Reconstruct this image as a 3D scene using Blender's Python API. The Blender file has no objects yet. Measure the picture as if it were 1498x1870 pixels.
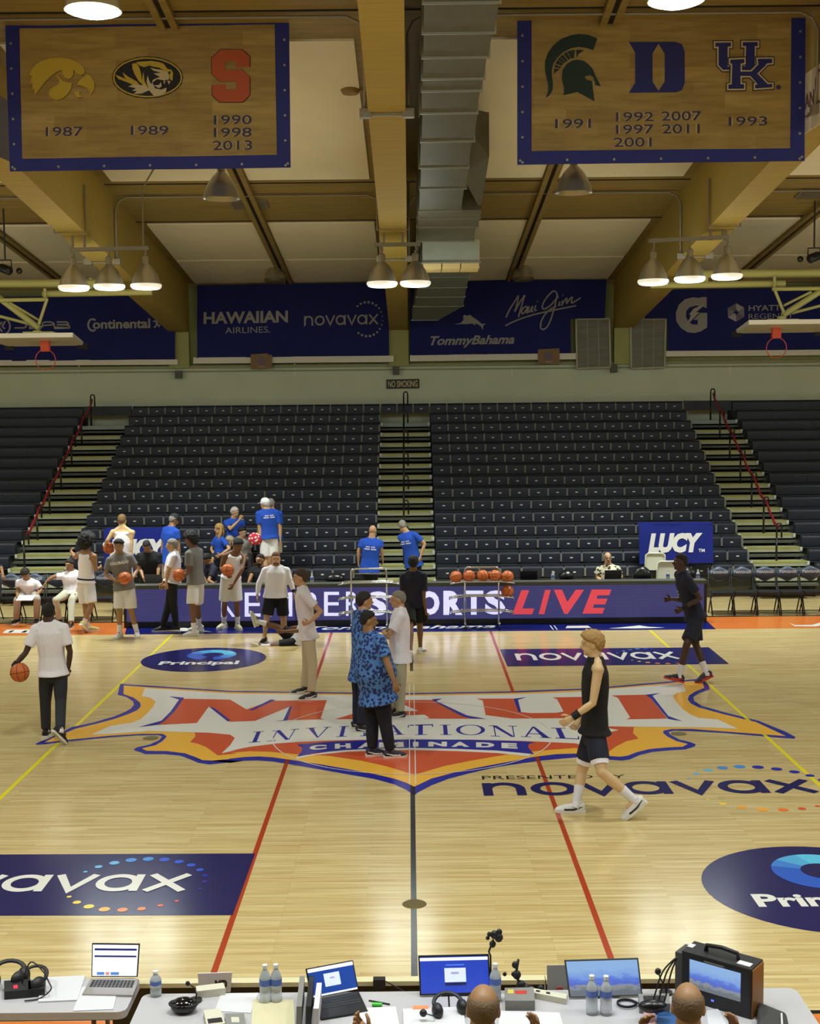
import bpy, math, random
import numpy as np
from mathutils import Vector, Matrix, noise

S = bpy.context.scene
COL = S.collection
rnd = random.Random(7)

# ---------------------------------------------------------------- camera
FPX, IW, IH = 2310.0, 1498.0, 1870.0          # focal length in pixels of the 1498x1870 frame
CAM = Vector((0.0, -16.15, 4.21))              # court centre is the origin, far sideline y = +7.62
PITCH, ROLL = math.atan(187.0 / FPX), 0.0095
_r0 = Vector((1, 0, 0)); _u0 = Vector((0, math.sin(PITCH), math.cos(PITCH)))
CF = Vector((0, math.cos(PITCH), -math.sin(PITCH)))
CR = (_r0 * math.cos(ROLL) - _u0 * math.sin(ROLL)).normalized()
CU = (_u0 * math.cos(ROLL) + _r0 * math.sin(ROLL)).normalized()
cd = bpy.data.cameras.new('camera'); cd.lens = FPX * 36.0 / IH; cd.sensor_width = 36; cd.clip_end = 200
cam = bpy.data.objects.new('camera', cd); COL.objects.link(cam)
m = Matrix.Identity(4)
for i in range(3):
    m[i][0] = CR[i]; m[i][1] = CU[i]; m[i][2] = -CF[i]; m[i][3] = CAM[i]
cam.matrix_world = m
S.camera = cam

# ---------------------------------------------------------------- exposure, world
S.view_settings.view_transform = 'Standard'; S.view_settings.look = 'None'
S.view_settings.gamma = 1.0; S.view_settings.use_curve_mapping = False
S.view_settings.exposure = 0.0
wd = bpy.data.worlds.new('world'); S.world = wd; wd.use_nodes = True
wd.node_tree.nodes['Background'].inputs[0].default_value = (0.02, 0.02, 0.02, 1)
wd.node_tree.nodes['Background'].inputs[1].default_value = 1.0

# ---------------------------------------------------------------- high bay lamps of the hall (light only, the housings come later)
LAMP_COL = (0.88, 0.97, 0.95)
SIDE_SHARE = 0.7
def lamp(x, y, z, watts, size=0.5, name='high_bay_light'):
    l = bpy.data.lights.new(name, 'AREA'); l.shape = 'DISK'; l.size = size; l.energy = watts; l.color = LAMP_COL; l.spread = math.radians(120)
    o = bpy.data.objects.new(name, l); o.location = (x, y, z); COL.objects.link(o)
    # the clear refractor round the mouth throws part of the light sideways and upwards
    k = bpy.data.lights.new(name + '_refractor', 'POINT'); k.shadow_soft_size = size * .55; k.energy = watts * SIDE_SHARE; k.color = LAMP_COL
    o = bpy.data.objects.new(name + '_refractor', k); o.location = (x, y, z - .02); COL.objects.link(o)
LP = 80.0
for bx in (-12.9, -6.4, 0.0, 6.3, 12.8):      # clusters under the beams on the near half of the hall, above and behind the camera's field
    lamp(bx, -9.4, 7.6, LP * 1.7, 1.4)
for bx in (-16.0, -9.6, 9.4, 15.9):           # single bells in the outer bays
    for by in (-10.5, -3.0, 3.4):
        lamp(bx, by, 8.2, LP)
for bx in (-3.2, 3.1):
    lamp(bx, -10.5, 8.2, LP)
for bx in (-12.9, 12.8):                      # outer clusters on the far half
    lamp(bx, 9.3, 6.3, LP * 3, 1.4)

# ---------------------------------------------------------------- pixel <-> world
def ray(px, py):
    return (CF + CR * ((px - IW / 2) / FPX) + CU * ((IH / 2 - py) / FPX))
def G(px, py, z=0.0):                          # point of the horizontal plane z seen at a pixel
    d = ray(px, py); return CAM + d * ((z - CAM.z) / d.z)
def P(px, py, Y):                              # point of the vertical plane y = Y seen at a pixel
    d = ray(px, py); return CAM + d * ((Y - CAM.y) / d.y)
def HIT(px, py, pt, n):
    d = ray(px, py); return CAM + d * ((pt - CAM).dot(n) / d.dot(n))
def lerp(a, b, t): return a + (b - a) * t

# ---------------------------------------------------------------- materials
def lin(c):
    c = c / 255.0
    return c / 12.92 if c <= 0.04045 else ((c + 0.055) / 1.055) ** 2.4
def rgb(c): return (lin(c[0]), lin(c[1]), lin(c[2]), 1.0)
MATS = {}
def mat(name, c, rough=0.6, metal=0.0, emit=0.0, var=0.0, scale=6.0, bump=0.0, spec=0.5, stretch=None, alpha=None, trans=0.0, coat=0.0):
    if name in MATS: return MATS[name]
    M = bpy.data.materials.new(name); M.use_nodes = True; nt = M.node_tree; b = nt.nodes['Principled BSDF']
    b.inputs['Base Color'].default_value = rgb(c); b.inputs['Roughness'].default_value = rough
    b.inputs['Metallic'].default_value = metal; b.inputs['Specular IOR Level'].default_value = spec
    if coat: b.inputs['Coat Weight'].default_value = coat; b.inputs['Coat Roughness'].default_value = 0.1
    if trans: b.inputs['Transmission Weight'].default_value = trans; b.inputs['IOR'].default_value = 1.33
    if emit:
        b.inputs['Emission Color'].default_value = rgb(c); b.inputs['Emission Strength'].default_value = emit
    if var or bump:
        tc = nt.nodes.new('ShaderNodeTexCoord'); mp = nt.nodes.new('ShaderNodeMapping')
        nt.links.new(tc.outputs['Object'], mp.inputs['Vector'])
        if stretch: mp.inputs['Scale'].default_value = stretch
        nz = nt.nodes.new('ShaderNodeTexNoise'); nz.inputs['Scale'].default_value = scale; nz.inputs['Detail'].default_value = 5
        nt.links.new(mp.outputs[0], nz.inputs['Vector'])
        if var:
            cr = nt.nodes.new('ShaderNodeValToRGB')
            a = [max(0, x * (1 - var)) for x in rgb(c)[:3]]; z = [min(1, x * (1 + var)) for x in rgb(c)[:3]]
            cr.color_ramp.elements[0].color = (*a, 1); cr.color_ramp.elements[1].color = (*z, 1)
            cr.color_ramp.elements[0].position = 0.3; cr.color_ramp.elements[1].position = 0.7
            nt.links.new(nz.outputs[0], cr.inputs[0]); nt.links.new(cr.outputs[0], b.inputs['Base Color'])
        if bump:
            bp = nt.nodes.new('ShaderNodeBump'); bp.inputs['Strength'].default_value = bump; bp.inputs['Distance'].default_value = 0.02
            nt.links.new(nz.outputs[0], bp.inputs['Height']); nt.links.new(bp.outputs[0], b.inputs['Normal'])
    MATS[name] = M
    return M

def wood_floor():
    M = bpy.data.materials.new('maple_court'); M.use_nodes = True; nt = M.node_tree; b = nt.nodes['Principled BSDF']
    tc = nt.nodes.new('ShaderNodeTexCoord')
    br = nt.nodes.new('ShaderNodeTexBrick'); nt.links.new(tc.outputs['Object'], br.inputs['Vector'])
    br.inputs['Scale'].default_value = 1.0; br.inputs['Brick Width'].default_value = 1.1; br.inputs['Row Height'].default_value = 0.057
    br.inputs['Mortar Size'].default_value = 0.0012; br.offset = 0.37; br.offset_frequency = 3
    br.inputs['Color1'].default_value = rgb((214, 194, 142)); br.inputs['Color2'].default_value = rgb((200, 176, 120)); br.inputs['Mortar'].default_value = rgb((178, 154, 102))
    br.inputs['Bias'].default_value = -0.1
    mp = nt.nodes.new('ShaderNodeMapping'); mp.inputs['Scale'].default_value = (0.6, 14, 1); nt.links.new(tc.outputs['Object'], mp.inputs['Vector'])
    nz = nt.nodes.new('ShaderNodeTexNoise'); nz.inputs['Scale'].default_value = 2.2; nz.inputs['Detail'].default_value = 8; nt.links.new(mp.outputs[0], nz.inputs['Vector'])
    cr = nt.nodes.new('ShaderNodeValToRGB'); cr.color_ramp.elements[0].position = 0.25; cr.color_ramp.elements[1].position = 0.62
    cr.color_ramp.elements[0].color = (0.66, 0.56, 0.40, 1); cr.color_ramp.elements[1].color = (1, 1, 1, 1)
    nt.links.new(nz.outputs[0], cr.inputs[0])
    mx = nt.nodes.new('ShaderNodeMixRGB'); mx.blend_type = 'MULTIPLY'; mx.inputs[0].default_value = 0.8
    nt.links.new(br.outputs[0], mx.inputs[1]); nt.links.new(cr.outputs[0], mx.inputs[2]); nt.links.new(mx.outputs[0], b.inputs['Base Color'])
    b.inputs['Roughness'].default_value = 0.17; b.inputs['Specular IOR Level'].default_value = 0.55
    return M
MATS['maple_court'] = wood_floor()

# ---------------------------------------------------------------- mesh building
class MB:
    def __init__(s): s.v = []; s.f = []; s.mi = []; s.cur = 0
    def add(s, vs, fs):
        b = len(s.v); s.v += [tuple(x) for x in vs]; s.f += [tuple(b + i for i in q) for q in fs]; s.mi += [s.cur] * len(fs); return s
    def box(s, c, d, rz=0.0, M=None):          # centre, full size
        x, y, z = d[0] / 2, d[1] / 2, d[2] / 2
        vs = [Vector(p) for p in ((-x, -y, -z), (x, -y, -z), (x, y, -z), (-x, y, -z), (-x, -y, z), (x, -y, z), (x, y, z), (-x, y, z))]
        R = M if M is not None else Matrix.Rotation(rz, 3, 'Z')
        return s.add([R @ p + Vector(c) for p in vs], [(0, 3, 2, 1), (4, 5, 6, 7), (0, 1, 5, 4), (1, 2, 6, 5), (2, 3, 7, 6), (3, 0, 4, 7)])
    def bar(s, a, b, w, h=None, up=(0, 0, 1)):  # box from a to b
        a = Vector(a); b = Vector(b); h = h or w; t = (b - a).normalized(); u = Vector(up)
        if abs(t.dot(u)) > 0.98: u = Vector((0, 1, 0))
        sd = t.cross(u).normalized(); u = sd.cross(t).normalized()
        vs = [p + sd * (i * w / 2) + u * (j * h / 2) for p in (a, b) for i, j in ((-1, -1), (1, -1), (1, 1), (-1, 1))]
        return s.add(vs, [(3, 2, 1, 0), (4, 5, 6, 7), (0, 1, 5, 4), (1, 2, 6, 5), (2, 3, 7, 6), (3, 0, 4, 7)])
    def hexa(s, q):                             # eight corners: four of one end, four of the other
        return s.add(q, [(3, 2, 1, 0), (4, 5, 6, 7), (0, 1, 5, 4), (1, 2, 6, 5), (2, 3, 7, 6), (3, 0, 4, 7)])
    def tube(s, pts, rad, n=8, side=None, caps=True, closed=False):
        pts = [Vector(p) for p in pts]; N = len(pts)
        if not isinstance(rad, (list, tuple)): rad = [rad] * N
        vs = []; u = None
        for i, p in enumerate(pts):
            if closed: t = pts[(i + 1) % N] - pts[i - 1]
            else: t = pts[min(i + 1, N - 1)] - pts[max(i - 1, 0)]
            t = t.normalized() if t.length > 1e-9 else Vector((0, 0, 1))
            if side is not None: u0 = Vector(side)
            elif u is not None: u0 = u
            else: u0 = Vector((1, 0, 0)) if abs(t.x) < 0.9 else Vector((0, 1, 0))
            u = u0 - t * u0.dot(t)
            if u.length < 1e-6: u = Vector((0, 1, 0)) - t * t.y
            u.normalize(); w = t.cross(u); r = rad[i]; a, b = r if isinstance(r, (list, tuple)) else (r, r)
            vs += [p + u * (a * math.cos(2 * math.pi * k / n)) + w * (b * math.sin(2 * math.pi * k / n)) for k in range(n)]
        fs = []
        for i in range(N if closed else N - 1):
            j = (i + 1) % N
            for k in range(n): fs.append((i * n + k, i * n + (k + 1) % n, j * n + (k + 1) % n, j * n + k))
        if caps and not closed: fs += [tuple(range(n - 1, -1, -1)), tuple((N - 1) * n + k for k in range(n))]
        return s.add(vs, fs)
    def ell(s, c, ax, n=12, m=8):               # ellipsoid, ax: three scaled axis vectors
        c = Vector(c); ax = [Vector(a) for a in ax]; vs = [c + ax[2]]
        for i in range(1, m):
            th = math.pi * i / m
            for k in range(n):
                ph = 2 * math.pi * k / n
                vs.append(c + ax[0] * (math.sin(th) * math.cos(ph)) + ax[1] * (math.sin(th) * math.sin(ph)) + ax[2] * math.cos(th))
        vs.append(c - ax[2]); L = len(vs) - 1
        fs = [(0, 1 + k, 1 + (k + 1) % n) for k in range(n)]
        for i in range(m - 2):
            a = 1 + i * n
            for k in range(n): fs.append((a + k, a + n + k, a + n + (k + 1) % n, a + (k + 1) % n))
        a = 1 + (m - 2) * n
        fs += [(a + k, L, a + (k + 1) % n) for k in range(n)]
        return s.add(vs, fs)
    def sph(s, c, r, n=12, m=8): return s.ell(c, ((r, 0, 0), (0, r, 0), (0, 0, r)), n, m)
    def lathe(s, prof, c=(0, 0, 0), n=20, ax=(0, 0, 1), caps=True):   # prof: (radius, height)
        ax = Vector(ax).normalized(); u = Vector((1, 0, 0)) if abs(ax.x) < 0.9 else Vector((0, 1, 0)); u = (u - ax * u.dot(ax)).normalized(); w = ax.cross(u); c = Vector(c)
        vs = [c + ax * h + (u * math.cos(2 * math.pi * k / n) + w * math.sin(2 * math.pi * k / n)) * r for r, h in prof for k in range(n)]
        fs = [(i * n + k, i * n + (k + 1) % n, (i + 1) * n + (k + 1) % n, (i + 1) * n + k) for i in range(len(prof) - 1) for k in range(n)]
        if caps: fs += [tuple(range(n - 1, -1, -1)), tuple((len(prof) - 1) * n + k for k in range(n))]
        return s.add(vs, fs)
    def prism(s, pts, off):                     # polygon in space, extruded by off
        off = Vector(off); pts = [Vector(p) for p in pts]; n = len(pts)
        return s.add(pts + [p + off for p in pts], [tuple(range(n - 1, -1, -1)), tuple(range(n, 2 * n))] + [(i, (i + 1) % n, n + (i + 1) % n, n + i) for i in range(n)])
    def poly(s, pts): return s.add(pts, [tuple(range(len(pts)))])
    def mb(s, o, M=None):
        return s.add([(M @ Vector(v)) if M is not None else v for v in o.v], o.f)
    def mesh(s, name, mats, off=None, smooth=False, angle=None):
        me = bpy.data.meshes.new(name)
        vs = s.v if off is None else [(a - off[0], b - off[1], c - off[2]) for a, b, c in s.v]
        me.from_pydata(vs, [], s.f)
        for M in (mats if isinstance(mats, (list, tuple)) else [mats]): me.materials.append(M)
        if isinstance(mats, (list, tuple)) and len(mats) > 1: me.polygons.foreach_set('material_index', s.mi)
        if smooth: me.polygons.foreach_set('use_smooth', [True] * len(me.polygons))
        me.update()
        if angle: me.set_sharp_from_angle(angle=math.radians(angle))
        return me
    def build(s, name, mats, parent=None, smooth=False, angle=None):
        off = wloc(parent) if parent is not None else None
        o = bpy.data.objects.new(name, s.mesh(name, mats, off, smooth, angle)); COL.objects.link(o)
        if parent is not None: o.parent = parent
        return o

def wloc(o):
    w = Vector((0, 0, 0))
    while o is not None: w += o.location; o = o.parent
    return w
def tag(o, label=None, cat=None, group=None, kind=None):
    if label: o['label'] = label
    if cat: o['category'] = cat
    if group: o['group'] = group
    if kind: o['kind'] = kind
    return o
def thing(name, loc, label, cat, group=None):
    o = bpy.data.objects.new(name, None); o.empty_display_size = 0.1; o.location = loc; COL.objects.link(o)
    return tag(o, label, cat, group)
KIDS = {}
def copy_tree(o, kids, parent=None, loc=None, rz=None):
    c = o.copy(); COL.objects.link(c)
    if parent is not None: c.parent = parent
    if loc is not None: c.location = loc
    if rz is not None: c.rotation_euler = (0, 0, rz)
    for ch in kids.get(o.name, []): copy_tree(ch, kids, c)
    return c
def kidmap():
    d = {}
    for o in COL.objects:
        if o.parent is not None: d.setdefault(o.parent.name, []).append(o)
    return d

# ---------------------------------------------------------------- flat print
_TX = {}
def text2d(s, bold=0.0, shear=0.0, space=1.0):
    """Glyph outlines as a flat triangulated sheet scaled to the unit square."""
    key = (s, bold, shear, space)
    if key not in _TX:
        cu = bpy.data.curves.new('txt', 'FONT'); cu.body = s; cu.offset = bold; cu.shear = shear; cu.space_character = space; cu.resolution_u = 3
        o = bpy.data.objects.new('txt', cu)
        me = o.to_mesh(); V = np.array([v.co[:2] for v in me.vertices]); Fs = [tuple(p.vertices) for p in me.polygons]
        o.to_mesh_clear(); bpy.data.objects.remove(o); bpy.data.curves.remove(cu)
        lo, hi = V.min(0), V.max(0); V = (V - lo) / np.maximum(hi - lo, 1e-6)
        _TX[key] = (V, Fs, (hi - lo))
    return _TX[key]
def put2d(mb, V, Fs, f):                        # f maps (u, v) to space
    mb.add([f(float(a), float(b)) for a, b in V], Fs)
def bil(bl, br, tr, tl):                        # bilinear map of the unit square onto four points
    bl, br, tr, tl = map(Vector, (bl, br, tr, tl))
    return lambda u, v: bl * ((1 - u) * (1 - v)) + br * (u * (1 - v)) + tr * (u * v) + tl * ((1 - u) * v)
def stroke2d(pl, w, closed=False, cap=0.0):
    """A polyline of constant width as quads: list of (vertices, faces)."""
    p = [np.array(q, float) for q in pl]; n = len(p); vs = []; fs = []
    for i in range(n):
        if closed: a, b = p[i - 1], p[(i + 1) % n]
        else: a, b = p[max(i - 1, 0)], p[min(i + 1, n - 1)]
        t = (b - a); t = t / (np.linalg.norm(t) + 1e-9); nn = np.array([-t[1], t[0]])
        k = 1.0
        if 0 < i < n - 1 or closed:
            t1 = p[i] - p[i - 1]; t1 = t1 / (np.linalg.norm(t1) + 1e-9); c = abs(t1.dot(t)); k = 1 / max(c, 0.5)
        q = p[i]
        vs += [q + nn * (w / 2 * k), q - nn * (w / 2 * k)]
    for i in range(n if closed else n - 1):
        j = (i + 1) % n; fs.append((2 * i, 2 * i + 1, 2 * j + 1, 2 * j))
    return np.array(vs), fs
def arc(cx, cy, rx, ry, a0, a1, n=16):
    return [(cx + rx * math.cos(math.radians(lerp(a0, a1, i / n))), cy + ry * math.sin(math.radians(lerp(a0, a1, i / n)))) for i in range(n + 1)]
def smooth_line(pts, k=5):                      # Catmull-Rom through points
    out = []; n = len(pts); p = [np.array(q, float) for q in pts]
    for i in range(n - 1):
        a, b, c, d = p[max(i - 1, 0)], p[i], p[i + 1], p[min(i + 2, n - 1)]
        for j in range(k):
            t = j / k
            out.append(tuple(0.5 * ((2 * b) + (c - a) * t + (2 * a - 5 * b + 4 * c - d) * t * t + (3 * b - a - 3 * c + d) * t ** 3)))
    out.append(tuple(p[-1])); return out
# the round geometric lettering of the vaccine maker's name: strokes in a box 7 wide, x-height 1
def novavax_strokes(w=0.2):
    out = []; x = 0.0
    for ch in 'novavax':
        if ch == 'n': st = [([(x + .1, 0), (x + .1, 1)], 0), (([(x + .1, .45)] + arc(x + .48, .52, .38, .40, 180, 0, 12) + [(x + .86, 0)]), 0)]; adv = 1.12
        elif ch == 'o': st = [(arc(x + .5, .5, .42, .42, 0, 360, 24)[:-1], 1)]; adv = 1.12
        elif ch == 'v': st = [([(x + .02, 1), (x + .45, .06), (x + .88, 1)], 0)]; adv = 1.0
        elif ch == 'a': st = [(arc(x + .5, .5, .42, .42, 0, 360, 24)[:-1], 1), ([(x + .94, 0), (x + .94, 1)], 0)]; adv = 1.2
        else: st = [([(x + .02, 1), (x + .88, 0)], 0), ([(x + .02, 0), (x + .88, 1)], 0)]; adv = .9
        out += [stroke2d(p, w, bool(c)) for p, c in st]; x += adv
    return [(v / np.array([x - .02, 1.0]), f) for v, f in out]
# ================================================================ hall shell
YW = 19.6                                       # far wall
SL = 0.109                                      # roof and beam slope
RIDGE = -3.0
def zroof(y): return 7.77 + SL * (YW - (y if y > RIDGE else 2 * RIDGE - y))
RP, RN = Vector((0, YW, 7.77)), Vector((0, SL, 1)).normalized()
def roofpt(px, py): return HIT(px, py, RP, RN)

olive = mat('gold_painted_timber', (166, 142, 64), 0.8, var=0.08, scale=3, stretch=(0.4, 6, 6))
deck_m = mat('gold_plywood', (140, 118, 62), 0.6, var=0.2, scale=2.5, stretch=(0.35, 6, 3))
panel_m = mat('white_acoustic_board', (232, 222, 192), 0.9, var=0.03, scale=1.5)
wall_lo = mat('beige_plaster', (208, 214, 186), 0.85, var=0.04, scale=1.2)
wall_hi = mat('sage_painted_block', (158, 160, 100), 0.8, var=0.06, scale=3)
dark_m = mat('dark_gap', (22, 20, 15), 0.8)
steel = mat('galvanised_steel', (98, 97, 80), 0.55, metal=0.35, var=0.10, scale=5)
steel_l = mat('galvanised_edge', (150, 148, 132), 0.4, metal=0.5)
conduit_m = mat('grey_conduit', (140, 132, 112), 0.5, metal=0.3)
white_m = mat('white_paint', (225, 220, 200), 0.6)

fl = MB(); fl.box((0, 0, -0.1), (46, 48, 0.2)); floor = tag(fl.build('floor', MATS['maple_court']), kind='structure')
w = MB(); w.box((0, YW + 0.25, 5.0), (46, 0.5, 10.0)); wall_back = tag(w.build('wall_far', wall_hi), kind='structure')
w = MB(); w.box((0, YW - 0.05, 2.7), (46, 0.1, 5.5)); w.build('plaster_band', wall_lo, wall_back)
w = MB(); w.bar((-23, YW - 0.14, 5.45), (23, YW - 0.14, 5.45), 0.07, 0.07); w.bar((-23, YW - 0.12, 5.33), (23, YW - 0.12, 5.33), 0.035); tag(w.build('trim_1', mat('ledge_paint', (150, 150, 112), 0.6)), kind='structure')
for nm, c, d in (('wall_left', (-22.2, -1, 5.5), (0.4, 42, 11)), ('wall_right', (22.2, -1, 5.5), (0.4, 42, 11)), ('wall_near', (0, -22, 5.5), (46, 0.4, 11))):
    w = MB(); w.box(c, d); tag(w.build(nm, mat('side_wall_cream', (205, 204, 190), .85)), kind='structure')
# roof: two slopes meeting on a ridge
r = MB()
for y0, y1 in ((YW + 0.5, RIDGE), (RIDGE, -22.2)):
    a, b = zroof(y0), zroof(y1)
    r.hexa([Vector(p) for p in ((-23, y0, a), (23, y0, a), (23, y0, a + .2), (-23, y0, a + .2), (-23, y1, b), (23, y1, b), (23, y1, b + .2), (-23, y1, b + .2))])
ceiling = tag(r.build('ceiling', deck_m), kind='structure')
BX = [-18.8, -12.6, -6.4, -0.27, 6.02, 12.2, 18.4]
BEAM = {}
# long beams down the slope
for x in BX:
    b = MB(); y1 = RIDGE
    for hw, y0, y9 in ((0.26, YW, y1),):
        q = []
        for y in (y0, y9):
            zb = 6.4 + SL * (YW - y)
            q += [Vector((x - hw, y, zb)), Vector((x + hw, y, zb)), Vector((x + hw, y, zroof(y) + .02)), Vector((x - hw, y, zroof(y) + .02))]
        b.hexa(q)
        q = []
        for y in (y9, -22):
            zb = 6.4 + SL * (YW - 2 * RIDGE + y)
            q += [Vector((x - hw, y, zb)), Vector((x + hw, y, zb)), Vector((x + hw, y, zroof(y) + .02)), Vector((x - hw, y, zroof(y) + .02))]
        b.hexa(q)
    beam = tag(b.build('roof_beam', olive), kind='structure'); BEAM[x] = beam
    p = MB(); p.box((x, YW - 0.12, 5.92), (0.56, 0.24, 1.0)); tag(p.build('pier', wall_hi), kind='structure')
# ceiling boards: rows between the timber bands, each board a piece of its own, hung just under the deck
rows = [(70, 325, 2), (405, 470, 2), (472, 514, 2)]
def ry(py): return roofpt(600, py).y
prow = []
for a, b, n in rows: prow.append((ry(a), ry(b)))
prow[0] = (prow[0][0], prow[0][1])
prow.append((prow[0][0] - 11.2 + 4.0, prow[0][0] - 3.7 + 0.2))
for k in range(len(BX) - 1):
    xa, xb = BX[k] + .26, BX[k + 1] - .26; xm = (xa + xb) / 2
    for (y0, y1) in prow:
        y0, y1 = min(y0, y1), max(y0, y1)
        for u0, u1 in ((xa + .22, xm - .16), (xm + .16, xb - .22)):
            p = MB(); q = []
            for y in (y0 + .01, y1 - .01):
                z = zroof(y); q += [Vector((u0, y, z - .035)), Vector((u1, y, z - .035)), Vector((u1, y, z + .01)), Vector((u0, y, z + .01))]
            p.hexa(q); p.build('acoustic_panel', panel_m, ceiling)
    # rib along the middle of the bay, with a dark slot
    p = MB()
    for s in (-.09, .09):
        p = MB(); p.bar((xm + s, YW, zroof(YW) - .05), (xm + s, -2, zroof(-2) - .05), .1, .1); p.build('bay_rib', deck_m, ceiling)
    p = MB(); p.bar((xm, YW, zroof(YW) - .03), (xm, -2, zroof(-2) - .03), .07, .06); p.build('bay_slot', dark_m, ceiling)
    # board seams in the timber bands
    for py in (333, 18, 402):
        p = MB(); y = ry(py); p.bar((xa, y, zroof(y) - .004), (xb, y, zroof(y) - .004), .035, .02); p.build('deck_seam', dark_m, ceiling)
p = MB(); p.bar((-23, YW - .06, zroof(YW) - .06), (23, YW - .06, zroof(YW) - .06), .12, .12); p.build('wall_plate', deck_m, ceiling)
# conduits: run along the timber bands, drop round each beam
for py, zoff in ((352, .05), (22, .06)):
    y = ry(py)
    for k in range(1, len(BX) - 2):
        xa, xb = BX[k] + .3, BX[k + 1] - .3; z = zroof(y) - zoff; zb = 6.4 + SL * (YW - y) - .06
        path = [(xa, y, zb + .1), (xa, y, z - .25), (xa + .08, y, z - .08), (xa + .25, y, z), (xb - .25, y, z), (xb - .08, y, z - .08), (xb, y, z - .25), (xb, y, zb + .1)]
        c = MB(); c.tube(path, .022, 6); c.build('conduit', conduit_m, BEAM[BX[k]], smooth=True)
    for x in BX[1:-1]:
        zb = 6.4 + SL * (YW - y) - .03
        c = MB(); c.bar((x - .36, y, zb), (x + .36, y, zb), .03); c.box((x - .3, y, zb + .02), (.16, .12, .12)); c.box((x + .3, y, zb + .02), (.16, .12, .12)); c.build('junction_box', conduit_m, BEAM[x])
# second conduit loop under the beams in front of the lamp bars
for x in BX[2:5]:
    y = P(705, 430, 8.2).y; zb = 6.4 + SL * (YW - y) - .03
    c = MB(); c.tube([(x - .3, y, zb + .9), (x - .3, y, zb), (x + .3, y, zb), (x + .3, y, zb + .9)], .02, 6); c.build('conduit', conduit_m, BEAM[x])
# air grilles and sprinkler heads in the timber band
for px, py in ((455, 372), (1492, 352)):
    c = roofpt(px, py); g = MB(); M = Matrix.Rotation(-math.atan(SL), 3, 'X')
    g.box(c - Vector((0, 0, .02)), (.78, .62, .03), M=M); vg = tag(g.build('ceiling_vent', conduit_m), 'flat grey slatted air vent in the ceiling behind the hanging bell lamp' if px < 900 else 'grey slatted air vent in the ceiling at the right edge', 'vent')
    for i in range(6):
        g = MB(); g.box(c + Vector((0, (-.24 + .095 * i), -.045 + (.24 - .095 * i) * SL)), (.7, .03, .03), M=M); g.build('slat', mat('vent_slat', (110, 100, 78), .6), vg)
for px, py in ((640, 161),):
    c = roofpt(px, py); g = MB(); g.lathe([(.0, -.09), (.13, -.09), (.16, -.04), (.16, -.0), (0, 0)], c, 16); dt = tag(g.build('smoke_detector', mat('detector_tan', (150, 120, 66), .6), smooth=True, angle=40), 'round tan detector on the pale ceiling panel left of the centre beam', 'detector')
    g = MB(); g.bar(c + Vector((.16, 0, -.03)), c + Vector((.62, 0, -.03)), .025); g.build('arm', mat('detector_tan', (150, 120, 66)), dt)

# ================================================================ air duct along the centre beam
duct = thing('air_duct', (0.6, 10, 7.9), 'long galvanised rectangular air duct hung right of the centre beam', 'duct')
def duct_sec(y0, y1, x0, x1, z0, z1, name='duct_section', m=steel, drop=0.0):
    d = MB(); zt0, zt1 = z0 + .75, z1 + .75
    d.hexa([Vector(p) for p in ((x0, y0, z0), (x1, y0, z0), (x1, y0, zt0), (x0, y0, zt0), (x0, y1, z1), (x1, y1, z1), (x1, y1, zt1), (x0, y1, zt1))]); d.build(name, m, duct)
    f = MB(); f.box(((x0 + x1) / 2, y1, (z1 + zt1) / 2), (x1 - x0 + .05, .03, .80)); f.build('flange', steel_l, duct)
cuts = [(-35, 918), (3, 912), (60, 899), (104, 889), (141, 882), (163, 877), (204, 873), (257, 862), (304, 857), (344, 848), (384, 844)]
def zduct(y): return 6.42 + SL * (YW - y)
def duct_y(py):                                 # where the underside of the duct is seen at this height
    return HIT(800, py, Vector((0, YW, 6.42)), RN).y
pts = [(duct_y(py), HIT(px, py, Vector((0, YW, 6.42)), RN).x) for py, px in cuts]
for (ya, xa), (yb, xb) in zip(pts[:-1], pts[1:]):
    sag = rnd.uniform(-.015, .015)
    duct_sec(ya, yb, .22 + rnd.uniform(-.01, .01), xa, zduct(ya) + sag, zduct(yb) + sag)
# side branch and end plenum
yb0, yb1 = duct_y(322), duct_y(392)
d = MB(); zz = zduct((yb0 + yb1) / 2)
d.hexa([Vector(p) for p in ((.9, yb0, zz + .15), (1.0, yb0 - .5, zz + .75), (1.0, yb0 - .5, zz + 1.1), (.9, yb0, zz + .9), (1.34, yb1, zz - .05), (1.34, yb0 - .2, zz + .4), (1.34, yb0 - .2, zz + 1.1), (1.34, yb1, zz + .9))]); d.build('branch_elbow', steel, duct)
ya = duct_y(384)
for py0, py1, x1 in ((384, 398, 1.34), (398, 414, 1.33), (414, 440, 1.31)):
    y0, y1 = duct_y(py0), duct_y(py1)
    duct_sec(y0, y1, .2, x1, zduct(y0), zduct(y1), 'plenum_section')
yp = duct_y(440)
a, b = P(772, 438, yp), P(876, 438, yp); c, e = P(774, 492, yp), P(872, 490, yp)
d = MB(); d.hexa([Vector((a.x, yp, a.z)), Vector((b.x, yp, a.z)), Vector((b.x, yp + .75, a.z + .1)), Vector((a.x, yp + .75, a.z + .1)), Vector((a.x, yp, c.z + .12)), Vector((b.x, yp, c.z + .12)), Vector((b.x, yp + .75, c.z + .12)), Vector((a.x, yp + .75, c.z + .12))]); d.build('plenum_box', mat('plenum_face', (168, 176, 160), .5, metal=.3, var=.05, scale=3), duct)
for i in range(3):
    u0, u1 = lerp(a.x, b.x, i / 3) + .01, lerp(a.x, b.x, (i + 1) / 3) - .01
    d = MB(); d.box(((u0 + u1) / 2, yp + .33, c.z + .06), (u1 - u0, .7, .1)); d.build('outlet_grille', mat('outlet_cream', (214, 190, 128), .6), duct)
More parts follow.
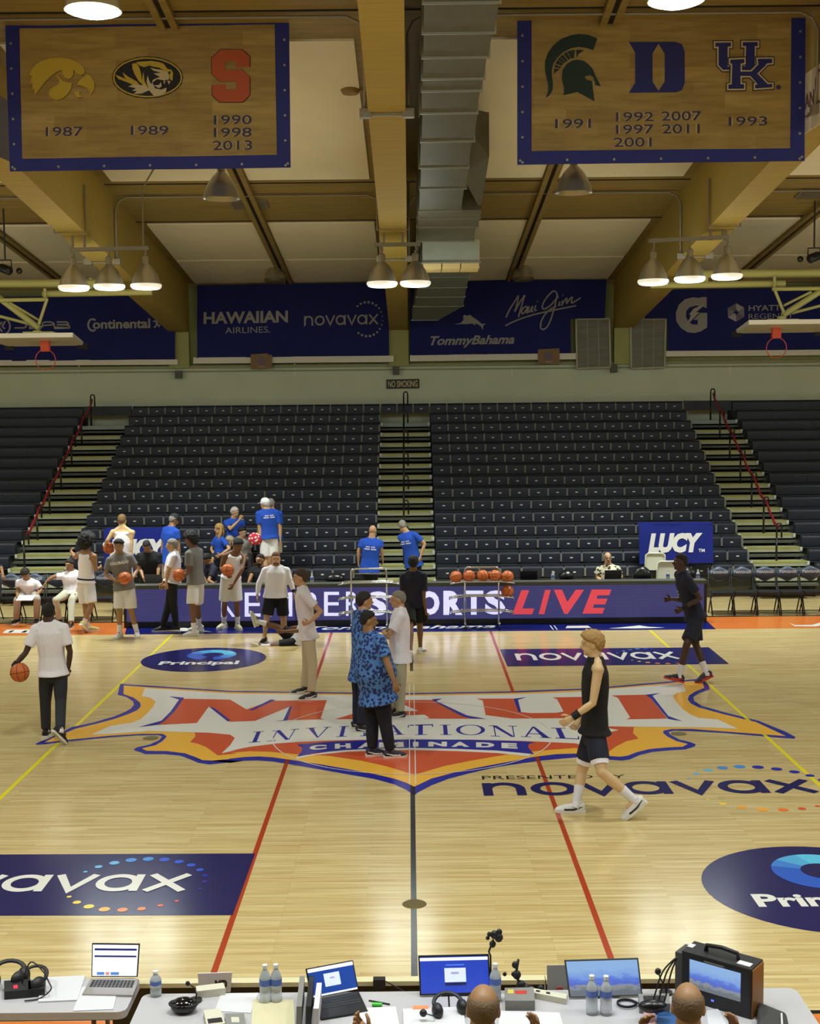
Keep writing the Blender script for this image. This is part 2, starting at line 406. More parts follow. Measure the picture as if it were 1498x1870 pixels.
d = MB(); d.box(((a.x + b.x) / 2, yp + .36, c.z + .125), (b.x - a.x + .06, .8, .03)); d.build('flange', steel_l, duct)
# falling elbow that leads on to the far wall
prev = None
el = [(494, 858), (507, 857), (526, 852), (543, 849), (560, 846), (585, 800)]
ye = lambda i: yp + .8 + i * 1.25
for i, ((p0, x0p), (p1, x1p)) in enumerate(zip(el[:-1], el[1:])):
    y0, y1 = ye(i), ye(i + 1); q0, q1 = P(790, p0, y0), P(790, p1, y1); X0, X1 = P(x0p, p0, y0).x, P(x1p, p1, y1).x
    xl0, xl1 = P(771 - 3 * i, p0, y0).x, P(769 - 4 * i, p1, y1).x
    d = MB(); d.hexa([Vector(p) for p in ((xl0, y0, q0.z), (X0, y0, q0.z), (X0, y0, q0.z + .8), (xl0, y0, q0.z + .8), (xl1, y1, q1.z), (X1, y1, q1.z), (X0, y1, q1.z + .8), (xl1, y1, q1.z + .8))]); d.build('duct_section', mat('dim_galvanised', (112, 116, 104), .5, metal=.5, var=.08, scale=4), duct)
    d = MB(); d.box(((xl1 + X1) / 2, y1, q1.z + .012), (X1 - xl1 + .04, .04, .03)); d.build('flange', steel_l, duct)
for y in (3.0, 7.0, 11.0):                       # hangers from the roof
    for x in (.26, .86):
        h = MB(); h.bar((x, y, zduct(y) + .6), (x, y, zroof(y)), .02); h.build('hanger_rod', steel_l, duct)

# ================================================================ bell lamps
bell_m = mat('spun_aluminium', (176, 170, 150), .32, metal=.7)
lens_m = mat('lamp_lens', (250, 246, 228), .3, emit=.55)
lens_hot = mat('lamp_lens_hot', (255, 250, 238), .3, emit=14.0)
lens_off = mat('lamp_glass_unlit', (96, 86, 62), .35)
cap_m = mat('lamp_ballast', (150, 138, 110), .5, metal=.3)
def bell(p, label, dia=.57, hot=False, on=True, rod=None, tilt=(0, 0), skirt=True, group=None):
    """p: centre of the mouth. A spun reflector with ballast above and a ribbed lens under it."""
    r = dia / 2; t = thing('bell_lamp', p, label, 'lamp', group)
    prof = [(r * .22, r * 1.55), (r * .3, r * 1.46), (r * .5, r * 1.26), (r * .72, r * .92), (r * .88, r * .55), (r * .97, r * .2), (r, 0.04)]
    b = MB(); b.lathe(prof, p, 24, caps=False); b.lathe([(q * .97, h) for q, h in prof][::-1], p, 24, caps=False); b.build('reflector', bell_m, t, smooth=True)
    b = MB(); b.lathe([(r * .2, r * 1.52), (r * .24, r * 1.95), (r * .2, r * 2.05), (r * .08, r * 2.1), (r * .08, r * 2.25)], p, 14); b.build('ballast', cap_m, t, smooth=True, angle=40)
    b = MB()
    if skirt: b.lathe([(r * 1.03, .05), (r * 1.05, .01), (r * .95, -.03), (r * .8, -.045), (.0, -.05)], p, 24, caps=False)
    else: b.lathe([(r * .9, .12 if not hot else .03), (r * .6, .1 if not hot else 0.0), (.0, .09 if not hot else -.03)], p, 24, caps=False)
    b.build('lens', lens_hot if hot else (lens_m if on else lens_off), t, smooth=True)
    if rod:
        b = MB(); b.tube([Vector(p) + Vector((0, 0, r * 2.25)), Vector(rod)], .018, 6); b.build('hanger', conduit_m, t)
    if on: lamp(p[0], p[1], p[2] - .12, LP, dia * .9, 'bell_light')
    return t
def cluster(pix, bar_px, Y, labels, rise=None):
    ps = [P(x, y, Y) for x, y in pix]
    a, b = P(*bar_px[0], Y), P(*bar_px[1], Y)
    bar = thing('lamp_bar', (a + b) / 2, labels[0], 'bracket')
    m_ = MB(); m_.bar(a, b, .09, .07); m_.build('rail', conduit_m, bar)
    for q in ps:
        m_ = MB(); top = lerp(a, b, (q.x - a.x) / (b.x - a.x)); m_.tube([top, top + Vector((.02, 0, -.12)), q + Vector((0, 0, .285 * 2.26))], .016, 6); m_.build('hook', conduit_m, bar)
    mid = min(BX, key=lambda x: abs(x - (a.x + b.x) / 2))
    zb = 6.4 + SL * (YW - Y)
    for s in (-.18, .18):
        m_ = MB(); x = min(max(mid + s, a.x + .05), b.x - .05); m_.bar((x, Y, a.z), (x, Y, zb + .02), .04); m_.build('strap', conduit_m, bar)
    if rise:
        m_ = MB(); x, yt = rise; q = P(x, bar_px[1][1], Y); m_.tube([q, (q.x, Y, zroof(Y) - .5), (q.x + .3, Y, zroof(Y) - .02)], .018, 6)
        m_.build('drop_pipe', conduit_m, bar)
    for q, l in zip(ps, labels[1:]): bell(q, l)
CY = 8.55
cluster([(135, 527), (200, 525), (267, 524)], [(128, 456), (272, 453)], CY, ['grey lamp bar under the left beam carrying three bells', 'lit bell lamp, left of three under the left beam', 'lit bell lamp, middle of three under the left beam', 'lit bell lamp, right of three under the left beam'], (262, 390))
cluster([(698, 520), (759, 519)], [(684, 447), (768, 446)], CY, ['grey lamp bar under the centre beam carrying two bells', 'lit bell lamp left of the centre beam, over the aisle', 'lit bell lamp right of the centre beam, beside the duct'])
cluster([(1193, 516), (1260, 511), (1328, 506)], [(1184, 440), (1331, 433)], CY, ['grey lamp bar under the right beam carrying three bells', 'lit bell lamp, left of three under the right beam', 'lit bell lamp, middle of three under the right beam', 'lit bell lamp, right of three under the right beam'], (1320, 390))
def single(px, py, Y, label, **k):
    q = P(px, py, Y); return bell(q, label, rod=(q.x, q.y, zroof(q.y)), **k)
single(170, 27, -3.2, 'brightly glowing bell lamp at the top left, before the championship banner', hot=True, skirt=False)
single(1235, 9, -3.2, 'brightly glowing bell lamp at the top right edge of the picture', hot=True, skirt=False)
single(405, 368, 3.35, 'silver bell lamp hanging just below the left championship banner', on=False, skirt=False)
single(1048, 357, 3.35, 'silver bell lamp hanging just below the right championship banner', on=False, skirt=False)
single(503, 513, 17.6, 'small far bell lamp above the airline banner', on=False)
single(955, 511, 17.6, 'small far bell lamp right of the duct, above the script banner', on=False)
# ================================================================ court markings (flat paint on the floor)
BL = mat('paint_royal_blue', (34, 38, 150), .2); NV = mat('paint_navy', (26, 26, 84), .2); YE = mat('paint_gold', (236, 178, 62), .2)
RE = mat('paint_red_orange', (205, 84, 46), .2); WH = mat('paint_white', (226, 222, 214), .2); BK = mat('paint_black', (14, 15, 22), .2)
LR = mat('paint_line_red', (166, 58, 30), .2); LY = mat('paint_line_yellow', (232, 216, 40), .2); OR = mat('paint_apron_orange', (206, 112, 48), .2, var=.12, scale=2, stretch=(.6, 10, 1))
AB = mat('paint_apron_blue', (16, 26, 100), .2)
def cpx(lst, ox, oy, k): return [(ox + x * k, oy + y * k) for x, y in lst]
F1 = lambda *l: cpx(l, 60, 1230, .26702); F2 = lambda *l: cpx(l, 420, 1240, .24032); F3 = lambda *l: cpx(l, 740, 1230, .24032); F4 = lambda *l: cpx(l, 1060, 1210, .29239)
LV = [0.0006]
def fpoly(name, pxs, m, z, parent=None):
    b = MB(); b.poly([G(x, y, z) for x, y in pxs]); return b.build(name, m, parent or floor)
def fline(name, a, b_, w, m, z):
    b = MB(); a = Vector((a[0], a[1], z)); c = Vector((b_[0], b_[1], z)); n = (c - a).normalized().cross(Vector((0, 0, 1))) * (w / 2)
    b.poly([a - n, a + n, c + n, c - n]); return b.build(name, m, floor)
z1, z2, z3, z4, z5, z6 = .001, .002, .003, .004, .005, .006
# aprons and boundary
def frect(name, x0, x1, y0, y1, m, z):
    b = MB(); b.poly([(x0, y0, z), (x1, y0, z), (x1, y1, z), (x0, y1, z)]); return b.build(name, m, floor)
frect('court_apron', -20, 20, 7.62, 9.0, OR, z1); frect('court_apron', -20, 20, -9.6, -7.68, OR, z1)
fpoly('court_apron', [(228, 1158.6), (1308, 1149), (1288, 1131.5), (233, 1139)], AB, z2)
fline('court_line', (-20, -7.65), (20, -7.65), .05, BK, z2); fline('court_line', (-20, 9.06), (20, 9.06), .12, BK, z2)
fline('court_line', (0, 7.6), (0, 4.0), .05, BK, z1); fline('court_line', (0, -1.9), (0, -7.63), .05, BK, z1)
for s in (-1, 1):
    fline('court_line', (1.51 * s, -7.6), (1.51 * s, 7.62), .05, LR, z1); fline('court_line', (4.53 * s, -7.6), (4.53 * s, 7.62), .05, LY, z1)
# centre emblem
out = F1((597, 70), (580, 145), (640, 160), (685, 190), (692, 215), (670, 240), (630, 262), (560, 292), (420, 333), (270, 365), (130, 432), (20, 478), (24, 488), (90, 482), (250, 464), (530, 436), (720, 423), (860, 421), (885, 430), (865, 455), (800, 485), (710, 505), (688, 522), (770, 551), (900, 551), (1010, 562), (1060, 580), (1130, 610), (1210, 622), (1340, 608), (1440, 598)) \
    + F2((0, 637), (100, 622), (210, 618), (330, 628), (440, 645), (700, 690), (900, 725), (1100, 760), (1250, 800), (1340, 842), (1402, 885)) \
    + F3((95, 905), (200, 850), (330, 800), (500, 755), (700, 710), (900, 680), (1050, 660), (1290, 638)) \
    + F4((260, 612), (310, 605), (370, 578), (450, 558), (560, 548), (655, 543), (715, 524), (722, 510), (690, 497), (620, 480), (560, 447), (552, 432), (590, 425), (700, 428), (900, 440), (1280, 472), (1338, 475), (1345, 465), (1280, 430), (1110, 362), (1040, 345), (900, 310), (760, 270), (712, 240), (706, 215), (745, 190), (810, 168), (800, 135), (790, 108), (730, 103), (190, 150)) \
    + F3((1365, 114), (800, 135), (0, 150)) + F2((900, 103), (0, 90))
inn = F1((622, 82), (620, 140), (690, 165), (735, 200), (738, 225), (715, 250), (660, 275), (560, 310), (430, 345), (290, 378), (215, 410), (135, 440), (80, 472), (240, 453), (530, 425), (740, 412), (890, 412), (917, 430), (890, 460), (840, 490), (745, 512), (780, 528), (920, 530), (1040, 545), (1110, 570), (1160, 592), (1230, 595), (1340, 585)) \
    + F2((0, 605), (110, 592), (220, 588), (330, 595), (450, 612), (700, 650), (900, 685), (1100, 722), (1250, 757), (1340, 788), (1402, 818)) \
    + F3((200, 798), (400, 745), (600, 705), (800, 668), (1000, 630), (1150, 612), (1290, 608)) \
    + F4((250, 588), (300, 580), (350, 560), (430, 540), (540, 530), (640, 525), (672, 508), (600, 490), (545, 462), (518, 440), (520, 425), (570, 415), (700, 415), (900, 430), (1285, 459), (1100, 372), (1030, 355), (880, 318), (740, 280), (690, 255), (672, 230), (680, 205), (720, 180), (775, 158), (765, 122), (700, 114), (190, 158)) \
    + F3((1365, 124), (800, 146), (0, 159)) + F2((900, 112), (0, 99))
whi = F1((765, 100), (745, 155), (800, 165), (840, 190), (825, 225), (780, 275), (740, 310), (680, 335), (530, 358), (400, 418), (560, 410), (800, 393), (1215, 405), (1350, 418), (1382, 440), (1350, 490), (1292, 545), (1400, 522)) \
    + F2((0, 545), (150, 515), (350, 490), (520, 478), (800, 467), (1100, 460), (1400, 460)) + F3((500, 502), (900, 512), (1290, 530)) \
    + [(1109, 1369), (1093, 1356), (1086, 1344), (1130, 1333), (1100, 1328)] \
    + F4((190, 398), (800, 405), (985, 413), (860, 355), (740, 345), (690, 325), (640, 290), (600, 245), (580, 210), (600, 190), (660, 180), (640, 130), (190, 165)) + F3((1365, 138), (800, 158), (0, 170)) + F2((900, 123), (0, 111))
red = F1((1105, 388), (1113, 430), (1075, 468), (1130, 480), (1190, 505), (1265, 560), (1400, 545)) + F2((0, 560), (150, 548), (300, 552), (510, 572), (740, 582), (1000, 620), (1200, 665), (1402, 728)) \
    + F3((300, 702), (500, 662), (700, 627), (900, 598), (1100, 580), (1290, 565)) + F4((180, 555), (230, 520), (290, 490), (365, 475), (330, 440), (335, 403), (190, 398)) + F2((1400, 300), (0, 300))
fpoly('centre_emblem_border', out, BL, z1); fpoly('centre_emblem_gold', inn, YE, z2); fpoly('centre_emblem_red', red, RE, z3); fpoly('centre_emblem_white', whi, WH, z4)
rib = F2((510, 497), (550, 520), (545, 550), (510, 590), (650, 562), (900, 537), (1200, 526), (1402, 523)) + F3((400, 572), (700, 585), (980, 612), (935, 560), (940, 535), (988, 522), (900, 515), (500, 503), (70, 500)) + F2((1100, 462), (800, 475))
ribw = F2((510, 590), (500, 607), (650, 576), (900, 552), (1200, 542), (1402, 539)) + F3((400, 590), (700, 604), (935, 628), (960, 610), (700, 583), (400, 570)) + F2((1402, 520), (1100, 527), (800, 545))
fpoly('emblem_ribbon_edge', ribw, WH, z4); fpoly('emblem_ribbon', rib, BL, z5)
# big word on the emblem
big = [F1((1030, 172), (1350, 178), (1462, 245)) + F2((310, 165), (740, 160), (735, 166), (690, 300), (720, 306), (430, 313), (455, 210), (190, 318)) + F1((1345, 330), (1205, 225), (1122, 338), (860, 351), (950, 275)),
       F2((1150, 160)) + F3((215, 200), (470, 328), (600, 343), (140, 343), (185, 338), (150, 312), (0, 318)) + F2((1180, 270), (1010, 305), (800, 305), (930, 265)),
       F3((540, 190), (830, 190), (870, 292), (960, 300), (1150, 298), (1205, 288), (1155, 195), (1120, 181), (1425, 176), (1490, 325), (1340, 338), (820, 342), (612, 315), (590, 205)),
       F4((195, 205), (420, 200), (545, 350), (285, 354), (312, 343), (235, 220))]
for q in big: fpoly('emblem_letter', q, RE, z5)
fpoly('emblem_letter_hole', F2((1240, 243), (1335, 200), (1432, 243)), WH, z6)
for q in (F1((930, 155), (1035, 165), (965, 265), (905, 320), (860, 350), (725, 365), (880, 322), (940, 262), (1000, 178)), F1((1205, 225), (1240, 235), (1352, 320), (1300, 337), (1332, 326)), F2((150, 236), (310, 155), (345, 160), (165, 241)),
          F2((455, 208), (472, 208), (437, 314), (340, 321), (405, 312)), F3((205, 195), (280, 190), (235, 208), (470, 318), (620, 345), (500, 341), (430, 322), (215, 207)), F3((825, 190), (925, 180), (858, 198), (882, 292), (862, 292)),
          F4((410, 200), (500, 190), (450, 205), (550, 333), (640, 366), (550, 352), (440, 222))):
    fpoly('emblem_letter_shadow', q, BL, z6)
# serif capitals drawn in the unit square
def serif(ch):
    T, t, s = .26, .055, .05
    R = lambda x0, y0, x1, y1: [(x0, y0), (x1, y0), (x1, y1), (x0, y1)]
    if ch == 'I': return [R(.5 - .17, 0, .5 + .17, 1), R(.05, 0, .95, s), R(.05, 1 - s, .95, 1)]
    if ch == 'N': return [R(.16, 0, .2, 1), R(.82, 0, .86, 1), [(.1, 1), (.28, 1), (.86, 0), (.72, 0)], R(0, 0, .34, s), R(.68, 1 - s, 1, 1), R(0, 1 - s, .2, 1)]
    if ch == 'V': return [[(.1, 1), (.3, 1), (.58, 0), (.46, 0)], [(.84, 1), (.9, 1), (.56, 0), (.48, 0)], R(0, 1 - s, .4, 1), R(.7, 1 - s, 1, 1)]
    if ch == 'T': return [R(.41, 0, .59, 1), R(.02, 1 - .09, .98, 1), R(.25, 0, .75, s), [(.02, 1), (.08, 1), (.04, .74), (0, .74)], [(.92, 1), (.98, 1), (1, .74), (.96, .74)]]
    if ch == 'A': return [[(.12, 0), (.18, 0), (.52, 1), (.44, 1)], [(.7, 0), (.92, 0), (.54, 1), (.44, 1)], R(.28, .3, .72, .36), R(0, 0, .32, s), R(.6, 0, 1, s)]
    if ch == 'L': return [R(.2, 0, .42, 1), R(.02, 1 - s, .62, 1), R(.02, 0, .95, .07), [(.88, 0), (.95, 0), (1, .3), (.97, .3)]]
    return []
let = [('I', F2((135, 485), (235, 478), (265, 395), (175, 402))), ('N', F2((280, 474), (478, 458), (528, 378), (325, 392))), ('V', F2((610, 448), (720, 442), (772, 362), (575, 373))), ('I', F2((802, 440), (892, 436), (908, 357), (825, 360))),
       ('T', F2((955, 436), (1095, 430), (1110, 352), (965, 355))), ('A', F2((1150, 428), (1330, 422), (1310, 348), (1170, 350))), ('T', F3((20, 468), (215, 465), (215, 385), (20, 390))), ('I', F3((262, 466), (358, 466), (348, 388), (257, 390))),
       ('N', F3((650, 476), (865, 482), (850, 398), (635, 394))), ('A', F3((880, 480), (1122, 492), (1075, 404), (880, 404))), ('L', F3((1140, 492), (1335, 500), (1290, 415), (1105, 412)))]
for ch, q in let:
    f = bil(*[G(x, y, z5) for x, y in q]); b = MB()
    for pl in serif(ch): b.poly([f(u, v) for u, v in pl])
    b.build('emblem_lettering', BL, floor)
f = bil(*[G(x, y, z5) for x, y in F3((388, 468), (610, 468), (606, 388), (386, 390))]); b = MB(); n = 28
b.add([f(.5 + .5 * math.cos(2 * math.pi * k / n), .5 + .5 * math.sin(2 * math.pi * k / n)) for k in range(n)] + [f(.5 + .36 * math.cos(2 * math.pi * k / n), .5 + .45 * math.sin(2 * math.pi * k / n)) for k in range(n)], [(k, (k + 1) % n, n + (k + 1) % n, n + k) for k in range(n)])
b.build('emblem_lettering', BL, floor)
def fquad_text(s, q, m, z, bold=.03, name='floor_lettering', shear=0):
    V, Fc, _ = text2d(s, bold, shear); b = MB(); put2d(b, V, Fc, bil(*[G(x, y, z) for x, y in q])); return b.build(name, m, floor)
for ch, q in (('C', F2((605, 542), (735, 532), (735, 498), (605, 504))), ('H', F2((798, 530), (920, 525), (915, 488), (798, 492))), ('A', F2((970, 527), (1105, 522), (1085, 482), (995, 485))), ('M', F2((1130, 522), (1322, 516), (1318, 478), (1135, 482))), ('I', F3((60, 556), (102, 554), (102, 519), (60, 519))),
              ('N', F3((175, 554), (318, 554), (318, 518), (178, 518))), ('A', F3((350, 557), (488, 557), (465, 519), (370, 519))), ('D', F3((540, 560), (682, 562), (676, 524), (540, 522))), ('E', F3((733, 566), (855, 571), (850, 530), (733, 526)))):
    fquad_text(ch, q, WH, z6, .06, 'emblem_lettering')
# thin white centre circle and twin centre lines showing over the emblem
b = MB(); n = 96
for r0, r1 in ((1.80, 1.815),):
    b.add([(r * math.cos(2 * math.pi * k / n), r * math.sin(2 * math.pi * k / n), z6 + .001) for r in (r0, r1) for k in range(n)], [(k, (k + 1) % n, n + (k + 1) % n, n + k) for k in range(n)])
b.build('court_circle', WH, floor)
for s in (-.034, .034): fline('court_line', (s, 3.0), (s, -2.2), .012, WH, z6 + .001)
def fdisc(name, c, r, m, z, ry=None, n=20):
    b = MB(); b.poly([(c.x + r * math.cos(2 * math.pi * k / n), c.y + (ry or r) * math.sin(2 * math.pi * k / n), z) for k in range(n)]); return b.build(name, m, floor)
# brass floor plates
brass = mat('floor_plate_brass', (120, 104, 52), .35, metal=.7)
for px, py in ((275, 1348), (1240, 1340), (757, 1651)):
    c = G(px, py); b = MB(); b.lathe([(.0, .004), (.10, .004), (.105, .0)], c, 20, caps=False); b.lathe([(0, .006), (.07, .006), (.075, .004)], c, 16, caps=False); b.build('floor_plate', brass, floor)
# maker's name in round letters
def nova(bl, br, hm, m, z, w=.2, name='floor_lettering'):
    a, c = G(*bl, z), G(*br, z); up = Vector((0, hm, 0)); b = MB()
    for i, (V, Fc) in enumerate(novavax_strokes(w)): put2d(b, V, Fc, lambda u, v: a + (c - a) * u + up * v + Vector((0, 0, .00025 * i)))
    return b.build(name, m, floor)
DC = {i: mat('paint_dot_%s' % n, c, .2) for i, (n, c) in enumerate((('sky', (110, 180, 222)), ('azure', (70, 140, 215)), ('blue', (44, 84, 200)), ('indigo', (36, 44, 160)), ('violet', (70, 44, 150)), ('yellow', (248, 206, 70)), ('amber', (244, 168, 60)), ('orange', (232, 122, 48)), ('coral', (220, 88, 50))))}
def dots(lst, ox, oy, k, cols, z):
    for i, (x, y, r) in enumerate(lst):
        px, py = ox + x * k, oy + y * k; c = G(px, py, z); rr = (G(px + r * k, py, z) - c).length
        fdisc('floor_dot', c, rr, DC[cols[i]], z, n=14)
fpoly('floor_panel', [(-420, 1562), (466, 1558.5), (425, 1671), (-420, 1673)], NV, z2)
nova((-262, 1629), (332, 1627), G(332, 1597).y - G(332, 1627).y, WH, z4, .2)
dots([(307, 181, 8), (355, 163, 14), (412, 149, 18), (472, 139, 20), (534, 135, 20), (592, 137, 19), (645, 145, 17), (688, 157, 16), (720, 174, 14), (738, 195, 12), (737, 217, 9), (720, 242, 7), (685, 265, 5)], 0, 1500, .5073, [0, 0, 0, 1, 1, 2, 2, 2, 2, 3, 4, 4, 4], z4)
dots([(249, 271, 9), (277, 291, 15), (320, 306, 19), (376, 316, 20), (441, 318, 19), (510, 314, 15), (577, 302, 11), (637, 286, 8)], 0, 1500, .5073, [5, 5, 5, 6, 7, 7, 8, 8], z4)
nova((885, 1453), (1492, 1447), G(1180, 1427).y - G(1180, 1450).y, NV, z2, .22)
fquad_text('PRESENTED BY', [(881, 1423.5), (1143, 1420.5), (1141, 1414.5), (880, 1417)], BK, z2, .0)
dots([(938, 97, 8), (968, 77, 15), (1018, 62, 20), (1080, 52, 24), (1153, 47, 26), (1232, 49, 26), (1312, 57, 24), (1388, 69, 23), (1455, 85, 20), (1505, 104, 16)], 860, 1380, .4259, [0, 0, 0, 1, 1, 3, 3, 3, 3, 3], z2)
dots([(1017, 187, 8), (1083, 206, 16), (1162, 220, 20), (1252, 230, 25), (1340, 232, 23), (1421, 227, 18), (1487, 216, 12)], 860, 1380, .4259, [5, 5, 6, 6, 7, 8, 8], z2)
fpoly('floor_panel', [(913, 1185.5), (1295, 1182), (1332, 1212.5), (927, 1217)], NV, z2)
nova((945, 1206), (1240, 1203), G(1100, 1192).y - G(1100, 1204.5).y, WH, z4, .2)
dots([(775, 76, 7), (815, 64, 11), (855, 56, 14), (900, 50, 16), (950, 48, 16), (985, 45, 14)], 900, 1170, .2937, [0, 0, 1, 1, 2, 2], z4)
dots([(868, 121, 7), (912, 128, 11), (965, 135, 16), (1025, 140, 17), (1090, 142, 17), (1150, 140, 13)], 900, 1170, .2937, [5, 5, 6, 7, 7, 8], z4)
# round insurer's marks
SW = [mat('paint_swirl_%d' % i, c, .2) for i, c in enumerate(((40, 90, 190), (60, 125, 205), (80, 165, 215), (90, 190, 225)))]
def insurer(c, rx, ry):
    fdisc('floor_roundel', c, rx, NV, z2, ry, 48)
    o = c + Vector((.07 * rx, .36 * ry, 0)); b = [MB() for _ in range(4)]; n = 40
    for k in range(n):
        a0, a1 = [math.radians(-78 + 330 * (q / n)) for q in (k, k + 1)]
        u = k / n; sh = 1 - abs(((u * 330 - 78) - 100) / 240)
        q = []
        for a, rr in ((a0, 1), (a1, 1), (a1, .44), (a0, .44)): q.append((o.x + .40 * rx * rr * math.cos(a) * 1.0 - (.0 if rr == 1 else -.02 * rx), o.y + .42 * ry * rr * math.sin(a), z4))
        i = min(3, max(0, int((math.sin((a0 + a1) / 2) * .6 + .5 - .35 * math.cos(a0) * -1) * 3)))
        b[i].poly(q[::-1])
    for i in range(4):
        if b[i].v: b[i].build('roundel_swirl', SW[i], floor)
    V, Fc, _ = text2d('Principal', .035); t = MB(); put2d(t, V, Fc, lambda u, v: Vector((c.x + (u * 1.26 - .66) * rx, c.y + (-.52 + v * .36) * ry, z4))); t.build('floor_lettering', WH, floor)
c1 = G(372.7, 1204); rx = (G(485, 1203.5) - G(260, 1204)).length / 2; ryy = (G(372.7, 1181.5) - G(372.7, 1224.5)).length / 2
insurer(c1, rx, ryy)
ctop, cbot = G(1440, 1546), G(1489, 1707); cl = G(1277, 1606)
insurer(Vector((cl.x + rx * 1.0, (G(1440, 1546).y + G(1500, 1708).y) / 2, 0)), rx, (G(1440, 1546).y - G(1500, 1708).y) / 2)
# marks on the far apron
fquad_text('TommyBahama', [(560, 1152.5), (908, 1148.5), (904, 1140.5), (562, 1144)], WH, z4, .02, shear=.4)
for pl in ([(280, 1153), (320, 1148), (335, 1146), (356, 1149), (388, 1154), (360, 1152.5), (330, 1153)], [(1112, 1147.5), (1150, 1144), (1168, 1142), (1184, 1144.5), (1214, 1146), (1188, 1147), (1160, 1147.5)], [(1033, 1147), (1036, 1143), (1074, 1142.5), (1080, 1146.5)]):
    fpoly('apron_mark', pl, WH, z4)
for x in (1006, 1013):
    fpoly('apron_mark', [(x + 4, 1150), (x + 6, 1150), (x, 1142), (x - 2, 1142)], WH, z4)
for pl in ([(4, 1156), (12, 1150), (34, 1149.5), (80, 1149.5), (110, 1150.5), (104, 1156.5)], [(1442, 1137.5), (1452, 1141.5), (1484, 1141), (1498, 1137), (1510, 1137), (1510, 1141), (1490, 1144), (1452, 1143.5)]):
    fpoly('apron_mark', pl, WH, z4)
fpoly('apron_mark', [(14, 1155), (20, 1151.5), (27, 1151), (20, 1155)], BK, z5); fpoly('apron_mark', [(38, 1155), (44, 1151.5), (52, 1151), (46, 1155)], BK, z5)

# ================================================================ banners
BN = mat('banner_navy_vinyl', (17, 24, 94), .6, var=.12, scale=1.5, spec=.2); PR = mat('banner_print_grey', (150, 146, 140), .6)
class Banner:
    """A hanging sheet in the plane y = Y that bulges and folds a little; printing follows the folds."""
    def __init__(s, name, label, Y, pl, m, amp=.03, seed=0, th=.004):
        s.Y, s.amp, s.seed = Y, amp, seed; P4 = [P(x, y, Y) for x, y in pl]; s.root = thing(name, (sum(p.x for p in P4) / len(P4), Y, min(p.z for p in P4)), label, 'banner')
        xs = [p.x for p in P4]; zs = [p.z for p in P4]; s.x0, s.x1 = min(xs), max(xs); s.z0, s.z1 = min(zs), max(zs)
    def y(s, x, z, off=0.0):
        n = noise.noise(Vector((x * .9 + s.seed, z * .5, s.seed))) + .5 * noise.noise(Vector((x * 2.2 + z * 1.1, z * 1.3, s.seed + 3)))
        return s.Y + s.amp * n - off
    def grid(s, pl, m, name='sheet', off=0.0, nx=40, nz=10):
        q = [P(x, y, s.Y) for x, y in pl]; f = bil(*q); b = MB()
        for j in range(nz + 1):
            for i in range(nx + 1):
                p = f(i / nx, j / nz); b.v.append((p.x, s.y(p.x, p.z, off), p.z))
        b.f = [(j * (nx + 1) + i, j * (nx + 1) + i + 1, (j + 1) * (nx + 1) + i + 1, (j + 1) * (nx + 1) + i) for j in range(nz) for i in range(nx)]; b.mi = [0] * len(b.f)
        nf = len(b.f); nv = len(b.v); b.v += [(x, y + .006, z) for x, y, z in b.v]; b.f += [tuple(v + nv for v in q[::-1]) for q in b.f]; b.mi += [0] * nf
        return b.build(name, m, s.root, smooth=True)
    def pt(s, px, py, off=.012):
        p = P(px, py, s.Y); return Vector((p.x, s.y(p.x, p.z, off), p.z))
    def poly(s, pxs, m, off=.012, name='print'):
        b = MB(); b.poly([s.pt(x, y, off) for x, y in pxs]); return b.build(name, m, s.root)
    def text(s, t, q, m, bold=.02, off=.014, shear=0, name='lettering'):
        V, Fc, _ = text2d(t, bold, shear); q = [P(x, y, s.Y) for x, y in q]; f = bil(*q); b = MB()
        def g(u, v):
            p = f(u, v); return Vector((p.x, s.y(p.x, p.z, off), p.z))
        put2d(b, V, Fc, g); return b.build(name, m, s.root)
    def strokes(s, lines, w, m, off=.014, name='lettering'):   # pixel polylines
        b = MB()
        for i, pl in enumerate(lines):
            V, Fc = stroke2d(pl, w); put2d(b, V, Fc, lambda x, y: s.pt(x, y, off + .0004 * i))
        return b.build(name, m, s.root)
    def nova(s, q, m, off=.014, w=.17):
        f = bil(*[P(x, y, s.Y) for x, y in q]); b = MB()
        def g(u, v):
            p = f(u, v); return Vector((p.x, s.y(p.x, p.z, off), p.z))
        for i, (V, Fc) in enumerate(novavax_strokes(w)): put2d(b, V, Fc, lambda u, v: g(u, v) - Vector((0, .0004 * i, 0)))
        return b.build('lettering', m, s.root)
    def disc(s, x, y, r, m, off=.014, name='print', ry=None): return s.poly([(x + r * math.cos(2 * math.pi * k / 20), y + (ry or r) * math.sin(2 * math.pi * k / 20)) for k in range(20)], m, off, name)
    def ring(s, x, y, r, w, m, ry=None, off=.014, a0=0, a1=360):
        ry = ry or r; b = MB(); n = 32; pts = []
        for k in range(n + 1):
            a = math.radians(lerp(a0, a1, k / n)); pts += [s.pt(x + r * math.cos(a), y + ry * math.sin(a), off), s.pt(x + (r - w) * math.cos(a), y + (ry - w) * math.sin(a), off)]
        b.add(pts, [(2 * k, 2 * k + 1, 2 * k + 3, 2 * k + 2) for k in range(n)]); return b.build('print', m, s.root)
YB = YW - .34
